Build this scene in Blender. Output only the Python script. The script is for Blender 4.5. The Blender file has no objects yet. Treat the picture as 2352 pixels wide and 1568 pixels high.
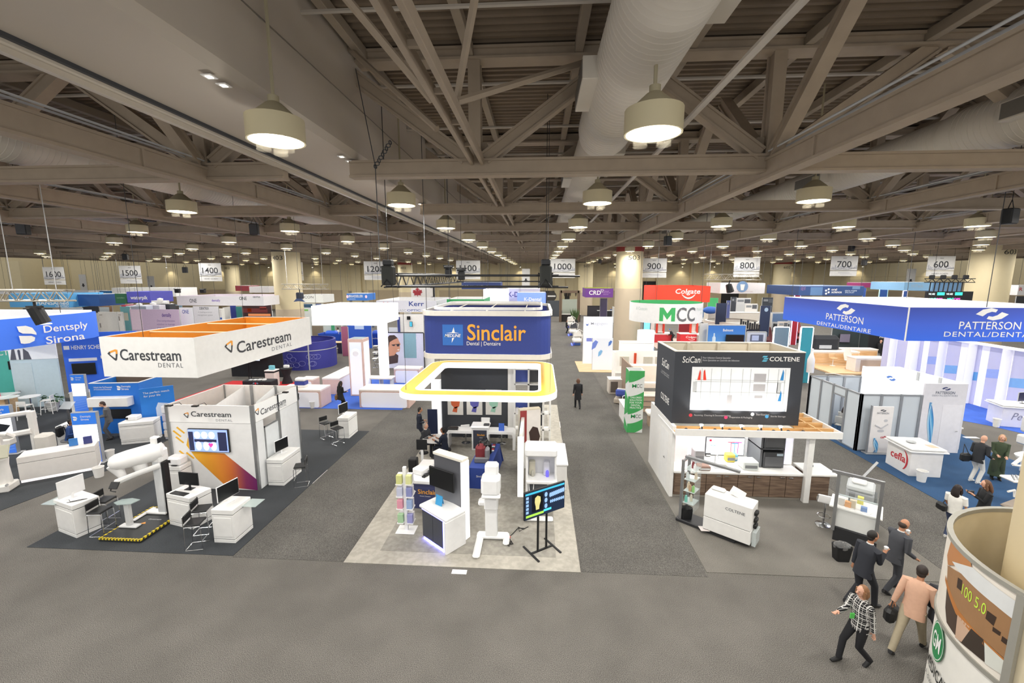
import bpy, bmesh, math, random
from mathutils import Vector, Matrix
random.seed(7)
C = bpy.context.scene.collection
R = math.radians
PI = math.pi

# ---------------- camera, world, exposure ----------------
F = 985.0; CZ = 7.4
PITCH = math.atan(150 / F); YAW = math.atan(62 * math.cos(PITCH) / F)
cam_data = bpy.data.cameras.new('camera'); cam = bpy.data.objects.new('camera', cam_data); C.objects.link(cam)
cam_data.sensor_width = 36.0; cam_data.lens = F / 2352 * 36.0; cam_data.clip_start = 0.05; cam_data.clip_end = 400
cam.location = (0, 0, CZ); cam.rotation_euler = (PI / 2 - PITCH, 0, YAW)
sc = bpy.context.scene; sc.camera = cam
sc.view_settings.view_transform = 'Standard'; sc.view_settings.look = 'None'
sc.view_settings.gamma = 1.0; sc.view_settings.use_curve_mapping = False
sc.view_settings.exposure = 0.0
LAMP_W = 235.0; AMBIENT = 0.78
sc.cycles.max_bounces = 4; sc.cycles.diffuse_bounces = 3; sc.cycles.adaptive_threshold = .03; sc.cycles.glossy_bounces = 2; sc.cycles.transmission_bounces = 4
sc.cycles.transparent_max_bounces = 6; sc.cycles.caustics_reflective = False; sc.cycles.caustics_refractive = False
sc.cycles.sample_clamp_indirect = 4.0
wd = bpy.data.worlds.new('hall_air'); sc.world = wd; wd.use_nodes = True
bg = wd.node_tree.nodes['Background']; bg.inputs[0].default_value = (1.0, .98, .95, 1); bg.inputs[1].default_value = AMBIENT

# ---------------- survey: a point seen at pixel (u, v) on a level, frontal or sideways plane ----------------
_fw = Vector((-math.sin(YAW) * math.cos(PITCH), math.cos(YAW) * math.cos(PITCH), -math.sin(PITCH)))
_rt = Vector((math.cos(YAW), math.sin(YAW), 0)); _up = _rt.cross(_fw)
def _ray(u, v): return _fw + _rt * ((u - 1176) / F) + _up * ((784 - v) / F)
def G(u, v, z=0.0):
    d = _ray(u, v); return Vector((0, 0, CZ)) + d * ((z - CZ) / d.z)
def pix(p):
    q = Vector(p) - Vector((0, 0, CZ)); f = q.dot(_fw); return (1176 + F * q.dot(_rt) / f, 784 - F * q.dot(_up) / f) if f > .1 else (-9999, -9999)
def GY(u, v, y):
    d = _ray(u, v); return Vector((0, 0, CZ)) + d * (y / d.y)
def GX(u, v, x):
    d = _ray(u, v); return Vector((0, 0, CZ)) + d * (x / d.x)

# ---------------- materials ----------------
def lin(c):
    if isinstance(c, str): c = tuple(int(c[i:i + 2], 16) / 255 for i in (0, 2, 4))
    return tuple((x / 12.92 if x <= .04045 else ((x + .055) / 1.055) ** 2.4) for x in c)
_mats = {}
def M(col, rough=.5, metal=0.0, emit=0.0, var=.06, scale=6.0, bump=0.0, name=None, alpha=1.0):
    key = (col, rough, metal, emit, var, scale, bump, alpha)
    if key in _mats: return _mats[key]
    m = bpy.data.materials.new(name or 'mat_' + str(col)); m.use_nodes = True; m.diffuse_color = (*lin(col), 1)
    nt = m.node_tree; b = nt.nodes['Principled BSDF']; l = lin(col)
    b.inputs['Roughness'].default_value = rough; b.inputs['Metallic'].default_value = metal
    tc = nt.nodes.new('ShaderNodeTexCoord'); nz = nt.nodes.new('ShaderNodeTexNoise'); nz.inputs['Scale'].default_value = scale; nz.inputs['Detail'].default_value = 3
    nt.links.new(tc.outputs['Object'], nz.inputs['Vector'])
    mx = nt.nodes.new('ShaderNodeMix'); mx.data_type = 'RGBA'
    mx.inputs[6].default_value = (*[x * (1 - var) for x in l], 1); mx.inputs[7].default_value = (*[min(1, x * (1 + var)) for x in l], 1)
    nt.links.new(nz.outputs['Fac'], mx.inputs[0]); nt.links.new(mx.outputs[2], b.inputs['Base Color'])
    if emit:
        nt.links.new(mx.outputs[2], b.inputs['Emission Color']); b.inputs['Emission Strength'].default_value = emit
    if bump:
        bp = nt.nodes.new('ShaderNodeBump'); bp.inputs['Strength'].default_value = bump; bp.inputs['Distance'].default_value = .01
        nt.links.new(nz.outputs['Fac'], bp.inputs['Height']); nt.links.new(bp.outputs['Normal'], b.inputs['Normal'])
    if alpha < 1: b.inputs['Alpha'].default_value = alpha
    _mats[key] = m; return m
def carpet(a, b_, name, fine=160.0, patch=.5):
    """speckled loop pile: fine noise between two yarn colours with soft patches of wear"""
    m = bpy.data.materials.new(name); m.use_nodes = True; nt = m.node_tree; b = nt.nodes['Principled BSDF']; b.inputs['Roughness'].default_value = .95
    tc = nt.nodes.new('ShaderNodeTexCoord')
    n1 = nt.nodes.new('ShaderNodeTexNoise'); n1.inputs['Scale'].default_value = fine / 1.8; n1.inputs['Detail'].default_value = 4
    n2 = nt.nodes.new('ShaderNodeTexNoise'); n2.inputs['Scale'].default_value = .9; n2.inputs['Detail'].default_value = 5
    for n in (n1, n2): nt.links.new(tc.outputs['Object'], n.inputs['Vector'])
    rp = nt.nodes.new('ShaderNodeValToRGB'); rp.color_ramp.elements[0].position = .42; rp.color_ramp.elements[1].position = .60
    rp.color_ramp.elements[0].color = (*lin(a), 1); rp.color_ramp.elements[1].color = (*lin(b_), 1); nt.links.new(n1.outputs['Fac'], rp.inputs[0])
    mr = nt.nodes.new('ShaderNodeMapRange'); mr.inputs[1].default_value = .3; mr.inputs[2].default_value = .7; mr.inputs[3].default_value = 1 - patch * .3; mr.inputs[4].default_value = 1 + patch * .2
    nt.links.new(n2.outputs['Fac'], mr.inputs[0])
    mu = nt.nodes.new('ShaderNodeMix'); mu.data_type = 'RGBA'; mu.blend_type = 'MULTIPLY'; mu.inputs[0].default_value = 1
    nt.links.new(rp.outputs[0], mu.inputs[6]); nt.links.new(mr.outputs[0], mu.inputs[7]); nt.links.new(mu.outputs[2], b.inputs['Base Color'])
    return m
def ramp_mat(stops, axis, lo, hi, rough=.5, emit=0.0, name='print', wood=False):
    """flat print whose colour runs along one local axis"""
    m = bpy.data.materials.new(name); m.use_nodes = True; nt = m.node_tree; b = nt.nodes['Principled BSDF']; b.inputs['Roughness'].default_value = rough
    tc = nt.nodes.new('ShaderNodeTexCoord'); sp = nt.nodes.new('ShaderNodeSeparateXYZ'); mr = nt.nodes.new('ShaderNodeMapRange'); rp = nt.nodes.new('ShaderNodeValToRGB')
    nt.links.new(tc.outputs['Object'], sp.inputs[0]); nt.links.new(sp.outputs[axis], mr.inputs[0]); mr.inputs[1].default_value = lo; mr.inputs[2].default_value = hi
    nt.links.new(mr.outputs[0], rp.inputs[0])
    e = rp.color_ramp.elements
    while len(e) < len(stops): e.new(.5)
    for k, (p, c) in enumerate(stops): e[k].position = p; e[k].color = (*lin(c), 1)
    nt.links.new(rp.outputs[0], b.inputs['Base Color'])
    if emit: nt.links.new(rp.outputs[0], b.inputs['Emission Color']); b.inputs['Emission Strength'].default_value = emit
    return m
def wood(a, b_, name, scale=1.0, axis=0):
    m = bpy.data.materials.new(name); m.use_nodes = True; nt = m.node_tree; b = nt.nodes['Principled BSDF']; b.inputs['Roughness'].default_value = .5
    tc = nt.nodes.new('ShaderNodeTexCoord'); mp = nt.nodes.new('ShaderNodeMapping'); s = [14 * scale] * 3; s[axis] = 1.2 * scale; mp.inputs['Scale'].default_value = s
    nz = nt.nodes.new('ShaderNodeTexNoise'); nz.inputs['Scale'].default_value = 2; nz.inputs['Detail'].default_value = 5
    rp = nt.nodes.new('ShaderNodeValToRGB'); rp.color_ramp.elements[0].position = .35; rp.color_ramp.elements[1].position = .65
    rp.color_ramp.elements[0].color = (*lin(a), 1); rp.color_ramp.elements[1].color = (*lin(b_), 1)
    nt.links.new(tc.outputs['Object'], mp.inputs[0]); nt.links.new(mp.outputs[0], nz.inputs['Vector']); nt.links.new(nz.outputs['Fac'], rp.inputs[0]); nt.links.new(rp.outputs[0], b.inputs['Base Color'])
    return m
def glassy(col, alpha, rough=.1, name='clear'):
    m = M(col, rough, 0, 0, .03, alpha=alpha, name=name); return m
WHITE = M('F2F1EE', .45); WHITEG = M('F6F6F6', .22, name='white_gloss'); OFFW = M('E4E0D8', .5); BLACK = M('17181A', .5); DGREY = M('3A3C40', .5); GREY = M('8C8D8E', .5)
LGREY = M('BFC0C0', .5); CHROME = M('C9CBCE', .18, 1.0, name='chrome'); ALU = M('A9ABAD', .38, .8, name='aluminium'); SCREEN = M('141619', .25, name='dark_screen')
RED = M('C8202B', .5); NAVY = M('26357E', .55); BLUE = M('2A63D6', .5); STEELB = M('A39482', .8, 0, 0, .12, 3, .3, name='fireproofed_steel')

# ---------------- geometry ----------------
class B:
    def __init__(s): s.v = []; s.f = []
    def add(s, vs, fs):
        n = len(s.v); s.v += [tuple(p) for p in vs]; s.f += [tuple(i + n for i in f) for f in fs]; return s
    def box(s, x0, x1, y0, y1, z0, z1, c=0.0):
        if x0 > x1: x0, x1 = x1, x0
        if y0 > y1: y0, y1 = y1, y0
        if z0 > z1: z0, z1 = z1, z0
        c = min(c, (x1 - x0) * .45, (y1 - y0) * .45, (z1 - z0) * .45)
        if c <= 0:
            vs = [(x, y, z) for z in (z0, z1) for y in (y0, y1) for x in (x0, x1)]
            return s.add(vs, [(0, 2, 3, 1), (4, 5, 7, 6), (0, 1, 5, 4), (2, 6, 7, 3), (0, 4, 6, 2), (1, 3, 7, 5)])
        vs = []; lo = (x0, y0, z0); hi = (x1, y1, z1); idx = {}
        for i in range(8):
            k = [(i >> a) & 1 for a in range(3)]
            for a in range(3):
                p = [(hi[b] - c if k[b] else lo[b] + c) for b in range(3)]; p[a] = hi[a] if k[a] else lo[a]
                idx[(i, a)] = len(vs); vs.append(tuple(p))
        fs = []
        for a in range(3):
            b, d = (a + 1) % 3, (a + 2) % 3
            for sd in (0, 1):
                ring = [(0, 0), (1, 0), (1, 1), (0, 1)]
                f = [idx[((sd << a) | (p << b) | (q << d), a)] for p, q in ring]
                fs.append(tuple(f if sd else f[::-1]))
            for p in (0, 1):
                for q in (0, 1):
                    i0 = (p << b) | (q << d); i1 = i0 | (1 << a)
                    f = [idx[(i0, b)], idx[(i1, b)], idx[(i1, d)], idx[(i0, d)]]
                    fs.append(tuple(f if p != q else f[::-1]))
        for i in range(8):
            f = [idx[(i, 0)], idx[(i, 1)], idx[(i, 2)]]
            fs.append(tuple(f if bin(i).count('1') % 2 else f[::-1]))
        return s.add(vs, fs)
    def prism(s, poly, z0, z1):
        n = len(poly); a = sum(poly[i][0] * poly[(i + 1) % n][1] - poly[(i + 1) % n][0] * poly[i][1] for i in range(n))
        if a < 0: poly = poly[::-1]
        vs = [(p[0], p[1], z0) for p in poly] + [(p[0], p[1], z1) for p in poly]
        return s.add(vs, [tuple(range(n - 1, -1, -1)), tuple(range(n, 2 * n))] + [(i, (i + 1) % n, n + (i + 1) % n, n + i) for i in range(n)])
    def plate(s, poly, o, u, v, t):
        """polygon in the (u, v) plane at o, extruded by t along u x v"""
        o, u, v = Vector(o), Vector(u), Vector(v); n_ = u.cross(v).normalized() * t; n = len(poly)
        a = sum(poly[i][0] * poly[(i + 1) % n][1] - poly[(i + 1) % n][0] * poly[i][1] for i in range(n))
        if a < 0: poly = poly[::-1]
        q = [o + u * p[0] + v * p[1] for p in poly]
        return s.add(q + [p + n_ for p in q], [tuple(range(n - 1, -1, -1)), tuple(range(n, 2 * n))] + [(i, (i + 1) % n, n + (i + 1) % n, n + i) for i in range(n)])
    def ring(s, poly, z0, z1, t):
        """hollow wall following a closed plan polygon (ccw), t thick inward"""
        n = len(poly); P = [Vector((p[0], p[1], 0)) for p in poly]; inn = []
        for i in range(n):
            d1 = (P[i] - P[i - 1]).normalized(); d2 = (P[(i + 1) % n] - P[i]).normalized()
            n1 = Vector((-d1.y, d1.x, 0)); n2 = Vector((-d2.y, d2.x, 0)); b = (n1 + n2).normalized(); inn.append(P[i] + b * t / max(.3, b.dot(n1)))
        vs = [(p.x, p.y, z) for z in (z0, z1) for p in P] + [(p.x, p.y, z) for z in (z0, z1) for p in inn]
        fs = []
        for i in range(n):
            j = (i + 1) % n
            fs += [(i, j, n + j, n + i), (2 * n + j, 2 * n + i, 3 * n + i, 3 * n + j), (n + i, n + j, 3 * n + j, 3 * n + i), (j, i, 2 * n + i, 2 * n + j)]
        return s.add(vs, fs)
    def lathe(s, prof, n=20, c=(0, 0, 0), sx=1, sy=1, cap=True):
        vs = []; fs = []; m = len(prof)
        for i in range(n):
            a = 2 * PI * i / n
            vs += [(c[0] + r * math.cos(a) * sx, c[1] + r * math.sin(a) * sy, c[2] + z) for r, z in prof]
        for i in range(n):
            j = (i + 1) % n
            for k in range(m - 1): fs.append((i * m + k, j * m + k, j * m + k + 1, i * m + k + 1))
        if cap and prof[0][0] > 1e-6: fs.append(tuple(i * m for i in range(n - 1, -1, -1)))
        if cap and prof[-1][0] > 1e-6: fs.append(tuple(i * m + m - 1 for i in range(n)))
        return s.add(vs, fs)
    def tube(s, pts, r, n=6, sq=1.0, cap=True, ref=None):
        """swept round bar through pts; r a number or one per point; sq squeezes the second axis"""
        P = [Vector(p) for p in pts]; rs = r if isinstance(r, (list, tuple)) else [r] * len(P); vs = []; fs = []; prev = None
        for i, p in enumerate(P):
            t = (P[min(i + 1, len(P) - 1)] - P[max(i - 1, 0)])
            if t.length < 1e-9: t = Vector((0, 0, 1))
            t.normalize()
            a = prev if prev is not None else (Vector(ref) if ref else (Vector((1, 0, 0)) if abs(t.x) < .8 else Vector((0, 1, 0))))
            a = (a - t * a.dot(t))
            if a.length < 1e-6: a = t.orthogonal()
            a.normalize(); prev = a; b = t.cross(a)
            rr = rs[i]; ra, rb = rr if isinstance(rr, (tuple, list)) else (rr, rr * sq)
            for k in range(n):
                w = 2 * PI * (k + .5) / n; vs.append(p + a * (math.cos(w) * ra) + b * (math.sin(w) * rb))
        for i in range(len(P) - 1):
            for k in range(n):
                l = (k + 1) % n; fs.append((i * n + k, i * n + l, (i + 1) * n + l, (i + 1) * n + k))
        if cap: fs += [tuple(range(n - 1, -1, -1)), tuple(range((len(P) - 1) * n, len(P) * n))]
        return s.add(vs, fs)
    def ball(s, c, rx, ry=None, rz=None, n=10, m=6):
        ry = ry or rx; rz = rz or rx
        return s.lathe([(math.sin(PI * k / m) * 1.0, -math.cos(PI * k / m)) for k in range(m + 1)], n)._sc(c, rx, ry, rz, n * (m + 1))
    def _sc(s, c, rx, ry, rz, k):
        for i in range(len(s.v) - k, len(s.v)):
            x, y, z = s.v[i]; s.v[i] = (c[0] + x * rx, c[1] + y * ry, c[2] + z * rz)
        return s
    def xf(s, mx, start=0):
        for i in range(start, len(s.v)): s.v[i] = tuple(mx @ Vector(s.v[i]))
        return s
    def o(s, name, mat, parent=None, world=False, smooth=False, kind=None, label=None):
        me = bpy.data.meshes.new(name)
        vs = s.v
        if world and parent is not None:
            mi = MW[parent.name].inverted(); vs = [tuple(mi @ Vector(p)) for p in vs]
        me.from_pydata(vs, [], s.f); me.materials.append(mat)
        if smooth:
            me.polygons.foreach_set('use_smooth', [True] * len(me.polygons)); me.set_sharp_from_angle(angle=R(40))
        me.update()
        ob = bpy.data.objects.new(name, me); C.objects.link(ob)
        if parent is not None: ob.parent = parent
        MW[ob.name] = MW.get(parent.name, Matrix()) if parent is not None else Matrix()
        if kind: ob['kind'] = kind
        if label: ob['label'] = label
        return ob
MW = {}
def T(name, label, cat, x=0, y=0, z=0, rz=0, group=None):
    e = bpy.data.objects.new(name, None); C.objects.link(e); e.empty_display_size = .1
    e.location = (x, y, z); e.rotation_euler = (0, 0, rz); e['label'] = label; e['category'] = cat; e['kind'] = 'thing'
    if group: e['group'] = group
    MW[e.name] = Matrix.Translation((x, y, z)) @ Matrix.Rotation(rz, 4, 'Z'); return e
def tag(o, label, cat, group=None):
    o['label'] = label; o['category'] = cat; o['kind'] = 'thing'
    if group: o['group'] = group
    return o
def struct(o): o['kind'] = 'structure'; return o
def bx(p, name, mat, x0, x1, y0, y1, z0, z1, c=.008, world=False, **k): return B().box(x0, x1, y0, y1, z0, z1, c).o(name, mat, p, world, **k)
def kids(o): return [c for c in bpy.data.objects if c.parent == o]
_kc = {}
def dup(root, x, y, z=0, rz=0, label=None, group=None):
    """a copy of a thing with copies of its parts and sub-parts"""
    if root.name not in _kc: _kc[root.name] = [(c, kids(c)) for c in kids(root)]
    r = root.copy(); C.objects.link(r); r.location = (x, y, z); r.rotation_euler = (0, 0, rz)
    MW[r.name] = Matrix.Translation((x, y, z)) @ Matrix.Rotation(rz, 4, 'Z')
    if label: r['label'] = label
    if group: r['group'] = group
    for c, gs in _kc[root.name]:
        d = c.copy(); C.objects.link(d); d.parent = r
        for g in gs: h = g.copy(); C.objects.link(h); h.parent = d
    return r
WS = bpy.data.scenes.new('workshop')
def bake(ob):
    """the finished mesh of an object, worked out in a small side scene"""
    WS.collection.objects.link(ob)
    with bpy.context.temp_override(scene=WS, view_layer=WS.view_layers[0]): dg = bpy.context.evaluated_depsgraph_get()
    me = bpy.data.meshes.new_from_object(ob.evaluated_get(dg)); WS.collection.objects.unlink(ob); return me
_tc = {}
def text_mesh(s, bold=0.0, shear=0.0, spacing=1.0):
    key = (s, bold, shear, spacing)
    if key not in _tc:
        cu = bpy.data.curves.new('lettering', 'FONT'); cu.body = s; cu.size = 1; cu.offset = bold; cu.shear = shear; cu.resolution_u = 3; cu.space_character = spacing
        to = bpy.data.objects.new('lettering_tmp', cu); me = bake(to)
        vs = [v.co.copy() for v in me.vertices]; fs = [tuple(p.vertices) for p in me.polygons]
        bpy.data.objects.remove(to); bpy.data.curves.remove(cu); bpy.data.meshes.remove(me)
        x0 = min(v.x for v in vs); x1 = max(v.x for v in vs); y0 = min(v.y for v in vs); y1 = max(v.y for v in vs)
        _tc[key] = ([((v.x - (x0 + x1) / 2) / max(1e-6, x1 - x0), (v.y - (y0 + y1) / 2) / max(1e-6, y1 - y0)) for v in vs], fs, (x1 - x0) / max(1e-6, y1 - y0))
    return _tc[key]
def text(s, mat, parent, o, u=(1, 0, 0), v=(0, 0, 1), w=None, h=None, bold=0.0, shear=0.0, off=.006, spacing=1.0, name='lettering', wrap=None):
    bold = min(bold, .016)
    """lettering centred at o (world), reading along u, up along v, filling w x h; it stands off the surface by off"""
    ps, fs, asp = text_mesh(s, bold, shear, spacing)
    if w is None: w = h * asp
    if h is None: h = w / asp
    o, u, v = Vector(o), Vector(u).normalized(), Vector(v).normalized(); n = u.cross(v)
    if wrap: pts = [wrap(p[0] * w, p[1] * h) for p in ps]
    else: pts = [o + u * (p[0] * w) + v * (p[1] * h) + n * off for p in ps]
    return B().add(pts, fs).o(name, mat, parent, True)
def quad(px, plane, val):
    f = {'z': G, 'y': GY, 'x': GX}[plane]; return [f(u, v, val) for u, v in px]
def textY(s, mat, parent, u0, v0, u1, v1, y, **k):
    a, b = GY(u0, v0, y), GY(u1, v1, y); return text(s, mat, parent, ((a.x + b.x) / 2, y, (a.z + b.z) / 2), w=abs(b.x - a.x), h=abs(a.z - b.z), **k)
def rings(n, rx, ry, cx=0, cy=0): return [(cx + rx * math.cos(2 * PI * i / n), cy + ry * math.sin(2 * PI * i / n)) for i in range(n)]
def rrect(x0, x1, y0, y1, r, n=5):
    p = []
    for cx, cy, a0 in ((x1 - r, y1 - r, 0), (x0 + r, y1 - r, 90), (x0 + r, y0 + r, 180), (x1 - r, y0 + r, 270)):
        p += [(cx + r * math.cos(R(a0 + 90 * k / n)), cy + r * math.sin(R(a0 + 90 * k / n))) for k in range(n + 1)]
    return p
# ================= the hall =================
CREAM = M('D9CBA6', .7, 0, 0, .04, 2); TAN = M('B9A88C', .7, 0, 0, .05, 2); DUCTW = M('CFC8BC', .65, 0, 0, .05, 2, .15, name='duct_skin')
fl = B().box(-130, 130, -6, 95, -.2, 0).o('floor', carpet('474440', '827E78', 'aisle_carpet')); struct(fl)
# roof deck: trapezoid ribs running across the hall
d = B(); y = 2.0; prof = []
while y < 95: prof += [(y, 13.12), (y + .10, 13.12), (y + .14, 13.03), (y + .24, 13.03)]; y += .28
vs = []; fs = []
for py, pz in prof: vs += [(-75, py, pz), (75, py, pz)]
for i in range(len(prof) - 1): fs.append((2 * i, 2 * i + 2, 2 * i + 3, 2 * i + 1))
d.add(vs, fs); ceil = d.o('ceiling', M('7C6D5C', .85, 0, 0, .1, 2, name='roof_deck')); struct(ceil)
# far wall with pilasters, panels, lower band
def wall(name, mk, mats):
    pass
wb = B().box(-130, 130, 94.3, 95, 0, 13.0).o('wall_back', CREAM); struct(wb)
lb = B()
for x0, x1 in ((-128, -44), (-38, -27), (-22, 3), (13.2, 24), (29, 44), (46, 128)): lb.box(x0, x1, 94.24, 94.3, 0, 4.3)
o = lb.o('trim_1', TAN, wb); 
pn = B().box(-.06, 1.3, 0, .03, 0, 3.15).o('panel', CREAM, wb)
bpy.data.objects.remove(pn)
pme = B().box(0, 4.5, 0, .05, 0, 2.8, .02); first = None
for ix in range(-12, 22):
    for iz in range(2):
        if first is None: first = pme.o('panel', CREAM, wb); ob = first
        else: ob = first.copy(); C.objects.link(ob)
        ob.location = (ix * 4.6 - 20, 94.25, 4.38 + iz * 2.86)
for x in (-66, -57, -40.5, -24, -9.5, 4.5, 10, 21, 26, 33, 47, 58):
    B().box(x - 1.1, x + 1.1, 93.7, 94.3, 0, 10.6).o('pilaster', CREAM, wb)
for k, (x, w, z, mm) in enumerate(((-40.8, 3.2, 4.0, '8D8C86'), (23.5, 5.0, 6.3, '1B1A19'), (40.5, 3.6, 6.2, '1D1D1C'), (2.9, 7.5, 4.2, '2B2A29'), (-75, 4, 3.6, 'B39E74'))):
    dr = T('door_%d' % (k + 1), '', 'door', x, 94.2, 0); del dr['label']; del dr['category']; dr['kind'] = 'structure'
    B().box(-w / 2, w / 2, -.05, .02, 0, z, .02).o('door_leaf', M(mm, .7), dr); B().box(-w / 2 - .15, w / 2 + .15, -.02, .04, z, z + .15).box(-w / 2 - .15, -w / 2, -.02, .04, 0, z).box(w / 2, w / 2 + .15, -.02, .04, 0, z).o('door_frame', TAN, dr)
for nm, x in (('wall_left', -112), ('wall_right', 112)): struct(B().box(x - .3, x + .3, 20, 95, 0, 13).o(nm, CREAM))
for x, y in ((-96, 70), (-86, 80)): struct(B().box(x - 6, x + 6, y, y + .5, 0, 10).o('wall_side', CREAM))
# ---- trusses across the hall ----
ND = [-1.65 + 7.3 * k for k in range(-9, 10)]
def ibeam(b, p0, p1, h=.42, w=.34, t=.06):
    """wide flange beam between two points, web vertical"""
    p0, p1 = Vector(p0), Vector(p1); d_ = (p1 - p0).normalized(); sd = d_.cross(Vector((0, 0, 1)))
    if sd.length < .1: sd = Vector((1, 0, 0))
    sd.normalize(); up = sd.cross(d_)
    for (a0, a1, c0, c1) in ((-w / 2, w / 2, -h / 2, -h / 2 + t), (-w / 2, w / 2, h / 2 - t, h / 2), (-w * .36, w * .36, -h / 2 + t, h / 2 - t)):
        q = [p + sd * a + up * c for p in (p0, p1) for a, c in ((a0, c0), (a1, c0), (a1, c1), (a0, c1))]
        b.add(q, [(0, 1, 2, 3), (7, 6, 5, 4), (0, 4, 5, 1), (1, 5, 6, 2), (2, 6, 7, 3), (3, 7, 4, 0)])
    return b
TY = [11.55 + 6.75 * k for k in range(0, 12)]
tr = T('roof_truss', 'fireproofed steel roof truss spanning the hall, nearest to the camera', 'truss', 0, TY[0], 9.95, 0, 'roof trusses across the hall')
ibeam(B(), (-4.95, 0, .2), (70, 0, .2)).o('bottom_chord', STEELB, tr); ibeam(B(), (-70, 0, .2), (-6.75, 0, .2)).o('bottom_chord', STEELB, tr)
ibeam(B(), (-70, 0, 2.85), (70, 0, 2.85), .3, .5).o('top_chord', STEELB, tr)
for x in ND:
    if not -7 < x < -4.4: ibeam(B(), (x, 0, .4), (x, 0, 2.7), .36, .3).o('post', STEELB, tr)
    for sgn in (-1, 1):
        xx = x + sgn * 3.5
        b = ibeam(B(), (x + sgn * .25, 0, .42), (xx, 0, 2.75), .34, .3)
        b.o('diagonal', STEELB, tr)
    B().plate([(-.5, .35), (.5, .35), (.28, .85), (-.28, .85)], (x, .12, 0), (1, 0, 0), (0, 0, 1), .05).o('gusset', STEELB, tr)
ORD = ['nearest', 'second', 'third', 'fourth', 'fifth', 'sixth', 'seventh', 'eighth', 'ninth', 'tenth', 'eleventh', 'twelfth', 'thirteenth', 'fourteenth', 'fifteenth', 'sixteenth', 'seventeenth', 'eighteenth']
for k in range(1, len(TY)): dup(tr, 0, TY[k], 9.95, 0, 'fireproofed steel roof truss across the hall, %s from the camera' % ORD[k])
# ---- girders along the hall ----
GXS = [x for x in ND if abs(x + 1.65) > .1]
gd = T('roof_girder', 'deep steel girder running away along the hall with thin conduits on top', 'girder', GXS[10], 0, 9.75, 0, 'roof girders along the hall')
ibeam(B(), (0, 4.5, .25), (0, 92, .25), .5, .32).o('bottom_chord', STEELB, gd)
for s_ in (-.1, .1): B().tube([(s_, 4.5, .56 + abs(s_)), (s_, 92, .56 + abs(s_))], .025, 5).o('conduit', LGREY, gd)
for k in range(12):
    yy = TY[0] + 6.75 * k
    for sg in (-1, 1): ibeam(B(), (0, yy + sg * .3, .6), (0, yy + sg * 3.0, 2.95), .28, .3).o('diagonal', STEELB, gd)
for k in range(0, 22): B().box(-.15, .15, 5.6 + 3.9 * k, 5.66 + 3.9 * k, .02, .48).o('stiffener', STEELB, gd)
names = {}
gl = [g for g in GXS if g != GXS[10]]
right = [g for g in GXS if g > 0]; left = [g for g in GXS if g < 0][::-1]
for g in gl:
    side = ('right', right.index(g)) if g > 0 else ('left', left.index(g))
    dup(gd, g, 0, 9.75, 0, 'steel girder along the hall, %s one %s of the central cable ladder' % (ORD[side[1]].replace('nearest', 'first'), side[0]))
gd['label'] = 'steel girder along the hall, %s one right of the central cable ladder' % ORD[right.index(GXS[10])].replace('nearest', 'first')
# central ladder
cl = T('cable_ladder', 'long twin-rail cable ladder running down the middle of the roof', 'cable ladder', -1.6, 0, 10.2)
for s_ in (-.13, .13): B().box(s_ - .045, s_ + .045, 2.5, 90, 0, .22, .01).o('rail', STEELB, cl)
rg = None
for k in range(60):
    if rg is None: rg = B().box(-.13, .13, 0, .07, .06, .14).o('rung', STEELB, cl); q = rg
    else: q = rg.copy(); C.objects.link(q)
    q.location.y = 3 + 1.4 * k
# roof joists along the hall, sprinkler pipes across
jm = None
for k in range(-14, 15):
    x = -1.75 + 2.66 * k
    if jm is None: jm = B().box(-.1, .1, 2, 92, 0, .25, .01).o('roof_joist', M('9C8F7E', .85, name='joist_paint')); q = jm
    else: q = jm.copy(); C.objects.link(q)
    q.location = (x, 0, 12.72); tag(q, 'steel roof joist along the hall under the ribbed deck', 'joist', 'roof joists')
jp = None
for k in range(24):
    if jp is None: jp = B().tube([(-66, 0, 0), (66, 0, 0)], .045, 6).o('sprinkler_pipe', M('B5ADA2', .5, name='pipe_paint'), None, smooth=True); q = jp
    else: q = jp.copy(); C.objects.link(q)
    q.location = (0, 8.9 + 3.35 * k, 12.45); tag(q, 'thin pale sprinkler pipe across the hall below the deck', 'pipe', 'sprinkler pipes')
tag(B().tube([(3.2, 4, 10.75), (3.2, 90, 10.75)], .07, 8).o('sprinkler_main', M('B5ADA2', .5), None, smooth=True), 'pale sprinkler main running away right of the big round duct', 'pipe')
# slanting cross braces in the nearest bays
for k, (a, b2) in enumerate((((-1.5, 8.2, 10.5), (1.9, 11.3, 12.7)), ((-1.6, 8.6, 10.6), (-.2, 5.2, 12.9)), ((-2.0, 8.4, 10.6), (-4.2, 6.0, 12.9)), ((-2.2, 9.6, 10.5), (-4.6, 11.0, 12.8)))):
    tag(B().tube([a, b2], .07, 6).o('sway_brace', STEELB), ['thin steel sway brace rising to the right of the cable ladder', 'thin steel sway brace rising steeply over the cable ladder', 'thin steel sway brace rising left above the cable ladder', 'thin steel sway brace from the ladder towards the pale soffit'][k], 'brace')
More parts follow.
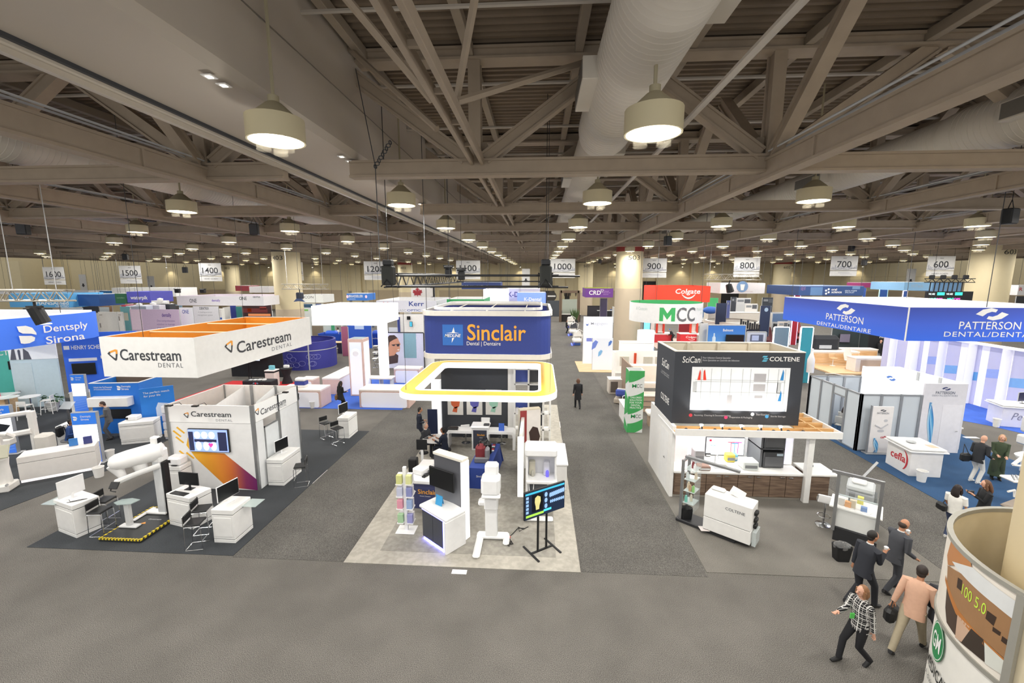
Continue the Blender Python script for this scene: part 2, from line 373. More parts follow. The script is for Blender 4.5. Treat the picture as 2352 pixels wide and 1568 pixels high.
# ---- pale soffit with downlights, track under its edge ----
SOFF = M('BDB3A5', .75, 0, 0, .03, 1, name='soffit_paint')
sf = T('soffit', 'long pale boxed soffit with small square downlights along the roof', 'soffit', 0, 0, 10.35)
pr = [(-6.55, 0), (-4.8, .05), (-4.7, .2), (-4.62, 2.68), (-4.82, 2.68), (-4.82, .3), (-6.4, .3), (-6.4, 2.68), (-6.6, 2.68)]
B().plate([(p[0], p[1]) for p in pr], (0, 92, 0), (1, 0, 0), (0, 0, 1), 91).o('casing', SOFF, sf)
B().box(-6.98, -6.6, 1, 92, -.12, .12, .02).box(-6.72, -6.66, 1, 92, -.2, -.1).o('track', M('C6BDAE', .5), sf)
B().box(-6.6, -6.54, 1, 92, -.06, .3).o('shadow_gap', DGREY, sf)
for k in range(40):
    for z in (.95, 1.8): pass
B().box(-4.66, -4.645, 1, 92, 1.28, 1.30).o('joint', M('857E74', .8), sf)
dl = None
for yy in (6.55, 6.85, 10.9, 11.35, 18.0, 18.6, 24.5, 25.2, 31.5, 32.2, 38, 45):
    b = B().box(-5.02, -4.86, yy, yy + .16, -.012, .0).o('downlight_trim', WHITE, sf)
    B().box(-4.98, -4.90, yy + .04, yy + .12, -.018, -.012).o('downlight_lens', M('FFF4E0', .3, 0, 9.0), b)
# ---- round ducts ----
def duct(x, z, r0, label, y0=4.0):
    t = T('air_duct', label, 'duct', x, 0, z)
    segs = [(y0, 13.3, r0), (13.0, 21.6, r0 * .84), (21.3, 30, r0 * .76), (29.7, 45, r0 * .66), (44.7, 88, r0 * .5)]
    for a, b_, r in segs:
        B().lathe([(r * .94, 0), (r, .06), (r, b_ - a - .5), (r * .93, b_ - a - .12), (r * .8, b_ - a)], 28).xf(Matrix.Translation((0, a, (r0 - r) * .3)) @ Matrix.Rotation(-PI / 2, 4, 'X')).o('duct_section', DUCTW, t, smooth=True)
        n = int((b_ - a - .6) / .16) if a < 25 else 0
        if n:
            rb = B()
            for i in range(n): rb.lathe([(r, -.014), (r + .008, 0), (r, .014)], 28, (0, 0, .16 + .16 * i))
            rb.xf(Matrix.Translation((0, a, (r0 - r) * .3)) @ Matrix.Rotation(-PI / 2, 4, 'X')).o('spiral_seam', DUCTW, t, kind='stuff')
    for a, b_, r in segs[:4]:
        for sg in (-1, 1):
            m = (a + b_) / 2 + (1.2 if sg < 0 else -2.2); w = .85
            g = B().box(sg * r * .72, sg * (r + .26), m - w, m + w, -.26, .16, .01).o('diffuser_box', DUCTW, t)
            B().box(sg * (r + .255), sg * (r + .27), m - w + .06, m + w - .06, -.22, .12).o('diffuser_grille', M('6E6A64', .6), g)
    return t
duct(1.78, 11.42, .72, 'largest pale round spiral air duct above the middle of the hall')
duct(11.4, 11.15, .66, 'pale round air duct with square grilles on the far right of the roof', 5)
duct(-14.6, 11.15, .66, 'pale round air duct over the blue booth on the left', 6)
duct(26.5, 11.15, .6, 'round air duct outermost to the right, above the blue hanging frame', 16); duct(-29, 11.15, .6, 'round air duct outermost to the left', 16)
# ---- columns ----
NUM = M('35312C', .6)
def column(x, y, r, ztop, zband, num, label, red=False, side=0):
    t = T('column', label, 'column', x, y)
    B().lathe([(r, zband), (r, ztop)], 32).o('upper_shaft', CREAM, t, smooth=True)
    B().lathe([(r + .02, 0), (r + .02, zband)], 32).o('lower_shaft', M('C4B49C', .7, 0, 0, .04, 2), t, smooth=True)
    B().lathe([(r + .03, ztop), (r + .03, ztop + .5)], 32).o('collar', M('8E2F28', .6) if red else M('6A6258', .8), t, smooth=True)
    b = B()
    for k in range(6):
        a = PI * k / 3 + .3; b.tube([(r * .5 * math.cos(a), r * .5 * math.sin(a), ztop), (r * 1.7 * math.cos(a), r * 1.7 * math.sin(a), 12.7)], .13, 6)
    b.o('strut', STEELB, t)
    if num:
        def wr(px, pz): a = -PI / 2 + side + px / r; return (x + (r + .02) * math.cos(a), y + (r + .02) * math.sin(a), ztop - .62 + pz)
        text(num, NUM, t, (0, 0, 0), w=1.15, h=.42, wrap=wr)
    return t
column(8.95, 43.9, 1.29, 9.78, 6.2, '503', 'cream column numbered 503 with a red collar, beside the main aisle', True, .15)
column(-26.3, 43.9, 1.34, 9.85, 4.0, '403', 'cream column numbered 403 behind the white banner with orange lining', False, -.12)
column(42.6, 43.9, 1.5, 10.2, 4.3, '603', 'wide cream column numbered 603 behind the large blue hanging frame', False, .1)
column(8.95, 84.2, 1.4, 9.9, 4.3, '502', 'cream column numbered 502 behind the purple sign', False)
column(45.4, 84.2, 1.45, 9.6, 4.3, '602', 'cream column numbered 602 with a dark red collar, left of the blue wave banner', True)
column(-26.3, 84.2, 1.4, 9.6, 4.3, '402', 'cream column numbered 402 far behind the white glowing banner', True)
column(-62, 84.2, 1.4, 9.6, 4.3, '302', 'cream column at the far left beyond the hanging sign 1500', False)
# ---- high bay lamps ----
LAMPG = M('FFF3DC', .4, 0, 16.0, .01, name='lamp_diffuser'); HOUS = M('CFC4A2', .6, 0, 0, .04, 3); HOUSD = M('A89F84', .7)
def lamp():
    t = T('high_bay_lamp', 'x', 'lamp', 0, 0, 9.62, 0, 'high bay ceiling lamps')
    B().tube([(0, 0, .75), (0, 0, 3.42)], .03, 6).o('stem', HOUSD, t)
    B().lathe([(.40, .40), (.34, .47), (.13, .66), (.09, .68), (.09, .78), (0, .8)], 24).o('cone', HOUSD, t, smooth=True)
    B().lathe([(.43, .05), (.46, .05), (.46, .42), (.40, .43), (.40, .38), (.43, .36), (.43, .05)], 24, cap=False).o('housing', HOUS, t, smooth=True)
    B().lathe([(.43, .075), (.43, .09)], 24).o('diffuser', LAMPG, t, smooth=True)
    for a in (.4, 2.4, 4.3):
        B().lathe([(.12, -.12), (.12, -.02), (.108, -.02), (.108, -.12), (.12, -.12)], 14, (.2 * math.cos(a), .2 * math.sin(a), 0), cap=False).o('lens_cup', glassy('F3EFE2', .03), t, smooth=True)
    la = bpy.data.lights.new('bulb_or_fill', 'POINT'); la.shadow_soft_size = .12; la.energy = LAMP_W * .12; la.color = (1, .975, .925)  # fill light added in the air below the fixture to brighten the roof
    lo = bpy.data.objects.new('bulb_or_fill', la); C.objects.link(lo); lo.parent = t; lo.location.z = -.9
    la = bpy.data.lights.new('reflector', 'AREA'); la.shape = 'DISK'; la.size = .78; la.energy = LAMP_W * 1.05; la.color = (1, .975, .925)
    lo = bpy.data.objects.new('reflector', la); C.objects.link(lo); lo.parent = t; lo.location.z = -.13
    return t
L0 = lamp()
XR = [-58, -50.5, -43, -36.4, -29.4, -21.1, -12.8, -4.5, 1.82, 8.4, 14.3, 20.2, 26.4, 32.6, 38.8, 46, 54]
PLACES = []
for i, x in enumerate(XR):
    kmin = {-12.8: 1, -4.5: 0, 1.82: 0, 8.4: 1, 14.3: 2, 20.2: 2}.get(x, 3 if abs(x) < 34 else 5)
    if x == -21.1: kmin = 1
    for k in range(-1, 12):
        if k < kmin:
            a_, b_ = pix((x, 7.5 + 6.75 * k, 9.6))
            if abs(x) > 40 or (-90 < a_ < 2440 and b_ > -120): continue
        if any(abs(x - cx) < 2.2 and abs(7.5 + 6.75 * k - cy) < 2.6 for cx, cy in ((8.95, 43.9), (-26.3, 43.9), (42.6, 43.9), (8.95, 84.2), (45.4, 84.2), (-26.3, 84.2))): continue
        y = 7.5 + 6.75 * k + (.7 if x in (14.3, 20.2) else 0) + (.9 if x < -10 and x > -40 else 0); PLACES.append((x, y, k))
for n, (x, y, k) in enumerate(PLACES):
    side = 'above the main aisles'
    i = XR.index(x)
    lab = 'high bay ceiling lamp, row %s from the left, %s lamp along' % (['one', 'two', 'three', 'four', 'five', 'six', 'seven', 'eight', 'nine', 'ten', 'eleven', 'twelve', 'thirteen', 'fourteen', 'fifteen', 'sixteen', 'seventeen'][i], ORD[k + 1].replace('nearest', 'first'))
    if (i, k) == (8, 0): lab = 'largest high bay ceiling lamp, glowing under the big round duct'
    if (i, k) == (7, 0): lab = 'large high bay ceiling lamp glowing below the pale soffit'
    if n == 0: L0.location = (x, y, 9.62); L0['label'] = lab; MW[L0.name] = Matrix.Translation((x, y, 9.62))
    else:
        q = dup(L0, x, y, 9.62, .7 * n, lab)
# wall washers along the far wall
for k, x in enumerate((-98, -84, -72, -60, -50, -35, -18.5, -14, -4, 16, 30, 36.5, 52, 66, 80)):
    t = T('wall_washer', 'small downlight fixed high on the far wall', 'lamp', x, 93.2, 9.3, 0, 'wall washers on the far wall')
    B().lathe([(.16, 0), (.2, .25), (.1, .35), (0, .36)], 10).o('can', HOUS, t); B().lathe([(.14, -.01), (.14, 0)], 10).o('lens', LAMPG, t); B().box(-.03, .03, 0, 1.05, .3, .36).o('bracket', HOUSD, t)
    la = bpy.data.lights.new('bulb_or_fill', 'SPOT'); la.energy = 260; la.spot_size = R(95); la.spot_blend = .8; la.color = (1, .9, .7); la.shadow_soft_size = .1
    lo = bpy.data.objects.new('bulb_or_fill', la); C.objects.link(lo); lo.parent = t; lo.location = (0, 0, -.05); lo.rotation_euler = (R(14), 0, 0)
# ---- black speakers hung on wires ----
def speaker():
    t = T('hanging_speaker', 'x', 'speaker', 0, 0, 0); B().box(-.2, .2, -.16, .16, 0, .55, .03).o('cabinet', BLACK, t); B().box(-.17, .17, -.175, -.16, .03, .52).o('grille', DGREY, t)
    B().tube([(-.14, 0, .55), (0, 0, .85), (.14, 0, .55)], .015, 5).tube([(0, 0, .85), (0, 0, 3.5)], .01, 4).o('cable', BLACK, t); return t
S0 = None
for u, v, y, lab in ((343, 495, 19, 'black loudspeaker hung left of the pale duct'), (53, 525, 19, 'black loudspeaker hung at the far left under a lamp'), (584, 527, 22, 'black loudspeaker hung above the numbered column, on a dark cable'), (2319, 497, 17, 'black loudspeaker hung at the right edge under the girder'), (1534, 553, 27, 'black loudspeaker hung right of the red-collared column'), (425, 620, 40, 'small black loudspeaker left of the hanging sign 1400'), (1955, 570, 40, 'small black loudspeaker above the sign 700'), (1985, 603, 45, 'small black loudspeaker right of the sign 700'), (288, 590, 38, 'small black loudspeaker above the hanging sign 1500'), (1378, 600, 60, 'tiny black loudspeaker beside the column 502')):
    p = GY(u, v, y)
    if S0 is None: S0 = speaker(); S0.location = p - Vector((0, 0, .27)); S0['label'] = lab
    else: dup(S0, p.x, y, p.z - .27, .3, lab)
# ---- aisle number signs ----
INK = M('2B2C31', .6); PAPER = M('C9C8C6', .55); PAPERG = M('9A9CA6', .6)
random.seed(3)
for n, (num, u, v) in enumerate((('1600', 121, 613), ('1500', 297, 610), ('1400', 481, 604), ('1300', 668, 602), ('1200', 862, 600), ('1100', 1075, 598), ('1000', 1293, 594), ('900', 1503, 593), ('800', 1717, 591), ('700', 1941, 588), ('600', 2164, 588))):
    p = GY(u, v, 44.5); w, h = 2.5, 1.92
    t = T('aisle_sign', 'white hanging aisle sign numbered %s, %s from the left' % (num, ORD[n].replace('nearest', 'first')), 'sign', p.x, 44.5, p.z - h, 0, 'hanging aisle number signs')
    B().box(-w / 2, w / 2, -.02, .02, .55, h, .005).box(-w / 2, w / 2, -.02, .02, 0, .5, .005).o('panel', PAPER, t)
    text(num, INK, t, (p.x, 44.48, p.z - .78), w=1.75 if len(num) == 4 else 1.35, h=.62, bold=.01)
    text('AISLE', INK, t, (p.x, 44.48, p.z - .2), w=.34, h=.1)
    b = B()
    for k in range(16):
        x = -w / 2 + .1 + k * .15; hh = random.uniform(.08, .42); b.box(x, x + .09, -.026, -.021, .72, .72 + hh)
    b.o('skyline_print', PAPERG, t, kind='stuff'); b = B()
    for q in range(2): b.tube([(-w / 2 + .05 + i * .2, -.027, .66 + .05 * math.sin(i * 1.3 + q * 2) + (.03 * (i - 8) if i > 8 else 0)) for i in range(13)], .018, 4)
    b.o('wave_print', M('6F7178', .6), t)
    if num in ('1600', '1400', '800', '600'): text('HENRY SCHEIN', M('55575C', .6), t, (p.x, 44.48, p.z - h + .26), w=1.5, h=.15)
    else: B().box(-.5, .6, -.026, -.021, .3, .34).box(-.3, .8, -.026, -.021, .18, .21).o('sponsor_print', PAPERG, t)
    for s_ in (-1, 1): B().tube([(s_ * w * .45, 0, h), (s_ * w * .45, 0, 12.6 - p.z + h)], .012, 4).o('cable', DGREY, t)
# vertical exit banners near the far wall
for u, v, lab in ((188, 630, 'narrow white banner with a black down arrow at the far left'), (345, 634, 'narrow white banner with a black down arrow right of the second aisle sign'), (1208, 617, 'narrow white banner with a black down arrow above the black lighting truss'), (2095, 617, 'white banner with a black down arrow left of the last aisle sign')):
    p = GY(u, v, 72); t = T('exit_banner', lab, 'banner', p.x, 72, p.z - 3.0, 0, 'down arrow banners'); B().box(-.65, .65, -.02, .02, 0, 3.0).o('cloth', PAPER, t)
    B().plate([(-.15, .3), (.15, .3), (.15, 0), (.32, 0), (0, -.35), (-.32, 0), (-.15, 0)], (0, -.025, 1.1), (1, 0, 0), (0, 0, 1), .01).o('arrow_print', INK, t)
    B().tube([(0, 0, 3.0), (0, 0, 12.6 - p.z + 3)], .012, 4).o('cable', DGREY, t)
# ================= furniture builders =================
def textX(s, mat, parent, u0, v0, u1, v1, x, h, **k):
    """lettering on a side wall facing +x, from the pixel of its left end middle to its right end middle"""
    a, b = GX(u0, v0, x), GX(u1, v1, x); return text(s, mat, parent, ((x), (a.y + b.y) / 2, (a.z + b.z) / 2), (0, 1, 0) if b.y > a.y else (0, -1, 0), (0, 0, 1), w=abs(b.y - a.y), h=h, **k)
def rug(label, poly, mat, z=.012):
    return tag(B().prism(poly, 0.001, z).o('booth_carpet', mat), label, 'carpet', 'booth carpets')
def monitor(label, x, y, z, rz, w=.56, h=.34, frame=BLACK, scr=SCREEN, stand=True, group=None, back=None):
    t = T('monitor', label, 'monitor', x, y, z, rz, group); b0 = .13 if stand else 0
    B().box(-w / 2, w / 2, -.015, .02, b0, b0 + h, .006).o('case', back or frame, t)
    B().box(-w / 2 + .012, w / 2 - .012, -.018, -.014, b0 + .012, b0 + h - .012).o('screen', scr, t)
    if stand: B().box(-.03, .03, .0, .03, 0, b0 + .05, .005).box(-.12, .12, -.09, .09, 0, .012, .003).o('stand', frame, t)
    return t
def desk(label, x, y, rz, w, d, h=1.0, mat=WHITE, group=None, drawer=True):
    t = T('demo_desk', label, 'desk', x, y, 0, rz, group)
    B().box(-w / 2, w / 2, -d / 2, d / 2, .12, h - .16, .006).o('body', mat, t)
    B().box(-w / 2 - .005, w / 2 + .005, -d / 2 - .005, d / 2 + .005, h - .145, h, .012).o('worktop', mat, t)
    B().box(-w / 2, w / 2, -d / 2, d / 2, 0, .105, .006).o('plinth', mat, t)
    B().box(-w / 2 + .01, w / 2 - .01, -d / 2 + .01, d / 2 - .01, .1, h - .14).o('shadow_gap', DGREY, t)
    if drawer: B().box(-w / 2 + .06, w / 2 - .06, -d / 2 - .012, -d / 2, .2, h - .24, .004).o('door', mat, t)
    return t
def lowback_stool(label=None, x=0, y=0, rz=0):
    t = T('counter_stool', label, 'stool', x, y, 0, rz, 'black low back counter stools')
    B().box(-.21, .21, -.2, .2, .70, .755, .02).o('seat', BLACK, t)
    B().box(-.20, .20, .17, .21, .80, 1.0, .015).o('backrest', BLACK, t)
    for sx in (-1, 1):
        B().tube([(sx * .2, .2, 1.0), (sx * .2, .2, .70), (sx * .2, .19, .68), (sx * .2, -.19, .68), (sx * .2, -.2, .66), (sx * .2, -.22, .012), (sx * .2, .22, .012), (sx * .2, .19, .66)], .011, 5).o('leg', CHROME, t, smooth=True)
    B().tube([(-.2, -.21, .25), (.2, -.21, .25)], .011, 5).tube([(-.2, .22, .012), (.2, .22, .012)], .011, 5).o('footrest', CHROME, t)
    return t
def swivel_stool(label, x, y, rz, seatmat, h=.76):
    t = T('swivel_stool', label, 'stool', x, y, 0, rz, 'swivel stools')
    B().lathe([(0, 0), (.21, .005), (.2, .02), (.04, .05), (.03, .06), (.03, h - .05)], 18).o('pedestal', CHROME, t, smooth=True)
    B().tube([(-.19, -.16, h), (-.2, .05, h - .01), (-.2, .16, h + .03), (-.2, .2, h + .22)], .02, 5).tube([(.19, -.16, h), (.2, .05, h - .01), (.2, .16, h + .03), (.2, .2, h + .22)], .02, 5).o('side_rail', CHROME, t)
    B().box(-.2, .2, -.18, .17, h - .03, h + .03, .02).o('seat', seatmat, t); B().box(-.2, .2, .16, .2, h, h + .24, .015).o('backrest', seatmat, t)
    B().tube([(0, -.17, .3), (.12, -.12, .3), (.17, 0, .3), (.12, .12, .3), (0, .17, .3), (-.12, .12, .3), (-.17, 0, .3), (-.12, -.12, .3), (0, -.17, .3)], .01, 5).o('foot_ring', CHROME, t); return t
def bin_(label, x, y, mat, r=.16, h=.34, sq=False, bag=None):
    t = T('waste_bin', label, 'bin', x, y, 0)
    if sq:
        b = B(); P = [rrect(-r * k, r * k, -r * .75 * k, r * .75 * k, .05) for k in (.8, 1.0)]; n = len(P[0])
        b.add([(p[0], p[1], 0) for p in P[0]] + [(p[0], p[1], h) for p in P[1]] + [(p[0] * .93, p[1] * .93, h) for p in P[1]] + [(p[0] * .93, p[1] * .93, .03) for p in P[0]],
              [tuple(range(n - 1, -1, -1)), tuple(range(3 * n, 4 * n))] + [(k * n + i, k * n + (i + 1) % n, (k + 1) * n + (i + 1) % n, (k + 1) * n + i) for k in range(3) for i in range(n)]); b.o('bucket', mat, t)
    else: B().lathe([(r * .78, 0), (r, h), (r * 1.06, h), (r * 1.06, h + .02), (r * .95, h + .02), (r * .74, .02), (0, .02)], 18).o('bucket', mat, t, smooth=True)
    if bag:
        b = B(); n = 18
        vs = [((r * (.98 + .05 * math.sin(5 * i)) + .0) * math.cos(2 * PI * i / n) * q, (r * (.75 if sq else .98) + .01 * math.sin(7 * i)) * math.sin(2 * PI * i / n) * q, z + .012 * math.sin(3.3 * i)) for q, z in ((1.05, h - .06), (1.07, h + .025), (.8, h + .0), (.5, h - .1)) for i in range(n)]
        b.add(vs, [(k * n + i, k * n + (i + 1) % n, (k + 1) * n + (i + 1) % n, (k + 1) * n + i) for k in range(3) for i in range(n)] + [tuple(range(3 * n, 4 * n))]).o('bin_bag', bag, t, smooth=True)
    return t
def emb(b, pts, o, u, v, t=.004): return b.plate(pts, o, u, v, t)
def hang(t, pts, ztop=12.6, r=.012):
    for p in pts: B().tube([p, (p[0], p[1], ztop)], r, 4).o('cable', DGREY, t, True)
def carepath(cx, cy, s):
    """three-cornered ring emblem as two polygons (dark part, orange part)"""
    o = [(-.5, .1), (-.42, .22), (.3, .5), (.45, .42), (.4, -.2), (.28, -.5), (.12, -.48)]; i = [(-.3, .08), (.22, .3), (.2, -.25)]
    return o, i
# ================= booth with the orange-lined banner =================
CHAR = carpet('2A2D31', '464A4E', 'charcoal_carpet')
rug('charcoal carpet under the white desks and stools on the left', [(-14.05, 10.0), (-8.1, 10.0), (-8.1, 19.35), (-14.05, 19.35)], CHAR)
ORANGE = M('E08A1E', .7, 0, 0, .05, 3); INKC = M('3E4146', .5); ORG = M('F2A33A', .5)
t = T('hanging_banner', 'white rectangular hanging banner frame with an orange lining', 'banner', -11.92, 15.5, 4.32)
sgn = [(-13.45, 12.2), (-10.4, 12.2), (-10.4, 18.85), (-13.45, 18.85)]
B().ring(sgn, 4.32, 5.56, .03).o('fabric', M('F0EFEC', .7), t, True)
B().ring([(-13.42, 12.23), (-10.43, 12.23), (-10.43, 18.82), (-13.42, 18.82)], 4.33, 5.54, .02).o('lining', ORANGE, t, True)
for y in (13.9, 16.5): B().tube([(-13.42, y, 5.5), (-10.42, y, 5.5)], .025, 6).o('cross_bar', M('F3D9B0', .5), t, True)
p = GY(329, 772, 12.6); hang(t, [(p.x, 12.6, 5.5), (-10.6, 18.5, 5.5), (-13.2, 18.4, 5.5)], 12.6, .007)
def brand(t, plane, u0, v0, u1, v1, val, sub, emb_px, h=None):
    pass
textY('Carestream', INKC, t, 274, 801, 417, 829, 12.2, bold=.012)
textY('DENTAL', M('77797D', .5), t, 363, 833, 421, 844, 12.2, spacing=1.25)
def triring(t, o, u, v, s):
    o, u, v = Vector(o), Vector(u), Vector(v); n = u.cross(v)
    out = [(-.5, .12), (-.3, .3), (.25, .5), (.45, .45), (.42, .1), (.3, -.4), (.2, -.5), (.05, -.42)]; inn = [(-.3, .08), (-.2, .18), (.2, .32), (.27, .28), (.26, .1), (.2, -.25), (.15, -.28), (.05, -.22)]
    for nm, mt, ks in (('emblem_dark', INKC, (4, 5, 6, 7, 0)), ('emblem_orange', ORG, (1, 2, 3))):
        b = B()
        for k in ks:
            l = (k + 1) % 8; b.add([o + u * p[0] * s + v * p[1] * s + n * .006 for p in (out[k], out[l], inn[l], inn[k])], [(0, 1, 2, 3)])
        b.o(nm, mt, t, True)
p = GY(260, 815, 12.2); triring(t, p, (1, 0, 0), (0, 0, 1), .36)
textX('Carestream', INKC, t, 543, 793, 668, 774, -10.4, .42, bold=.012); textX('DENTAL', M('77797D', .5), t, 624, 800, 670, 791, -10.4, .15, spacing=1.25)
p = GX(526, 797, -10.4); triring(t, p, (0, 1, 0), (0, 0, 1), .42)
# white booth room
t = T('exhibit_booth', 'white walled booth room with an orange and purple stripe print', 'booth', -11.2, 14.7)
X0, X1, Y0, Y1, ZT = -12.74, -9.66, 13.45, 16.2, 3.05
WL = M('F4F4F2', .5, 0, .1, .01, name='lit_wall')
B().box(X0, X1 - .1, Y0, Y0 + .05, 0, 2.42).o('front_wall', M('F4F4F3', .5), t, True); B().box(X0, X1 - .1, Y0 - .02, Y0 + .05, 2.44, ZT).o('header', WL, t, True)
B().box(X0, X0 + .05, Y0 + .05, Y1, 0, ZT).o('side_wall', WHITE, t, True); B().box(X0, X1, Y1 - .05, Y1, 0, ZT).o('rear_wall', WHITE, t, True)
B().box(X1 - .05, X1, Y0 + .1, Y0 + .5, 0, 2.42).box(X1 - .05, X1, Y0 + 1.5, Y1, 0, 2.42).o('side_wall', M('EDEFF0', .5), t, True); B().box(X1 - .05, X1 + .02, Y0 + .1, Y1, 2.44, ZT).o('side_header', WL, t, True)
for (x, y) in ((X0 + .03, Y0), (X1 - .05, Y0 + .05), (X1 - .03, Y1 - .05), (X0 + .03, Y1 - .05), (X0 + 1.2, Y1 - .05), (X0 + 2.2, Y1 - .05), (X1 - .03, Y0 + 1.4)): B().box(x - .05, x + .05, y - .05, y + .05, 0, ZT + .01).o('post', ALU, t, True)
B().box(X1 - .04, X1 - .01, Y0 + .55, Y0 + 1.4, .02, 2.1).o('door', M('E6EAEC', .4), t, True)
B().box(X1 - .02, X1 + .015, Y0 + .5, Y0 + .56, 0, 2.15).box(X1 - .02, X1 + .015, Y0 + .5, Y0 + 1.45, 2.1, 2.16).box(X1 - .02, X1 + .015, Y0 + 1.39, Y0 + 1.45, 0, 2.15).o('door_frame', ALU, t, True)
for (a, b_) in (((X0 + .9, Y1 - .05), (X0 + 1.7, Y0 + .1)), ((X1 - .9, Y1 - .05), (X1 - .2, Y0 + .5))): B().add([(a[0], a[1], ZT - .02), (b_[0], b_[1], ZT - .02), (b_[0], b_[1], ZT - .5), (a[0], a[1], ZT - .9)], [(0, 1, 2, 3)]).o('drape', M('EEEFEF', .8), t, True)
textY('Carestream', INKC, t, 438, 944, 531, 958, Y0 - .025, bold=.008); textY('DENTAL', M('9A9CA0', .5), t, 496, 962, 534, 968, Y0 - .025, spacing=1.2)
triring(t, GY(428, 953, Y0 - .025), (1, 0, 0), (0, 0, 1), .2)
textX('Carestream', INKC, t, 598, 944, 656, 921, X1 + .02, .22, bold=.008); textX('DENTAL', M('9A9CA0', .5), t, 634, 938, 658, 929, X1 + .02, .09); triring(t, GX(590, 946, X1 + .02), (0, 1, 0), (0, 0, 1), .24)
pp = [(432, 1003), (440, 1036), (515, 1041), (590, 1101), (592, 1126), (521, 1118), (450, 1052), (428, 1022)]
q = [GY(u, v, Y0 - .004) for u, v in pp]
b = B().add([(v.x, Y0 - .004, max(.01, v.z)) for v in q], [tuple(range(8))])
for u, v in ((410, 996), (416, 1010), (424, 1042), (440, 1046), (418, 988)):
    p = GY(u, v, Y0); b.plate([(-.2, .09), (-.15, .13), (.1, -.08), (.06, -.12)], (p.x, Y0 - .002, p.z), (1, 0, 0), (0, 0, 1), .003)
b.o('stripe_print', ramp_mat([(0, 'F4B92E'), (.3, 'EFA02A'), (.6, 'D9743A'), (.8, '8C3560'), (1, '6B2368')], 0, -.85, 1.55, name='stripe_print'), t, True)
for x, y, d in ((X0 + .55, Y0, 0), (X0 + 1.45, Y0, 0), (X1, Y0 + 1.3, 1)):
    e = (x, y - .45, ZT + .12) if not d else (x + .4, y, ZT + .14); B().tube([(x, y + .03, ZT), (x, y - .05, ZT + .1), e] if not d else [(x - .02, y, ZT), e], .01, 4).o('arm', DGREY, t, True)
    B().box(e[0] - .1, e[0] + .1, e[1] - .06, e[1] + .06, e[2] - .03, e[2] + .02, .01).o('arm_light', BLACK, t, True)
# wall tv with dental scan
a, b_ = GY(430, 984, 13.38), GY(528, 1039, 13.38)
t = T('wall_television', 'large wall television showing a bluish dental scan on white booth room', 'television', (a.x + b_.x) / 2, 13.4, b_.z); w = b_.x - a.x; h = a.z - b_.z
B().box(-w / 2, w / 2, -.03, .045, 0, h, .01).o('case', BLACK, t); B().box(-w / 2 + .02, w / 2 - .02, -.036, -.03, .02, h - .02).o('screen', M('8FA6E8', .3, 0, 1.0, .1, 3), t)
b = B()
for k in range(3): b.plate(rings(10, .12, .13), (-.38 + .26 * k, -.037, h * .74), (1, 0, 0), (0, 0, 1), .002); 
for k in range(3): b.plate(rings(10, .11, .17), (-.36 + .27 * k, -.037, h * .27), (1, 0, 0), (0, 0, 1), .002)
b.o('teeth_picture', M('D7DCF5', .3, 0, .9), t); B().box(-w / 2 + .03, -w / 2 + .2, -.04, -.036, .05, h - .1).box(.36, w / 2 - .06, -.04, -.036, .06, h - .1).box(-.5, .3, -.039, -.036, h * .44, h * .56).o('dark_picture', M('2A2F4E', .3, 0, .5), t)
B().plate([(0, -.08), (.09, .03), (.05, .09), (0, .06), (-.05, .09), (-.09, .03)], (.08, -.041, h * .3), (1, 0, 0), (0, 0, 1), .002).o('pink_spot', M('E0409A', .3, 0, .8), t)
# desks
desk('white desk with cables and the back of a white monitor, by the carpet corner', -13.45, 10.9, R(-18), .95, .62); desk('white desk with black monitor beside the striped platform', -10.5, 11.5, R(-14), .95, .66)
desk('white desk with tilted white-framed screen at the carpet edge', -8.72, 10.9, 0, .62, .76); desk('white desk against the side of the white booth room', -9.3, 14.4, 0, .58, 1.15, .98); desk('white desk at the far end of the charcoal carpet', -8.92, 18.85, 0, .52, .95, .98)
m = monitor('white monitor seen from behind on a white desk, cables hanging', -13.5, 10.85, 1.0, R(-102), .62, .5, WHITEG, SCREEN)
monitor('black desktop monitor on the white desk beside the scanner platform', -10.55, 11.6, 1.0, R(-5), .66, .4); monitor('tilted white-framed computer screen on the desk nearest the aisle', -8.82, 10.95, 1.0, R(78), .68, .46, WHITEG)
monitor('white-framed screen on the desk along the booth room side', -9.36, 14.4, .98, R(78), .62, .42, WHITEG); monitor('white-framed screen on the desk at the far end of charcoal carpet', -9.05, 18.75, .98, R(75), .62, .45, WHITEG)
tag(B().box(-.28, .28, -.09, .09, 0, .02, .006).xf(Matrix.Translation((-10.62, 11.3, 1.0)) @ Matrix.Rotation(R(-12), 4, 'Z')).o('keyboard', BLACK), 'black keyboard in front of the black desktop monitor', 'keyboard')
tag(B().tube([(-13.5, 10.75, 1.012), (-13.35, 10.65, 1.012), (-13.2, 10.78, 1.012), (-13.05, 10.85, 1.012), (-13.2, 10.7, 1.012), (-13.4, 10.6, 1.012)], .008, 4).o('cable', DGREY), 'dark cable lying on the desk behind the white monitor', 'cable')
for nm, x, y, z in (('clear glass shelf sticking out left of the corner desk', -14.05, 10.85, .9), ('clear glass shelf sticking out right of the aisle desk', -8.2, 11.1, .9)):
    tag(B().box(x - .2, x + .2, y - .22, y + .22, z, z + .012).o('glass_shelf', glassy('DCEBE8', .45)), nm, 'shelf')
for (u, v, rz, lab) in ((229, 1170, 95, 'black stool beside the corner desk, nearer one of two'), (240, 1146, 95, 'black stool behind another beside the corner desk'), (448, 1197, 105, 'black stool nearest the aisle between two white desks'), (464, 1166, 105, 'black stool behind another between two white desks'), (690, 1068, -70, 'black stool at the desk along the booth room side'), (748, 970, 60, 'black stool left of the desk at the carpet far end'), (774, 982, 60, 'black stool beside the desk at the carpet far end, right one of two')):
    p = G(u, v, .74); lowback_stool(lab, p.x, p.y, R(rz))
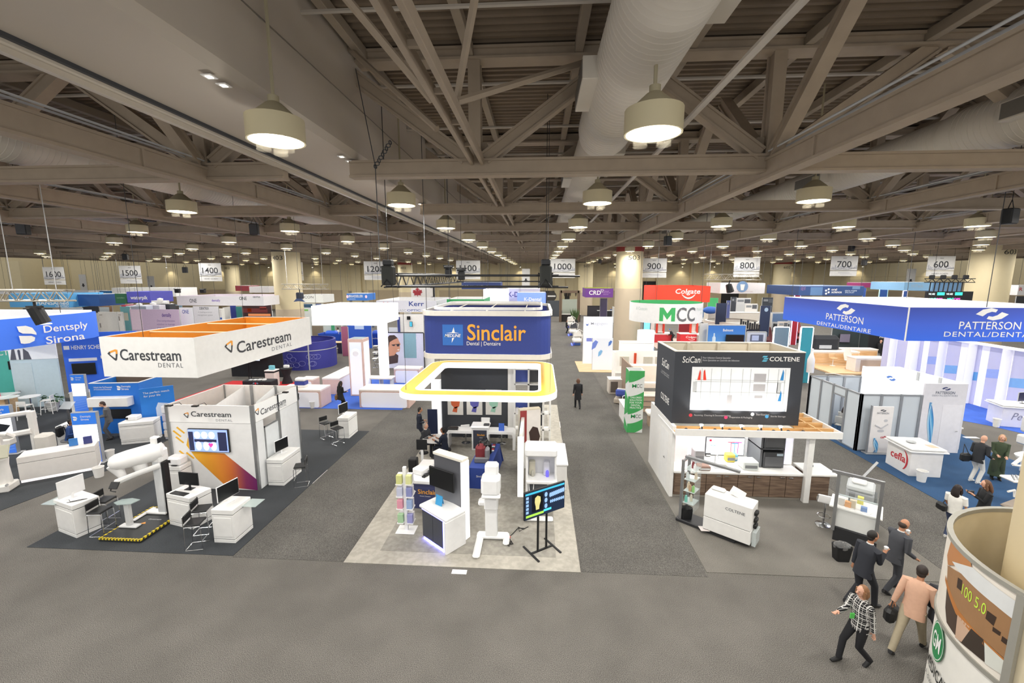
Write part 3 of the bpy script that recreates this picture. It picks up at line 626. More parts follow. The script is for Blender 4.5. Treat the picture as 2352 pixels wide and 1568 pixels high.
# panoramic scanner on its platform
t = T('scanner_platform', 'low black platform edged with yellow and black tape', 'platform', -11.68, 11.2, .012)
B().box(-.62, .62, -.85, .85, 0, .10, .01).o('deck', M('2B2D2F', .5), t); n = 0
TAPEY = M('EBD128', .5)
b1 = B(); b2 = B()
for k in range(13):
    for (dst, lo, hi, ax) in ((None, -.62, .62, 0), (None, -.85, .85, 1)):
        a = lo + (hi - lo) * k / 13; e = lo + (hi - lo) * (k + .55) / 13
        for sd in (-1, 1):
            if ax == 0: b1.plate([(a, 0), (e, 0), (e + .03, .05), (a + .03, .05)], (0, sd * .82 - .025, .101), (1, 0, 0), (0, 1, 0), .003); 
            else: b1.plate([(0, a), (.05, a + .03), (.05, e + .03), (0, e)], (sd * .595 - .025, 0, .101), (1, 0, 0), (0, 1, 0), .003)
        if ax == 0: b1.box(a, e, -.856, -.85, .06, .1)
        else: b1.box(.62, .626, a, e, .06, .1)
b1.o('hazard_tape', TAPEY, t, kind='stuff')
B().plate([(-.1, 0), (.1, .03), (.02, .12)], (-.05, -.12, .102), (1, 0, 0), (0, 1, 0), .002).o('arrow_print', ORG, t)
text('Carestream', M('D8D8D8', .5), t, (-11.55, 11.35, .115), (1, 0, 0), (0, 1, 0), w=.4, off=.002)
t = T('panoramic_scanner', 'large white panoramic dental scanner on the taped platform', 'scanner', -11.55, 11.75, .112); SH = M('F5F4F2', .3)
B().box(-.16, .1, -.12, .12, 0, 1.72, .02).o('column', M('DFE1E2', .3), t); B().box(.1, .2, -.1, .1, 0, 1.7, .02).o('rail', BLACK, t); B().box(-.55, .12, -.16, .1, 0, .07, .02).box(-.62, -.5, -.55, .2, 0, .05, .02).o('foot', SH, t)
a, e = Vector((-1.0, -.62, 1.84)), Vector((.08, .12, 2.02)); d_ = e - a
rs = [(.06, .1), (.17, .2), (.23, .28), (.26, .31), (.27, .3), (.28, .28), (.26, .25), (.18, .18)]; fr = [0, .04, .14, .35, .6, .85, .96, 1.0]
B().tube([a + d_ * f for f in fr], rs, 16, ref=(0, 0, 1)).xf(Matrix()).o('rotating_head', SH, t, smooth=True)
B().tube([a + d_ * .06 + Vector((0, 0, -.05)), a + d_ * .16 + Vector((0, 0, -.3)), a + d_ * .22 + Vector((0, 0, -.52))], [(.17, .15), (.15, .13), (.1, .09)], 10).o('sensor_housing', SH, t, smooth=True)
B().tube([a + d_ * .5 + Vector((0, 0, -.1)), a + d_ * .55 + Vector((0, 0, -.42))], [(.22, .2), (.17, .15)], 10).o('source_housing', SH, t, smooth=True)
B().box(-.22, .16, -.14, .2, 1.66, 2.1, .06).o('shoulder', SH, t); B().box(-.2, .02, -.06, .12, 2.2, 2.46, .03).o('ceiling_box', SH, t); B().box(.0, .03, -.02, .08, 2.26, 2.42).o('display', BLACK, t)
B().tube([(.1, -.1, 1.6), (-.3, -.5, 1.5), (-.75, -.7, 1.32)], [(.05, .09), (.045, .08), (.1, .09)], 8).o('control_arm', SH, t, smooth=True); B().box(-.12, .14, -.02, .02, -.1, .1, .01).xf(Matrix.Translation((-.68, -.84, 1.3)) @ Matrix.Rotation(R(-35), 4, 'X')).o('touch_panel', BLACK, t)
B().tube([(-.85, -.75, 1.25), (-.85, -.8, 1.1), (-.7, -.8, 1.08)], .018, 5).o('hand_grip', BLACK, t)
t = T('patient_table', 'small glass topped table on a metal post on the platform', 'table', -11.95, 10.95, .112); B().prism([(-.3, -.1), (-.1, -.2), (.25, -.12), (.3, .12), (0, .18), (-.25, .1)], .78, .8).o('table_top', glassy('C8D8D6', .6), t)
B().box(-.07, .07, -.06, .06, .06, .78, .01).o('post', M('D9DADA', .4), t); B().box(-.28, .28, -.1, .1, 0, .06, .02).o('foot', M('D9DADA', .4), t)
t = desk('narrow white cabinet with a scanner box in front of the booth room', -12.3, 13.15, 0, .58, .46, 1.05, drawer=True)
t = T('film_scanner', 'white desktop film scanner on the narrow white cabinet', 'scanner', -12.3, 13.15, 1.05); B().box(-.24, .26, -.2, .2, 0, .3, .06).o('case', WHITEG, t); B().box(-.15, -.05, -.206, -.2, .12, .22).o('display', BLACK, t); B().box(-.02, .18, -.24, -.2, .03, .05).o('tray', BLACK, t)
for k, (u, v, w_, d_) in enumerate(((741, 1094, .42, 1.1), (1055, 1313, .38, .16), (1294, 975, .36, .9), (1302, 1018, .36, .8), (283, 1052, .35, .35), (1538, 730, .3, .3))):
    p = G(u, v); tag(B().box(p.x - w_ / 2, p.x + w_ / 2, p.y - d_ / 2, p.y + d_ / 2, .001, .004).o('floor_sticker', M('F4F0F4', .4)), 'white floor sticker ' + ('in the aisle right of the charcoal carpet', 'on the carpet in front of the vinyl floor', 'in the main aisle, farther one of two', 'in the main aisle, nearer one of two', 'beside the white waste bins', 'far down a side aisle')[k], 'sticker', 'floor stickers')

AISC = carpet('413F3C', '74716C', 'darker_aisle_carpet')
for x0, x1, lab in ((-8.08, -5.05, 'darker grey aisle carpet between the charcoal carpet and the vinyl floor'), (1.14, 4.28, 'darker grey main aisle carpet right of the vinyl floor'), (10.32, 13.33, 'darker grey aisle carpet left of the blue carpet')): tag(B().box(x0, x1, 9.95, 60, .001, .006).o('aisle_carpet', AISC), lab, 'carpet', 'aisle carpets')
# ================= navy and yellow island booth in the middle =================
VIN = carpet('ACA79C', 'B8B3A8', 'pale_vinyl', 12, .5); VIN2 = carpet('918D85', '9F9B92', 'grey_vinyl', 12, .6)
rug('pale stone-look vinyl floor under the island booth with yellow canopy', [(-5.03, 9.92), (1.12, 9.92), (1.12, 24.2), (-5.03, 24.2)], VIN)
rug('darker grey vinyl inset on the island booth floor', [(-4.25, 10.45), (.52, 10.45), (.52, 23.6), (-4.25, 23.6)], VIN2, .016)
NAVYS = M('2A3C86', .6, 0, .04, .08, 20, name='navy_fabric'); YEL = M('F0C04A', .5, 0, .12); GLOW = M('FFFFFF', .4, 0, .6, .01, name='backlit_white'); LEDV = M('7A7CFF', .4, 0, 5.0, .01, name='violet_led')
YELT = M('F1AC3B', .5)
t = T('hanging_banner', 'navy hanging banner ring with big yellow lettering and white rims', 'banner', -1.9, 17, 4.5)
def rr(g, z0, z1, th, nm, mt, gz=0): B().ring(rrect(-4.16 - g, .44 + g, 14.9 - g, 19.4 + g, .5 + max(0, g)), z0, z1, th).o(nm, mt, t, True, smooth=False)
rr(0, 4.66, 6.02, .04, 'fabric', NAVYS); rr(.05, 4.48, 4.66, .12, 'lower_rim', OFFW); rr(.05, 6.02, 6.2, .1, 'upper_rim', OFFW); rr(-.3, 6.2, 6.3, .06, 'inner_rim', WHITE); rr(-.06, 4.6, 6.1, .02, 'lining', M('1F2F7C', .6))
for x in (-3.2, -1.9, -.5): B().tube([(x, 14.9, 6.15), (x, 19.4, 6.15)], .02, 5).o('cross_bar', OFFW, t, True)
yy = 14.9
textY('Sinclair', YELT, t, 1073, 744, 1208, 783, yy, bold=.012); textY('Dental | Dentaire', WHITE, t, 1072, 784, 1150, 796, yy)
p, q = GY(1016, 745, yy), GY(1064, 793, yy); B().box(p.x, q.x, yy - .008, yy - .002, q.z, p.z).o('logo_square', M('2F6CC0', .5), t, True)
cx, cz = (p.x + q.x) / 2, (p.z + q.z) / 2; s_ = q.x - p.x
B().plate([(-.34, .09), (-.04, .13), (.05, .38), (.1, .13), (.32, .09)], (cx, yy - .01, cz), (s_, 0, 0), (0, 0, s_), .003).plate([(-.04, -.14), (.07, -.14), (-.06, -.38)], (cx, yy - .01, cz), (s_, 0, 0), (0, 0, s_), .003).o('star_print', WHITE, t, True)
text('MEDLINE', WHITE, t, (cx, yy - .008, cz - .02), w=s_ * .78, h=s_ * .15, bold=.02, shear=.25)
hang(t, [(-4.0, 15.1, 6.2), (.3, 15.1, 6.2), (-4.0, 19.2, 6.2), (.3, 19.2, 6.2)])
# yellow canopy ring
t = T('canopy_ring', 'yellow rounded canopy ring with glowing white fascia', 'canopy', -2.1, 16.3, 3.3)
def cr(g, z0, z1, th, nm, mt): B().ring(rrect(-4.75 - g, .62 + g, 13.45 - g, 19.2 + g, .8 + g, 7), z0, z1, th).o(nm, mt, t, True)
cr(.03, 3.36, 3.56, .04, 'outer_fascia', GLOW); cr(-.01, 3.5, 3.56, .5, 'top_panel', YEL); cr(-.51, 3.34, 3.58, .1, 'inner_fascia', GLOW)
hang(t, [(-4.5, 14, 3.55), (.4, 14, 3.55), (-4.5, 18.9, 3.55), (.4, 18.9, 3.55)], 6.2, .008)
# dark back wall with three pictures
CH = M('3E4147', .7, 0, 0, .06, 20, name='charcoal_panel')
t = T('display_wall', 'charcoal back wall between white glowing posts under the yellow canopy', 'wall panel', -2.9, 18.9)
B().box(-4.42, -1.38, 18.85, 19.05, 0, 3.46, .01).o('panel', CH, t, True); B().box(-4.85, -4.45, 18.7, 19.05, 0, 2.7, .01).o('post', GLOW, t, True); B().box(-1.36, -1.08, 18.8, 19.05, 0, 3.4, .01).o('post', WHITE, t, True)
for u0, u1, v0, v1, c1, lab in ((1027, 1064, 895, 953, 'C9603A', 'framed print of orange tinted gloved hands on the charcoal wall'), (1071, 1108, 895, 953, '5A5AA8', 'framed print in violet and blue, middle of the charcoal wall'), (1115, 1152, 895, 953, '9CCBB5', 'framed print with pale green glove, right on the charcoal wall')):
    a, b_ = GY(u0, v0, 18.8), GY(u1, v1, 18.8); k = T('wall_picture', lab, 'picture', (a.x + b_.x) / 2, 18.84, b_.z); w, h = b_.x - a.x, a.z - b_.z
    B().box(-w / 2, w / 2, -.03, 0, 0, h, .005).o('board', M('DEDCD6', .5), k)
    B().plate([(-.3, .55), (-.05, .7), (.2, .5), (.32, .62), (.25, .3), (.0, .2), (-.25, .35)], (0, -.034, h * .05), (w, 0, 0), (0, 0, h), .002).plate([(-.1, .25), (.15, .3), (.1, .05), (-.2, .08)], (0, -.034, h * .05), (w, 0, 0), (0, 0, h), .002).o('print', M(c1, .6), k)
# shelf unit right of the wall
t = T('display_shelf_unit', 'white open shelf unit with boxes right of the charcoal wall', 'shelf unit', -.3, 18.9)
for x in (-1.05, -.42, .25, .55): B().box(x - .04, x + .04, 18.6, 19.0, 0, 3.35).o('upright', WHITE, t, True)
for z in (.5, 1.25, 1.95, 2.6, 3.3): B().box(-1.05, .55, 18.6, 19.0, z, z + .06).o('shelf', WHITE, t, True)
B().box(-1.02, -.46, 18.96, 19.0, 1.35, 1.9).box(-1.02, -.46, 18.96, 19.0, 2.65, 3.2).o('back_panel', M('5467B8', .5), t, True); B().box(-.38, .2, 18.96, 19.0, .6, 3.2).o('back_panel', M('5A5D63', .6), t, True)
for k, (x, z, c) in enumerate(((-.95, 1.31, 'E8E6E6'), (-.75, 1.31, '3C55B8'), (-.6, 1.31, 'D9D4DE'), (-.9, 2.01, 'DAD6F0'), (-.65, 2.01, '5064C8'), (-.25, 1.31, 'EDEDED'), (.0, 1.31, 'C9CDD2'), (-.2, 2.01, 'E4E4E8'), (.38, 2.01, '3A3A3A'))):
    tag(B().box(x - .08, x + .08, 18.66, 18.84, z, z + .2, .006).o('product_box', M(c, .5)), 'small product box number %s along the white shelf unit' % ORD[k].replace('nearest', 'first'), 'box', 'product boxes on the shelf unit')
# desks before the wall
for (x, lab) in ((-3.3, 'white waterfall desk left of the navy podium'), (-1.58, 'white waterfall desk right of the navy podium')):
    t = T('waterfall_desk', lab, 'desk', x, 17.75); b = B()
    b.plate([(-.62, 0), (-.62, .72), (-.54, .82), (.54, .82), (.62, .72), (.62, 0), (.52, 0), (.52, .68), (.46, .72), (-.46, .72), (-.52, .68), (-.52, 0)], (0, .3, 0), (1, 0, 0), (0, 0, 1), .6); b.o('frame', WHITEG, t)
t = T('podium', 'navy fronted white podium with yellow lettering', 'podium', -2.45, 17.6); B().box(-.36, .36, -.25, .3, 0, .98, .03).o('body', WHITEG, t); B().box(-.4, .4, -.3, .35, .98, 1.1, .04).o('top', WHITEG, t); B().box(-.29, .29, -.26, -.25, .1, .92).o('front_panel', M('3B3E4C', .5), t)
text('Sinclair', YELT, t, (-2.4, 17.335, .72), w=.34, bold=.01); text('Dental', WHITE, t, (-2.4, 17.335, .6), w=.12)
tag(B().box(-2.3, -2.05, 17.4, 17.6, 1.1, 1.16, .02).o('card_reader', DGREY), 'dark card reader on the navy podium', 'device'); tag(B().box(-3.9, -3.45, 17.55, 17.85, .82, .9, .03).o('laptop_bag', BLACK), 'black laptop bag on the left white desk', 'bag')
tag(B().plate([(-.12, 0), (.12, 0), (.12, .32), (-.12, .32)], (-1.55, 17.6, .82), (1, 0, 0), (0, .2, 1), .01).o('leaflet_stand', M('3C66C8', .5)), 'blue leaflet standing on the right white desk', 'leaflet')
for (x, y, rz, lab) in ((-3.2, 18.2, 20, 'white swivel chair behind the left waterfall desk'), (-2.35, 18.35, 0, 'white high swivel chair behind the podium'), (-1.6, 18.2, -30, 'white swivel chair behind the right waterfall desk')): swivel_stool(lab, x, y, R(rz), WHITEG, .55 if x != -2.35 else .85)
# front slanted panel wall with television, counter with violet glow
t = T('panel_wall', 'freestanding grey panel wall with glowing white end, beside the violet-lit counter', 'wall panel', -2.5, 11.35, 0, R(-30)); 
B().box(-.52, .48, -.06, .18, 0, 2.34, .01).o('panel', ramp_mat([(0, '8F9094'), (.45, '77787D'), (1, '55565C')], 2, 0, 2.4, .6), t); B().box(-.54, .56, -.08, .2, 2.34, 2.42, .01).o('cap', M('F0EBDD', .5), t)
B().box(.49, .58, -.08, .2, 0, 2.34, .01).o('end_post', GLOW, t)
k = T('wall_television', 'black television hung on the slanted grey panel wall', 'television', -2.62, 11.28, 1.45, R(-30)); B().box(-.5, .42, -.1, -.04, 0, .58, .01).o('case', BLACK, k); B().box(-.48, .4, -.105, -.1, .02, .56).o('screen', SCREEN, k)
t = T('counter', 'white counter with dark doors and violet light along its edges', 'counter', -2.64, 11.0, 0, R(-39)); w, d_ = .6, .36
B().box(-w, w, -d_, d_, .94, 1.04, .03).o('worktop', WHITEG, t); B().box(w - .1, w, -d_, d_, 0, .96, .03).o('waterfall_side', WHITEG, t); B().box(-w + .06, w - .1, -d_ + .08, d_ - .04, .06, .94).o('body', WHITE, t)
for s_ in (0, 1): B().box(-w + .07 + s_ * .48, -w + .54 + s_ * .48, -d_ + .06, -d_ + .08, .08, .9, .004).o('door', M('44474E', .5), t)
B().box(-w + .08, w - .12, -d_ + .04, -d_ + .06, .905, .935).box(w - .125, w - .1, -d_ - .004, -d_ + .06, .05, .93).box(-w + .08, w - .12, -d_ + .09, -d_ + .11, .02, .05).o('violet_led_strip', LEDV, t)
la = bpy.data.lights.new('violet_glow', 'AREA'); la.shape = 'RECTANGLE'; la.size = 1.0; la.size_y = .05; la.energy = 14; la.color = (.3, .3, 1); lo = bpy.data.objects.new('violet_glow', la); C.objects.link(lo); lo.parent = t; lo.location = (0, -.26, .055)
tag(B().plate([(-.12, 0), (.12, 0), (.12, .26), (-.12, .26)], (-2.75, 11.05, 1.05), (.86, -.5, 0), (.1, .2, 1), .01).plate([(-.12, 0), (.12, 0), (.12, .26), (-.12, .26)], (-2.72, 11.2, 1.05), (.86, -.5, 0), (-.1, -.25, 1), .01).o('tent_card', M('3FA0D8', .5)), 'blue and orange tent card on the violet-lit counter', 'card')
t = T('leaflet_rack', 'slim white rack with bright product packs beside the violet-lit counter', 'rack', -3.82, 11.45); B().box(-.28, .28, -.22, .22, 0, .03, .01).o('foot', WHITEG, t); B().box(-.05, .05, -.05, .05, 0, 1.98, .01).o('pole', WHITEG, t)
n = 0
for z, c1, c2 in ((1.5, 'D3D58C', 'DDDFA0'), (1.12, 'C6C9DC', '8A8FBE'), (.74, 'E09AAA', '9AB0D4'), (.3, 'A8CCA0', '9A9ACA')):
    for s_, c in ((-1, c1), (1, c2)):
        B().box(s_ * .05, s_ * .24, -.14, .14, z - .03, z).o('shelf', WHITEG, t)
        for j in range(2):
            k = tag(B().box(-3.82 + s_ * .06, -3.82 + s_ * .22, 11.32 + j * .13, 11.44 + j * .13, z, z + .26, .005).o('product_pack', M(c if j == 0 else 'E9E6EA', .5)), '%s product pack on the slim white rack, %s tier' % (['coloured', 'pale'][j] + (' left' if s_ < 0 else ' right'), {1.5: 'top', 1.12: 'second', .74: 'third', .3: 'lowest'}[z]), 'pack', 'packs on the slim rack')
t = T('reception_desk', 'white desk with navy front and yellow lettering behind the slim rack', 'desk', -3.55, 12.9, 0, R(-4)); B().box(-.5, .42, -.3, 1.1, 0, .88, .01).o('body', M('3A4068', .5), t); B().box(-.58, .5, -.38, 1.2, .88, 1.02, .03).o('worktop', WHITEG, t)
text('Sinclair', YELT, t, (-3.48, 12.58, .62), (1, -.07, 0), w=.62, bold=.01, off=.02); text('Dental | Dentaire', WHITE, t, (-3.55, 12.58, .47), (1, -.07, 0), w=.35, off=.02); B().plate([(-.08, 0), (.02, .08), (.1, .02), (0, -.08)], (-3.95, 12.6, .6), (1, -.07, 0), (0, 0, 1), .02).o('star_print', WHITE, t, True)
t = T('intraoral_unit', 'white console with black keyboard on the lettered navy desk', 'device', -3.75, 13.15, 1.02, R(-25)); B().box(-.22, .2, -.3, .5, 0, .2, .03).o('case', WHITEG, t); B().box(.22, .34, -.35, .3, 0, .04, .01).o('keyboard', BLACK, t)
for a in range(3): B().tube([(.28 + .06 * math.cos(q / 2 + a), -.2 + .2 * a + .06 * math.sin(q / 2 + a), .06 + .03 * a) for q in range(13)], .012, 5).o('cable', DGREY, t)
t = T('tablet_kiosk', 'slim white kiosk with black tablet near the seated men', 'kiosk', -4.3, 15.0); B().box(-.12, .12, -.12, .12, 0, .03).o('foot', WHITEG, t); B().box(-.04, .04, -.04, .04, 0, 1.1).o('pole', WHITEG, t); B().box(-.2, .2, -.05, .0, 1.0, 1.4, .01).o('tablet', BLACK, t)
tag(B().box(-4.6, -4.3, 14.2, 14.5, .0, .95, .03).o('equipment_case', BLACK), 'black upright equipment case behind the lettered desk', 'case')
t = T('round_table', 'white table at which two men sit by the glowing post', 'table', -4.25, 16.75); B().lathe([(0, .72), (.5, .72), (.5, .76), (0, .76)], 24).o('table_top', WHITEG, t); B().lathe([(.25, 0), (.25, .02), (.04, .04), (.04, .72)], 14).o('pedestal', CHROME, t)
t = T('roll_banner', 'dark navy banner stand beside the glowing left post', 'banner', -4.72, 18.3); B().box(-.22, .22, -.02, .02, .04, 1.5).o('cloth', M('1F2A4C', .6), t); B().box(-.25, .25, -.08, .08, 0, .05).o('foot', ALU, t)
# blue cloth table with backpacks
t = T('clothed_table', 'table under a royal blue cloth with bags on it', 'table', -1.95, 15.2, 0, R(-4)); b = B(); P = []; NP = 40
for k, (sx, z) in enumerate(((0, .76), (0, .74), (.03, .4), (.08, .02))):
    for i, (x, y) in enumerate(rrect(-.38 - sx, .38 + sx, -1.15 - sx, 1.15 + sx, .05, 9)): P.append((x + (.02 * k * math.sin(i * 2.1) if k > 1 else 0), y + (.02 * k * math.cos(i * 1.7) if k > 1 else 0), z))
NP = len(P) // 4
b.add(P, [tuple(range(NP))] + [(k * NP + i, (k + 1) * NP + i, (k + 1) * NP + (i + 1) % NP, k * NP + (i + 1) % NP) for k in range(3) for i in range(NP)]); b.o('tablecloth', M('2C4490', .8), t, smooth=True)
text('Sinclair', WHITE, t, (-1.97, 14.03, .5), w=.3, off=.05)
t = T('backpack', 'dark red and grey backpack on the blue cloth table', 'backpack', -2.0, 14.75, .76); B().box(-.24, .1, -.2, .2, 0, .6, .1).o('bag', M('7A2A30', .8), t); B().box(.1, .26, -.18, .18, 0, .5, .08).o('front_pocket', M('8B8B90', .8), t); B().box(-.26, .26, -.3, -.18, 0, .2, .03).o('grey_tray', M('6D6E72', .6), t)
for s_ in (-.12, .08): B().tube([(s_, -.1, .58), (s_ + .02, -.1, .72), (s_ + .06, .1, .72), (s_ + .04, .12, .58)], .02, 5).o('strap', BLACK, t)
t = T('backpack', 'black backpack behind the red one on the blue cloth', 'backpack', -1.95, 15.2, .76); B().box(-.22, .24, -.15, .15, 0, .55, .1).o('bag', BLACK, t); B().tube([(-.1, 0, .54), (-.06, 0, .68), (.06, 0, .68), (.1, 0, .54)], .02, 5).o('handle', BLACK, t)
for k in range(6): tag(B().box(-1.78 + .0, -1.66, 15.5 + k * .14, 15.6 + k * .14, .76, .8, .01).o('name_tag', M(['E8E8EA', 'B02030', '2A2A30'][k % 3], .5)), '%s tag lying on the blue cloth, %s along' % (['white', 'red', 'black'][k % 3], ORD[k].replace('nearest', 'first')), 'tag', 'tags on the blue cloth')
# white imaging unit in the centre
t = T('panoramic_scanner', 'tall white imaging unit standing alone on a U-shaped foot', 'scanner', -1.28, 11.2)
B().box(-.42, .5, -.12, .14, .02, .16, .05).box(-.42, -.22, -.95, .1, 0, .12, .05).box(.34, .52, -.35, .1, 0, .12, .05).o('foot', WHITEG, t); B().box(-.17, .17, -.1, .12, .1, 1.1, .02).o('column', WHITEG, t); B().box(-.19, .19, -.16, .14, .95, 1.5, .03).o('carriage', WHITEG, t)
B().box(-.26, .26, -.3, .22, 1.42, 1.95, .08).o('head', WHITEG, t); B().box(-.18, .2, -.05, .25, 1.9, 2.24, .06).o('upper_head', WHITEG, t); B().box(-.24, .28, -.34, -.1, 1.38, 1.46, .03).o('chin_tray', WHITEG, t); B().box(-.36, -.16, -.14, .1, 1.05, 1.2, .04).o('side_arm', WHITEG, t)
# right partition with picture and shelf canopy
t = T('partition', 'tall white partition right of the centre, glossy edge towards the front', 'wall panel', -.55, 14.6); B().box(-.62, -.5, 13.6, 15.7, 0, 2.1, .01).o('panel', WHITE, t, True); B().box(-.66, -.46, 13.54, 13.62, 0, 2.13, .01).o('end_post', GLOW, t, True); B().box(-.66, -.62, 13.7, 15.6, .1, 2.0).o('dark_face', CH, t, True)
a = GY(1192, 1012, 15.9); k = T('light_box', 'cream-topped light box with a red and brown portrait print', 'light box', -.32, 15.9, 1.05, R(18)); B().box(-.42, .42, -.12, .12, 0, 1.35, .01).o('frame', M('E7DFC9', .5), k); B().box(-.4, -.14, -.128, -.12, .03, 1.3).o('red_print', M('9A3A3A', .6), k); B().box(-.14, .4, -.128, -.12, .03, 1.3).o('pale_print', M('D9D3CC', .6, 0, .3), k)
B().plate([(-.15, 0), (-.2, .4), (-.05, .62), (.15, .55), (.25, .2), (.2, 0)], (.15, -.13, .03), (1, 0, 0), (0, 0, 1), .003).o('hair_print', M('3A2620', .6), k)
B().box(-.4, .4, -.1, .1, -1.05, 0, .01).o('plinth', WHITE, k)
t = T('product_canopy', 'white shelf unit with deep top ledge, intraoral devices below', 'shelf unit', .12, 12.9); B().box(-.5, .5, -.4, .35, 1.9, 2.16, .05).o('top_ledge', WHITEG, t); B().box(-.48, .48, .2, .3, 0, 1.95).o('back_panel', M('E8E8EC', .5, 0, .1), t); B().box(-.48, -.4, -.3, .3, .0, 1.9, .02).o('side', WHITEG, t); B().box(.42, .48, -.3, .3, 1.1, 1.9, .02).o('side', WHITEG, t); B().box(-.46, .5, -.42, .3, 1.02, 1.14, .03).o('shelf', WHITEG, t); B().box(-.36, .2, -.2, .2, 0, 1.02, .01).o('dark_base', M('54575D', .6), t)
B().tube([(-.38, -.3, 1.02), (-.36, -.34, .8), (-.3, -.36, .62), (-.24, -.34, .8), (-.22, -.3, 1.0)], .014, 5).o('hose', WHITEG, t)
for x, c, lab in ((-.28, 'D9D4C2', 'cream dispenser under the white ledge'), (.18, 'E8E8F4', 'white dispenser with violet light under the ledge')):
    k = T('dispenser', lab, 'device', x + .12, 12.95, 1.14); B().box(-.1, .1, -.1, .12, 0, .45, .03).o('body', M(c, .4), k); B().lathe([(.05, 0), (.05, .16), (.03, .2), (0, .2)], 10, (.02, -.14, 0)).o('nozzle', M('6A62D8' if x > 0 else 'BBB8AC', .4, 0, .6 if x > 0 else 0), k)
t = T('floor_unit', 'low white wheeled unit behind the television stand', 'device', .35, 12.2); B().box(-.75, .15, -.1, .12, 0, .1, .04).o('foot', WHITEG, t); B().box(-.75, -.5, -.12, .14, 0, .75, .05).o('post', WHITEG, t)
t = T('side_counter', 'white counter with papers at the right edge of the vinyl floor', 'counter', .75, 15.0); B().box(-.3, .28, -.9, .9, 0, .92, .02).o('body', WHITE, t); B().box(-.34, .32, -.95, .95, .92, 1.0, .02).o('worktop', WHITEG, t)
for k in range(5): tag(B().box(.55 + .1 * (k % 2), .7 + .1 * (k % 2), 14.3 + .3 * k, 14.5 + .3 * k, 1.0, 1.008).o('paper', M('D5D5E6', .5)), 'paper sheet on the side counter, %s from the front' % ORD[k].replace('nearest', 'first'), 'paper', 'papers on the side counter')
# television on its stand
t = T('television_stand', 'large television with blue x-ray pictures on a black twin-pole stand', 'television', .15, 10.75, 0, R(35))
for x in (-.14, .14): B().tube([(x, 0, .03), (x, 0, 1.4)], .032, 8).o('pole', BLACK, t)
B().box(-.2, .2, -.03, .03, 0, .05, .01).o('foot', BLACK, t)
for x in (-.36, .36): B().box(x - .03, x + .03, -.38, .38, 0, .045, .01).o('foot', BLACK, t)
B().box(-.36, .36, -.03, .03, .0, .045, .005).o('foot_bar', BLACK, t)
W2, H2, Z0 = .66, .78, 1.12
B().box(-W2, W2, -.12, -.06, Z0, Z0 + H2, .01).o('case', BLACK, t); B().box(-W2 + .02, W2 - .02, -.126, -.12, Z0 + .02, Z0 + H2 - .02).o('screen', M('15233A', .3, 0, .8), t)
yq = -.13; B().box(-W2 + .03, W2 - .03, yq, yq + .004, Z0 + H2 - .09, Z0 + H2 - .04).o('menu_bar', M('3AA8C8', .3, 0, .9), t); B().box(-W2 + .05, -.05, yq, yq + .004, Z0 + .07, Z0 + .13).o('green_bar', M('9AD04A', .3, 0, .9), t); B().box(-.05, .2, yq, yq + .004, Z0 + .1, Z0 + .16).o('cyan_bar', M('4AC8E8', .3, 0, .9), t)
B().plate([(-.09, .1), (-.08, .22), (0, .27), (.09, .22), (.1, .1), (.06, -.02), (.05, -.12), (-.05, -.12), (-.06, -.02)], (-.25, yq + .002, Z0 + .34), (1, 0, 0), (0, 0, 1), .003).o('skull_picture', M('C8C080', .4, 0, .7), t); B().box(-.43, -.07, yq + .004, yq + .006, Z0 + .17, Z0 + .66).o('black_picture', M('06080C', .4), t)
b = B()
for k in range(9): b.plate(rings(8, .035, .07), (.16 + .055 * k, yq, Z0 + .52 + .004 * k), (1, 0, 0), (0, 0, 1), .003)
for k in range(8): b.plate(rings(7, .03, .05), (.18 + .06 * k, yq, Z0 + .33), (1, 0, 0), (0, 0, 1), .003)
for k in range(3): b.plate(rings(8, .05, .07), (.02, yq, Z0 + .25 + .16 * k), (1, 0, 0), (0, 0, 1), .003)
for k in range(5): b.box(-W2 + .05, -W2 + .13, yq, yq + .004, Z0 + .18 + .1 * k, Z0 + .25 + .1 * k)
b.o('xray_pictures', M('86A9D0', .4, 0, .8), t, kind='stuff')
t = T('power_cord', 'black power cord with a red plug coiled on the vinyl floor', 'cord', -.6, 11.2, .018)
B().tube([(.35, .6, .01), (.2, .45, .02), (.05, .55, .02), (.1, .35, .01), (.25, .5, .02), (.05, .5, .02), (-.1, .2, .01), (-.2, .05, .01), (-.05, -.25, .01), (-.25, -.3, .02), (-.1, -.15, .02), (-.15, -.38, .02), (-.3, -.2, .01), (-.08, -.28, .02)], .012, 5).o('cable', BLACK, t); B().box(-.24, -.14, .0, .06, 0, .05, .01).o('plug', M('D8503A', .5), t)
# black lighting truss
BT = M('26272A', .55, .3)
def box_truss(t, a, e, s, mt, n, r=.025):
    a, e = Vector(a), Vector(e); d_ = (e - a); sd = d_.normalized().cross(Vector((0, 0, 1))) * s; up = Vector((0, 0, s)); cs = [(-sd - up) / 2, (sd - up) / 2, (sd + up) / 2, (-sd + up) / 2]
    for c in cs: B().tube([a + c, e + c], r, 6).o('chord', mt, t, True)
    b = B()
    for k in range(n):
        p, q = a + d_ * (k / n), a + d_ * ((k + 1) / n)
        for i in range(4):
            j = (i + 1) % 4; b.tube([p + cs[i], q + cs[j]] if k % 2 == 0 else [p + cs[j], q + cs[i]], r * .55, 4, cap=False)
    b.o('lacing', mt, t, True, kind='stuff')
t = T('lighting_truss', 'black lighting truss frame hung above the navy banner', 'truss', -2.2, 19, 7.1)
box_truss(t, (-4.6, 13.2, 7.27), (-4.6, 25, 7.27), .42, BT, 26); box_truss(t, (.2, 13.2, 7.27), (.2, 25, 7.27), .42, BT, 26)
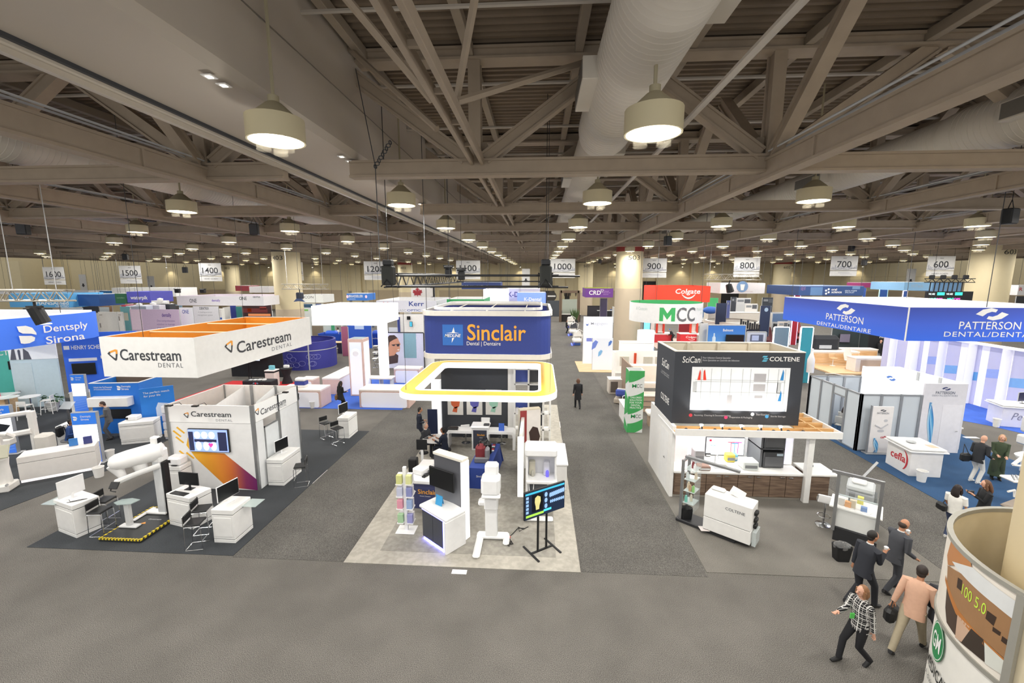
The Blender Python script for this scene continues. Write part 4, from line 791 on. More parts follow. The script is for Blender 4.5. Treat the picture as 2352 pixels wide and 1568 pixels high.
for y, z in ((13.3, 7.42), (13.3, 7.08), (25, 7.45), (25, 7.1)): B().tube([(-4.8, y, z), (.6, y, z)], .035, 6).o('cross_pipe', BT, t, True)
B().tube([(.2, 13.4, 7.4), (1.25, 13.4, 7.4)], .03, 6).tube([(.2, 13.4, 7.06), (.9, 13.4, 7.06)], .03, 6).o('outrigger', BT, t, True)
for x, lab in ((-4.62, 'left'), (.2, 'right')):
    k = T('chain_bag', 'black canvas chain bag at the %s front corner of the black truss' % lab, 'bag', x, 13.1, 7.1); B().box(-.18, .18, -.18, .18, .02, .62, .05).o('bag', M('2E302E', .85), k); B().box(-.14, .14, -.14, .14, .62, .8, .03).o('hoist', BT, k)
    B().tube([(-.18, -.2, -.02), (0, -.2, .2), (.18, -.2, -.02)], .02, 5).o('bridle', BT, k); B().tube([(0, 0, .8), (0, 0, 5.4)], .012, 4).o('cable', BLACK, k)
for u, v, y, lab in ((1030, 622, 20, 'black moving head light on the black truss, left of two'), (1060, 628, 20, 'black moving head light on the black truss, right of two')):
    p = GY(u, v, y); k = T('stage_light', lab, 'light', p.x, y, p.z - .2); B().box(-.2, .2, -.1, .1, .3, .42, .02).o('base', BT, k); B().box(-.15, .15, -.12, .12, -.1, .3, .04).o('head', BT, k); B().tube([(-.25, 0, .44), (.25, 0, .44)], .03, 5).o('clamp', BT, k); B().tube([(0, 0, .44), (0, 0, 4.8)], .01, 4).o('cable', BLACK, k)
t = T('rigging_chain', 'steel rigging chain hooked on a wire below the roof, left of the cable ladder', 'chain', -4.1, 11.0, 10.1)
for k in range(9): B().tube([(.05 * math.cos(a) * (1 if k % 2 else .3) + .05 * k, .05 * math.cos(a) * (.3 if k % 2 else 1), .07 * k + .045 * math.sin(a)) for a in [2 * PI * i / 8 for i in range(9)]], .014, 4).o('link', DGREY, t)
B().tube([(0, 0, 0), (0, 0, -2.6)], .012, 4).tube([(0, 0, 0), (-.5, .3, 2.4)], .012, 4).o('wire', DGREY, t)
# ================= dark panel booth with walnut counter =================
GRC = carpet('605D57', '827E77', 'grey_booth_carpet')
rug('mid grey carpet under the dark panel booth', [(4.3, 10.12), (10.3, 10.12), (10.3, 22.5), (4.3, 22.5)], GRC)
GREEN = M('3DA35A', .5); SLATE = M('33373F', .6, 0, 0, .08, 25, name='slate_print')
WALN = wood('5C4A3E', '84705F', 'walnut_laminate', .8, 0); PLY = wood('C79A62', 'E0BB86', 'plywood', .6, 0)
t = T('exhibit_booth', 'booth with a big dark slate sign box above a walnut counter kitchen', 'booth', 6.6, 14.9)
x0, x1, y0, y1, z0, z1 = 4.5, 8.62, 14.2, 16.3, 2.5, 4.95
B().box(x0, x1, y0, y0 + .06, z0, z1).o('front_sign', SLATE, t, True); B().box(x0, x0 + .06, y0 + .06, y1, z0, z1).o('side_sign', SLATE, t, True)
B().box(x1 - .06, x1, y0 + .06, y1, z0, z1).box(x0 + .06, x1, y1 - .06, y1, z0, z1).o('rear_panel', M('D9CDB6', .7), t, True)
B().ring([(x0 - .01, y0 - .01), (x1 + .01, y0 - .01), (x1 + .01, y1 + .01), (x0 - .01, y1 + .01)], z1, z1 + .03, .09).o('rim', M('E9E4DA', .5), t, True)
for x in (5.6, 6.7, 7.8): B().box(x - .05, x + .05, y1 - .14, y1 - .06, z0, z1).o('stud', M('CFC4AE', .6), t, True)
B().box(x0 - .03, x0 + .08, 13.9, 16.7, 0, 2.5).o('side_wall', WHITE, t, True); B().box(x0 + .08, 8.9, 15.25, 15.33, 0, 2.45).o('rear_wall', M('F2F2F3', .5, 0, .1), t, True)
B().box(8.76, 8.94, 13.75, 13.93, 0, 2.35, .01).o('post', WHITE, t, True)
B().box(4.45, 9.62, 13.55, 13.61, 2.3, 2.52).box(9.56, 9.62, 13.61, 15.6, 2.3, 2.52).box(4.45, 9.62, 13.61, 15.6, 2.3, 2.34).o('canopy_fascia', WHITE, t, True); B().box(4.5, 9.56, 13.61, 14.2, 2.345, 2.36).box(8.62, 9.56, 14.2, 15.6, 2.345, 2.36).o('canopy_deck', PLY, t, True)
for y in (13.9, 14.45, 15.0, 15.5): B().box(8.62, 9.56, y, y + .04, 2.36, 2.52).o('joist', PLY, t, True)
B().box(9.05, 9.09, 13.61, 15.6, 2.36, 2.5).box(4.5, 9.56, 14.06, 14.1, 2.36, 2.45).o('joist', PLY, t, True)
for k in range(9):
    x = 4.85 + .46 * k; B().tube([(x, 13.72, 2.44), (x, 13.78, 2.44)], .06, 8).o('lamp_socket', BLACK, t, True)
for k, x in enumerate((5.35, 6.0, 6.62, 7.22, 7.85)):
    B().tube([(x, 13.75, 2.36), (x, 13.75, 2.5), (x, 13.8, 2.56)], .025, 6).o('spot_arm', BLACK, t, True); B().lathe([(.03, -.06), (.06, .03), (0, .035)], 10, (x, 13.82, 2.58)).o('spot_lamp', M('FFF8E8', .3, 0, 14.0, .01, name='spot_glow'), t, True)
    la = bpy.data.lights.new('sign_spot', 'SPOT'); la.energy = 30; la.spot_size = R(95); la.spot_blend = .7; lo = bpy.data.objects.new('sign_spot', la); C.objects.link(lo); lo.parent = t; lo.location = (x - 6.6, 13.78 - 14.9, 2.68); lo.rotation_euler = (R(158), 0, 0); la.color = (1, .97, .92)
for x in (5.0, 6.3, 7.3, 8.4): B().lathe([(0, 0), (.07, 0), (.07, .02)], 10, (x, 14.5, 2.28)).o('added_puck_light', M('FFF8E8', .3, 0, 9.0), t, True)  # glowing discs added under the canopy to brighten the kitchen
la = bpy.data.lights.new('kitchen_fill', 'AREA'); la.shape = 'RECTANGLE'; la.size = 3.8; la.size_y = .3; la.energy = 70; la.color = (1, .98, .95); lo = bpy.data.objects.new('kitchen_fill', la); C.objects.link(lo); lo.parent = t; lo.location = (0, -.4, 2.27)  # added area fill over the worktop, larger than the discs
wy = y0 - .004
textY('SciCan', WHITE, t, 1568, 818, 1608, 833, y0, bold=.006, shear=.1); textY('Your Infection Control Specialist', M('C6C8CC', .5), t, 1614, 819, 1678, 825, y0, shear=.2); textY('Votre Spécialiste en Contrôle des Infections', M('C6C8CC', .5), t, 1614, 825, 1698, 831, y0, shear=.2); textY('COLTENE', WHITE, t, 1768, 819, 1836, 830, y0, bold=.02)
p = GY(1761, 824, y0); b = B()
for k in range(3): b.plate([(-.12, 0), (.02, 0), (.06, .05), (-.08, .05)], (p.x + (k - 1) * .03 * (-1 if k == 2 else 1), wy, p.z - .09 + .07 * k), (1, 0, 0), (0, 0, 1), .003)
b.o('emblem_print', M('5FB9D6', .5), t, True)
B().tube([(GY(1611, 818, y0).x, wy, GY(1611, 818, y0).z), (GY(1611, 833, y0).x, wy, GY(1611, 833, y0).z)], .006, 4).o('rule_print', LGREY, t, True)
# the kitchen picture on the sign
a, e = GY(1590, 842, y0), GY(1806, 945, y0); W_, H_ = e.x - a.x, a.z - e.z; px_ = lambda f, g: (a.x + W_ * f, e.z + H_ * g)
B().box(a.x, e.x, wy - .002, wy + .002, e.z, a.z).o('picture_ground', M('E7E9EB', .5, 0, .12), t, True); b = B(); c = B(); g = B()
def pr_(b, f0, f1, g0, g1, dy=.004): q0, q1 = px_(f0, g0), px_(f1, g1); b.box(q0[0], q1[0], wy - .002 - dy, wy, q0[1], q1[1])
for f in (.1, .2, .3, .4, .52, .6, .78, .88, .95): pr_(b, f, f + .006, .08, .97)
for gg in (.42, .66, .7): pr_(b, .04, .96, gg, gg + .012)
pr_(b, .02, .06, .42, .66); pr_(b, .88, .92, .42, .66); b.o('picture_lines', M('C3C6C8', .5), t, True)
pr_(c, .64, .76, .68, .86, .006); pr_(c, .64, .76, .46, .62, .006); pr_(c, .66, .74, .3, .36, .006); pr_(c, .38, .43, .16, .36, .006); c.o('picture_machines', M('ADABAE', .5), t, True); pr_(g, .0, .985, .0, .06, .006); g.o('picture_floor', M('B4BCC6', .5), t, True)
for f0, g0, c_ in ((.06, .7, 'E2402C'), (.12, .7, 'E2402C'), (.905, .72, '2F86C8'), (.9, .24, '2F86C8')):
    q0 = px_(f0, g0); B().plate([(0, 0), (.1, 0), (.1, .25), (.07, .36)] if f0 < .1 or f0 > .8 else [(0, 0), (.1, 0), (.04, .36), (0, .3)], (q0[0], wy - .009, q0[1]), (1, 0, 0), (0, 0, 1), .003).o('arrow_print', M(c_, .5), t, True)
for u, v, s_, c_ in ((1586, 953, 'Receiving, Cleaning & Decontamination', 'C83A48'), (1667, 958, 'Preparation & Packaging', 'C83A70'), (1728, 951, 'Sterilization', 'E8EEF2'), (1761, 956, 'Sterile Storage', '4AA0D8')):
    p = GY(u, v, y0); B().plate(rings(10, .06, .06), (p.x, wy - .002, p.z), (1, 0, 0), (0, 0, 1), .003).o('bullet_print', M(c_, .5, 0, .2), t, True); text(s_, M('C9CCD2', .5), t, (p.x + .12 + .016 * len(s_), y0, p.z), w=.032 * len(s_), h=.07)
textX('SciCan', WHITE, t, 1522, 828, 1536, 838, x0, .34, bold=.01) if False else None
def textXn(s, mat, t, u0, v0, u1, v1, x, h, **k):
    a, e = GX(u0, v0, x), GX(u1, v1, x); return text(s, mat, t, (x, (a.y + e.y) / 2, (a.z + e.z) / 2), (0, -1, 0), (0, 0, 1), w=abs(a.y - e.y), h=h, **k)
textXn('SciCan', WHITE, t, 1521, 830, 1537, 839, x0, .28, bold=.006, shear=.1); textXn('Your Infection Control', LGREY, t, 1520, 851, 1537, 861, x0, .07); textXn('Votre Spécialiste', LGREY, t, 1518, 855, 1537, 866, x0, .06)
textXn('COLTENE', WHITE, t, 1518, 907, 1537, 921, x0, .24, bold=.02)
B().tube([(x0 - .035, 14.6, 1.15), (x0 - .08, 14.6, 1.15), (x0 - .08, 14.45, 1.15)], .012, 5).o('door_handle', CHROME, t, True); B().box(x0 - .034, x0 - .03, 14.3, 15.2, .02, 2.1).o('door', M('EFEFEE', .5), t, True)
# kitchen counter
t = T('base_cabinets', 'long walnut base cabinet run with white worktop under the dark sign', 'cabinet', 6.65, 14.3); 
B().box(4.6, 8.76, 13.9, 14.6, .1, .88).o('carcass', WALN, t, True); B().box(4.58, 8.76, 13.84, 15.25, .88, .96, .01).o('worktop', M('F3F2EF', .35), t, True); B().box(4.6, 8.76, 13.95, 14.6, 0, .1).o('plinth', M('B9B2A8', .6), t, True)
for k in range(8):
    xa = 4.62 + .515 * k; d_ = B().box(xa + .008, xa + .507, 13.87, 13.9, .12, .86, .004).o('door', WALN, t, True); B().box(xa + (.3 if k % 2 == 0 else .06), xa + (.45 if k % 2 == 0 else .21), 13.84, 13.87, .8, .83, .005).o('handle', CHROME, d_, True)
B().box(6.0, 6.5, 14.1, 14.45, .955, .97).o('sink', ALU, t, True); B().tube([(6.2, 14.6, .96), (6.2, 14.6, 1.25), (6.2, 14.45, 1.3), (6.2, 14.35, 1.22)], .018, 6).o('faucet', CHROME, t, True)
t = T('end_cabinet', 'walnut end cabinet with white top right of the white post', 'cabinet', 9.35, 14.2); B().box(9.0, 9.65, 13.95, 14.75, 0, .86).o('carcass', WALN, t, True); B().box(8.96, 9.9, 13.9, 14.85, .86, .94, .02).o('worktop', WHITE, t, True)
t = T('tall_cabinet', 'pale pink glowing tall panel cabinet left of the kitchen', 'cabinet', 4.95, 15.0); B().box(4.62, 5.25, 14.6, 15.24, .96, 2.25, .01).o('body', M('F2DADA', .5, 0, .35), t, True); B().box(4.6, 5.28, 14.56, 15.24, 2.25, 2.3).o('top', WHITE, t, True)
t = T('tall_cabinet', 'dark grain tower holding two black sterilizers', 'cabinet', 8.0, 14.9); B().box(7.55, 7.62, 14.3, 15.2, .96, 2.28).o('side', M('6A6C70', .6), t, True); B().box(8.3, 8.34, 14.3, 15.2, .96, 2.28).o('side', M('6A6C70', .6), t, True); B().box(7.55, 8.34, 14.3, 15.2, 1.6, 1.64).box(7.55, 8.34, 14.3, 15.2, 2.24, 2.28).box(7.62, 8.3, 15.1, 15.2, .96, 2.28).o('shelf', M('6A6C70', .6), t, True)
for z, lab in ((.97, 'dark grey tabletop sterilizer in the tower, lower one'), (1.65, 'dark grey tabletop sterilizer in the tower, upper one')):
    k = T('sterilizer', lab, 'sterilizer', 7.96, 14.6, z); B().box(-.32, .32, -.36, .45, 0, .55, .03).o('case', M('3E3F42', .4), k); B().box(-.28, .28, -.375, -.36, .06, .4, .02).o('door', M('5A5B5E', .35), k); B().box(.1, .3, -.37, -.36, .44, .52).o('display', M('9AA8B0', .3, 0, .2), k)
t = T('light_box', 'glowing pale violet panel right of the sterilizer tower', 'panel', 8.55, 14.9); B().box(8.36, 8.76, 14.55, 15.2, .97, 2.2, .01).o('frame', WHITE, t, True); B().box(8.4, 8.72, 14.54, 14.55, 1.0, 2.16).o('diffuser', M('EDEBFF', .4, 0, .6), t, True)
a, e = GY(1622, 1003, 15.2), GY(1708, 1046, 15.2); t = T('wall_television', 'wall screen showing three red and blue instruments over the walnut counter', 'television', (a.x + e.x) / 2, 15.22, e.z); w, h = (e.x - a.x) / 2, a.z - e.z
B().box(-w, w, -.03, .03, 0, h, .01).o('case', DGREY, t); B().box(-w + .02, w - .02, -.036, -.03, .02, h - .02).o('screen', M('E6ECF2', .3, 0, .7), t); text('Alpen', M('3A7A80', .5), t, ((a.x + e.x) / 2 - w * .6, 15.18, e.z + h * .55), w=.25)
for k, (x, z, c) in enumerate(((.3, .42, 'D0405A'), (.48, .36, '4AA0D8'), (.66, .42, 'C04AA0'))): B().tube([(w * x, -.04, h * z - .2), (w * x, -.04, h * z + .2)], .012, 4).box(w * x - .12, w * x + .12, -.046, -.04, h * z + .2, h * z + .23).o('tool_picture', M(c, .4, 0, .4), t)
B().box(-w + .12, -w + .2, -.04, -.036, h - .16, h - .08).o('logo_picture', M('C02040', .4, 0, .4), t)
for (x, y, w, d_, h, c, lab, cat) in ((5.6, 14.6, .35, .35, .5, 'A8A9AC', 'grey upright washer unit beside the pink glowing panel', 'device'), (5.6, 14.05, .4, .3, .16, '8A6E62', 'brown instrument tray on the counter left of the sink', 'tray'), (7.15, 14.25, .5, .45, .3, 'D5DAD8', 'silver washer printer with glass lid on the white worktop', 'device'), (6.75, 14.75, .3, .25, .3, 'E4D25A', 'yellow capped bottles box under the wall screen', 'bottle'), (6.95, 14.85, .2, .2, .25, '7ABAD8', 'pale blue jar under the wall screen', 'jar'), (6.15, 15.1, .2, .06, .14, '222426', 'small black box below the wall screen', 'box'), (9.3, 14.5, .2, .2, .18, 'E6E6E2', 'white dispenser on the walnut end cabinet', 'dispenser')):
    z = .96 if x < 9 else .94; t = T('counter_device', lab, cat, x, y, z); B().box(-w / 2, w / 2, -d_ / 2, d_ / 2, 0, h, .03).o('body', M(c, .4), t); B().box(-w * .4, w * .4, -d_ / 2 - .01, -d_ / 2, h * .25, h * .6, .005).o('front_panel', M('DADCDC' if c < '9' else '77797C', .4), t)
# slanting product frames with white consoles in front
def product_frame(label, x, y, rz, w, flip=1):
    t = T('display_stand', label, 'display', x, y, .012, rz)
    B().box(-w / 2 - .5, w / 2, -.28, .3, 0, .1, .02).o('base', M('2A2B2E', .5), t)
    for yy in (-.22, .26): B().box(-w / 2 - .42, -w / 2 - .34, yy - .03, yy + .03, .1, 1.98, .005).o('post', ALU, t)
    B().box(-w / 2 - .42, w / 2 - .1, -.02, .08, 1.96, 2.03, .005).o('top_bar', ALU, t); B().box(-w / 2 - .4, -w / 2 - .36, -.22, .26, 1.9, 1.97).o('cross_bar', ALU, t)
    for z in (.62, 1.0, 1.36, 1.68): B().box(-w / 2 - .34, -w / 2 - .02, -.2, .24, z, z + .012).o('glass_shelf', glassy('DDEBEA', .5), t)
    B().box(-w / 2 - .02, -w / 2 - .01, -.22, .26, .4, 1.9).o('glass_side', glassy('E6F0F0', .18), t); return t
product_frame('silver product frame with glass shelves beside the lettered white console', 5.25, 11.95, R(-40), 1.2)
random.seed(11)
mx = Matrix.Translation((5.25, 11.95, .012)) @ Matrix.Rotation(R(-40), 4, 'Z')
for k, (z, c) in enumerate(((.63, '7CC8B8'), (.63, 'D8D2C0'), (1.01, '88C070'), (1.01, 'E8D8C0'), (1.01, 'C0A080'), (1.37, 'E0C8A8'), (1.37, 'D8E0E0'), (1.69, '8A3A40'), (1.69, 'E8E8E8'))):
    p = mx @ Vector((-.88 + .1 * (k % 3), -.1 + .14 * (k % 2), z)); tag(B().lathe([(.045, 0), (.045, .14), (.03, .17), (.03, .2), (0, .2)], 10, tuple(p)).o('product_bottle', M(c, .4), None, smooth=True), '%s bottle on the glass shelves beside the lettered console' % ['mint', 'cream', 'green', 'beige', 'tan', 'peach', 'pale', 'dark red', 'white'][k], 'bottle', 'bottles on the glass shelves')
t = T('sterilizer_console', 'white floor console with grey lettering on a black base', 'console', 5.5, 11.72, .1, R(-39)); B().box(-.62, .62, -.3, .3, .04, .42, .01).o('lower_case', WHITE, t); B().box(-.62, .62, -.3, .3, .43, 1.12, .015).o('upper_case', WHITE, t); B().box(-.6, .6, -.28, .28, 0, .45).o('base', BLACK, t)
text('COLTENE', M('6A6C70', .5), t, (5.5 + .2 * .777 - .3 * .63, 11.72 - .2 * .63 - .3 * .777, .98), (.777, -.629, 0), w=.5, bold=.01)
B().box(-.58, -.2, .05, .25, 1.12, 1.2, .05).o('lid_bulge', WHITE, t); B().tube([(.1, .1, 1.12), (.16, .2, 1.32)], [(.22, .05), (.2, .05)], 8).o('top_screen', WHITE, t)
for z in (.45, .62, .82): B().box(.62, .7, -.1, .12, z, z + .12, .02).o('black_dispenser', BLACK, t)
B().box(.64, .74, -.22, .22, 0, .42, .01).o('leaflet_holder', glassy('DDE6E6', .5), t)
bin_('black waste bin with a bag left of the lettered white console', 4.55, 12.45, BLACK, .17, .42, True, BLACK)
tag(B().box(4.75, 5.0, 11.75, 12.0, .115, .125).o('leaflet', M('D8D0CE', .5)), 'printed leaflet on the black base of the lettered console', 'leaflet')
t = T('display_stand', 'silver frame display with white counter and black base near the black stool bin', 'display', 8.95, 11.75, .012, R(-38))
B().box(-.45, .5, -.35, .4, 0, .4, .01).o('base', M('2A2B2E', .5), t); B().box(-.45, .5, -.3, .45, .4, .95, .01).o('counter', WHITE, t); B().box(-.6, .55, -.36, .5, .95, 1.0, .01).o('worktop', WHITE, t)
for x in (-.46, .46): B().box(x - .04, x + .04, -.4, -.34, .3, 2.0, .005).o('post', ALU, t)
B().box(-.62, .5, -.4, -.34, 1.98, 2.06, .005).o('top_bar', ALU, t); B().tube([(.05, -.37, 2.05), (.3, -.1, 2.45)], .04, 4).o('arm', ALU, t)
B().box(-.42, .42, -.36, -.3, 1.36, 1.38).o('glass_shelf', glassy('DDEBEA', .5), t); B().box(-.42, .42, -.39, -.385, .45, 1.95).o('glass_front', glassy('EAF2F2', .12), t)
mx = Matrix.Translation((8.95, 11.75, 1.012)) @ Matrix.Rotation(R(-38), 4, 'Z')
for k, (x, y, h, c, lab) in enumerate(((-.35, -.1, .2, 'E8E6E0', 'white carton left on the framed display counter'), (-.2, -.15, .16, 'E59A3C', 'orange carton on the framed display counter'), (-.1, -.1, .22, 'D8C8A8', 'beige bottle carton on the framed display counter'), (.15, -.15, .12, '5A86C8', 'blue-white carton on the framed display counter'), (.05, .3, .2, 'D8D040', 'yellow carton at the back of the framed display'), (-.15, .3, .25, '3A3A3E', 'black carton at the back of the framed display'))):
    p = mx @ Vector((x, y, 0)); tag(B().box(-.07, .07, -.06, .06, 0, h, .005).xf(Matrix.Translation(p) @ Matrix.Rotation(R(-38), 4, 'Z')).o('product_carton', M(c, .5)), lab, 'carton', 'cartons on the framed display')
for k in range(4):
    p = mx @ Vector((-.3 + .17 * k, -.28 + .05 * (k % 2), 0)); tag(B().box(-.09, .09, -.06, .06, 0, .008).xf(Matrix.Translation(p) @ Matrix.Rotation(R(-20 * k), 4, 'Z')).o('leaflet', M('F2F2F2', .4)), 'white leaflet on the framed display counter, %s from the left' % ORD[k].replace('nearest', 'first'), 'leaflet', 'leaflets on the framed display')
t = T('steriliser', 'grey wheeled washer behind the silver frame display', 'device', 9.6, 12.6, .012, R(-38)); B().box(-.3, .35, -.3, .35, .1, 1.1, .04).o('case', M('8F9296', .4), t); B().box(-.3, .35, -.3, .35, 1.12, 1.3, .05).o('lid', M('C9CDD0', .4), t); B().box(.35, .42, -.2, .3, .8, 1.05, .02).o('handle', DGREY, t); B().box(-.2, .15, -.2, .15, 1.3, 1.42, .05).o('paper_roll', WHITE, t)
bin_('black waste bin with clear bag in front of the silver frame display', 8.02, 10.85, BLACK, .2, .42, True, glassy('9A9A9A', .45))
swivel_stool('white swivel stool with chrome foot right of the walnut cabinets', 8.6, 12.5, R(150), WHITEG, .78)
# ================= blue carpet booth with frosted rooms (right) =================
BLC = carpet('1E3E62', '2F5A86', 'blue_carpet'); ROYC = carpet('2A50B0', '4A78DC', 'royal_carpet')
rug('blue carpet under the frosted glass rooms on the right', [(13.35, 8.5), (13.35, 21.8), (18.0, 21.8), (20.1, 20.8), (19.2, 18.4), (21, 8.5)], BLC)
rug('royal blue carpet below the lit lilac panel wall', [(19.8, 25.2), (22.6, 22.0), (23.2, 20.6), (28, 19.5), (28, 32), (19.8, 32)], ROYC)
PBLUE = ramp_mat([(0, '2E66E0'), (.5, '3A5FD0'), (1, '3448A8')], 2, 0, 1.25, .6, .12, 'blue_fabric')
t = T('hanging_banner', 'large royal blue hanging banner frame with white wave emblem', 'banner', 17, 20.5, 4.98)
pz = [(13.85, 16.95), (20.4, 16.95), (20.4, 25.2), (13.85, 25.2)]
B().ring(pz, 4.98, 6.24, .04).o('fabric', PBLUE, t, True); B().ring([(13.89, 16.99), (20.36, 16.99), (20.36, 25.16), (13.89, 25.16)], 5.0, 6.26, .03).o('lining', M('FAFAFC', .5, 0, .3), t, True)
B().tube([(13.84, 16.94, 4.96), (13.84, 16.94, 6.26)], .025, 6).o('corner_seam', WHITE, t, True)
hang(t, [(16.6, 17, 6.2), (14, 24.8, 6.2), (20.2, 17.2, 6.2), (20.2, 25, 6.2)])
def wave_emblem(t, o, u, v, s, mt, n='emblem_print'):
    o, u, v = Vector(o), Vector(u), Vector(v); nn = u.cross(v)
    top = [(-.5, .0), (-.3, .15), (-.05, .2), (.15, .15), (.1, .06), (-.02, .08), (-.16, .03), (-.28, -.07)]; bot = [(-p[0], -p[1]) for p in top]
    b = B()
    for poly in (top, bot): b.add([o + u * p[0] * s + v * (p[1] - .02) * s + nn * .007 for p in poly], [tuple(range(len(poly)))])
    b.o(n, mt, t, True)
def serif(s, mt, t, o, u, w, h, **k): return text(s, mt, t, o, u, w=w, h=h, bold=.004, **k)
u_ = (0, -1, 0); a, e = GX(1898, 724, 13.85), GX(1983, 739, 13.85); serif('PATTERSON', WHITE, t, (13.85, (a.y + e.y) / 2, (a.z + e.z) / 2), u_, abs(a.y - e.y), .3)
a, e = GX(1877, 740, 13.85), GX(2000, 762, 13.85); serif('DENTAL/DENTAIRE', WHITE, t, (13.85, (a.y + e.y) / 2, (a.z + e.z) / 2), u_, abs(a.y - e.y), .17, spacing=1.1); wave_emblem(t, GX(1943, 709, 13.85), u_, (0, 0, 1), 1.2, WHITE)
a, e = GY(2203, 747, 16.95), GY(2345, 747, 16.95); serif('PATTERSON', WHITE, t, ((a.x + e.x) / 2, 16.95, a.z), (1, 0, 0), e.x - a.x, .29); a, e = GY(2168, 767, 16.95), GY(2402, 767, 16.95); serif('DENTAL/DENTAIRE', WHITE, t, ((a.x + e.x) / 2, 16.95, a.z), (1, 0, 0), e.x - a.x, .19, spacing=1.1); wave_emblem(t, GY(2279, 720, 16.95), (1, 0, 0), (0, 0, 1), 1.15, WHITE)
FROST = M('CBD3DB', .5, 0, .02, .03, 2, name='frosted_panel'); LILW = M('F2F1FA', .4, 0, .2, .02, 2, name='lit_lilac'); AL2 = M('9EA2A8', .45, .5)
t = T('meeting_room', 'frosted glass meeting room with silver posts and an open doorway', 'booth room', 14.8, 20)
def glasswall(p0, p1, n, skip=()):
    p0, p1 = Vector(p0), Vector(p1); d_ = p1 - p0; L = d_.length; ang = math.atan2(d_.y, d_.x)
    for k in range(n + 1):
        q = p0 + d_ * k / n; B().box(q.x - .05, q.x + .05, q.y - .05, q.y + .05, 0, 2.5, .004).o('post', AL2, t, True)
    B().box(0, L, -.04, .04, 2.44, 2.5).box(0, L, -.03, .03, 0, .05).xf(Matrix.Translation(p0) @ Matrix.Rotation(ang, 4, 'Z')).o('rail', AL2, t, True)
    for k in range(n):
        if k in skip:
            B().box(L * k / n + .05, L * (k + 1) / n - .05, -.01, .01, 2.12, 2.44).xf(Matrix.Translation(p0) @ Matrix.Rotation(ang, 4, 'Z')).o('transom_pane', FROST, t, True); B().box(L * k / n + .05, L * (k + 1) / n - .05, -.03, .03, 2.06, 2.12).xf(Matrix.Translation(p0) @ Matrix.Rotation(ang, 4, 'Z')).o('rail', AL2, t, True); continue
        B().box(L * k / n + .05, L * (k + 1) / n - .05, -.01, .01, .05, 2.44).xf(Matrix.Translation(p0) @ Matrix.Rotation(ang, 4, 'Z')).o('pane', FROST, t, True)
glasswall((13.62, 18.4, 0), (13.62, 21.8, 0), 4, (1,)); glasswall((13.62, 18.4, 0), (16.0, 18.4, 0), 3); glasswall((13.62, 21.8, 0), (16.0, 21.8, 0), 3)
t = T('storage_room', 'tall bright white room with door panel and blue swirl print', 'booth room', 16.9, 20)
B().box(16.0, 16.06, 18.4, 21.8, 0, 3.02).o('glow_wall', M('FAFBFF', .4, 0, .3, .01), t, True); B().box(16.04, 17.72, 18.34, 18.42, 0, 3.0).o('front_wall', M('E4E3EA', .5), t, True); B().box(17.66, 17.72, 18.42, 21.8, 0, 3.0).box(16.06, 17.66, 21.74, 21.8, 0, 3.0).o('rear_wall', M('EEF2F4', .5, 0, .25), t, True)
for y in (19.5, 20.6): B().box(17.6, 17.66, y - .05, y + .05, 0, 3.0).o('stud', LGREY, t, True)
B().box(16.85, 17.62, 18.33, 18.345, .03, 2.1).o('door', M('EBEAF0', .5), t, True); B().tube([(17.52, 18.32, .98), (17.52, 18.28, .98), (17.44, 18.28, .98)], .012, 5).o('handle', ALU, t, True)
wave_emblem(t, GX(2047, 868, 16.0), (0, -1, 0), (0, 0, 1), .55, M('5A86D8', .5)); serif('PATTERSON', M('3E4A66', .5), t, (16.86, 18.34, 2.62), (1, 0, 0), .75, .12); serif('DENTAL/DENTAIRE', M('8A90A0', .5), t, (16.86, 18.34, 2.5), (1, 0, 0), 1.0, .07, spacing=1.2); wave_emblem(t, (16.88, 18.34, 2.8), (1, 0, 0), (0, 0, 1), .36, M('343F70', .5))
def swirl(t, x, y, z0, z1, w, nm='swirl_print', n=5):
    for k in range(n):
        c = ['2F7FC0', '5AA6DA', '8FC4E6', '3C8CCB', 'A9D2EC'][k % 5]; b = B(); L = 14
        P = [(x + w * math.sin(3.4 * i / L + .5 * k) + .03 * k * (i / L), y, z0 + (z1 - z0) * i / L) for i in range(L + 1)]
        for i in range(L):
            h = .012 + .02 * math.sin(PI * i / L); g = .012 + .02 * math.sin(PI * (i + 1) / L); b.add([(P[i][0] - h, y - .001 * k, P[i][2]), (P[i][0] + h, y - .001 * k, P[i][2]), (P[i + 1][0] + g, y - .001 * k, P[i + 1][2]), (P[i + 1][0] - g, y - .001 * k, P[i + 1][2])], [(0, 1, 2, 3)])
        b.o(nm, M(c, .5), t, True)
swirl(t, 16.4, 18.335, .1, 2.2, .16)
t = T('roll_banner', 'white banner stand with a red-lettered logo before the frosted room', 'banner', 14.3, 18.1, .012); B().box(-.42, .42, -.03, .03, .04, 2.05, .005).o('panel', M('E7E4E4', .5), t); B().box(-.46, -.42, -.04, .04, .0, 2.08).o('post', AL2, t); B().box(-.55, .55, -.16, .16, 0, .04, .01).o('foot', AL2, t)
wave_emblem(t, (14.3, 18.06, 1.9), (1, 0, 0), (0, 0, 1), .24, M('2B2F40', .5)); serif('PATTERSON', M('6A6F7C', .5), t, (14.3, 18.06, 1.78), (1, 0, 0), .46, .08); text('cefla', M('C02838', .5), t, (14.45, 18.06, .75), w=.26, bold=.02)
b = B(); b.tube([(-.25, -.035, 1.25), (0, -.035, 1.12), (.25, -.035, 1.3)], .03, 4).plate(rings(10, .14, .06), (.0, -.034, 1.0), (1, 0, 0), (0, 0, 1), .003).plate(rings(8, .08, .06), (.15, -.034, 1.45), (1, 0, 0), (0, 0, 1), .003); b.o('chair_print', M('BFC0C6', .5), t); swirl(t, 14.12, 18.058, .06, .7, .12)
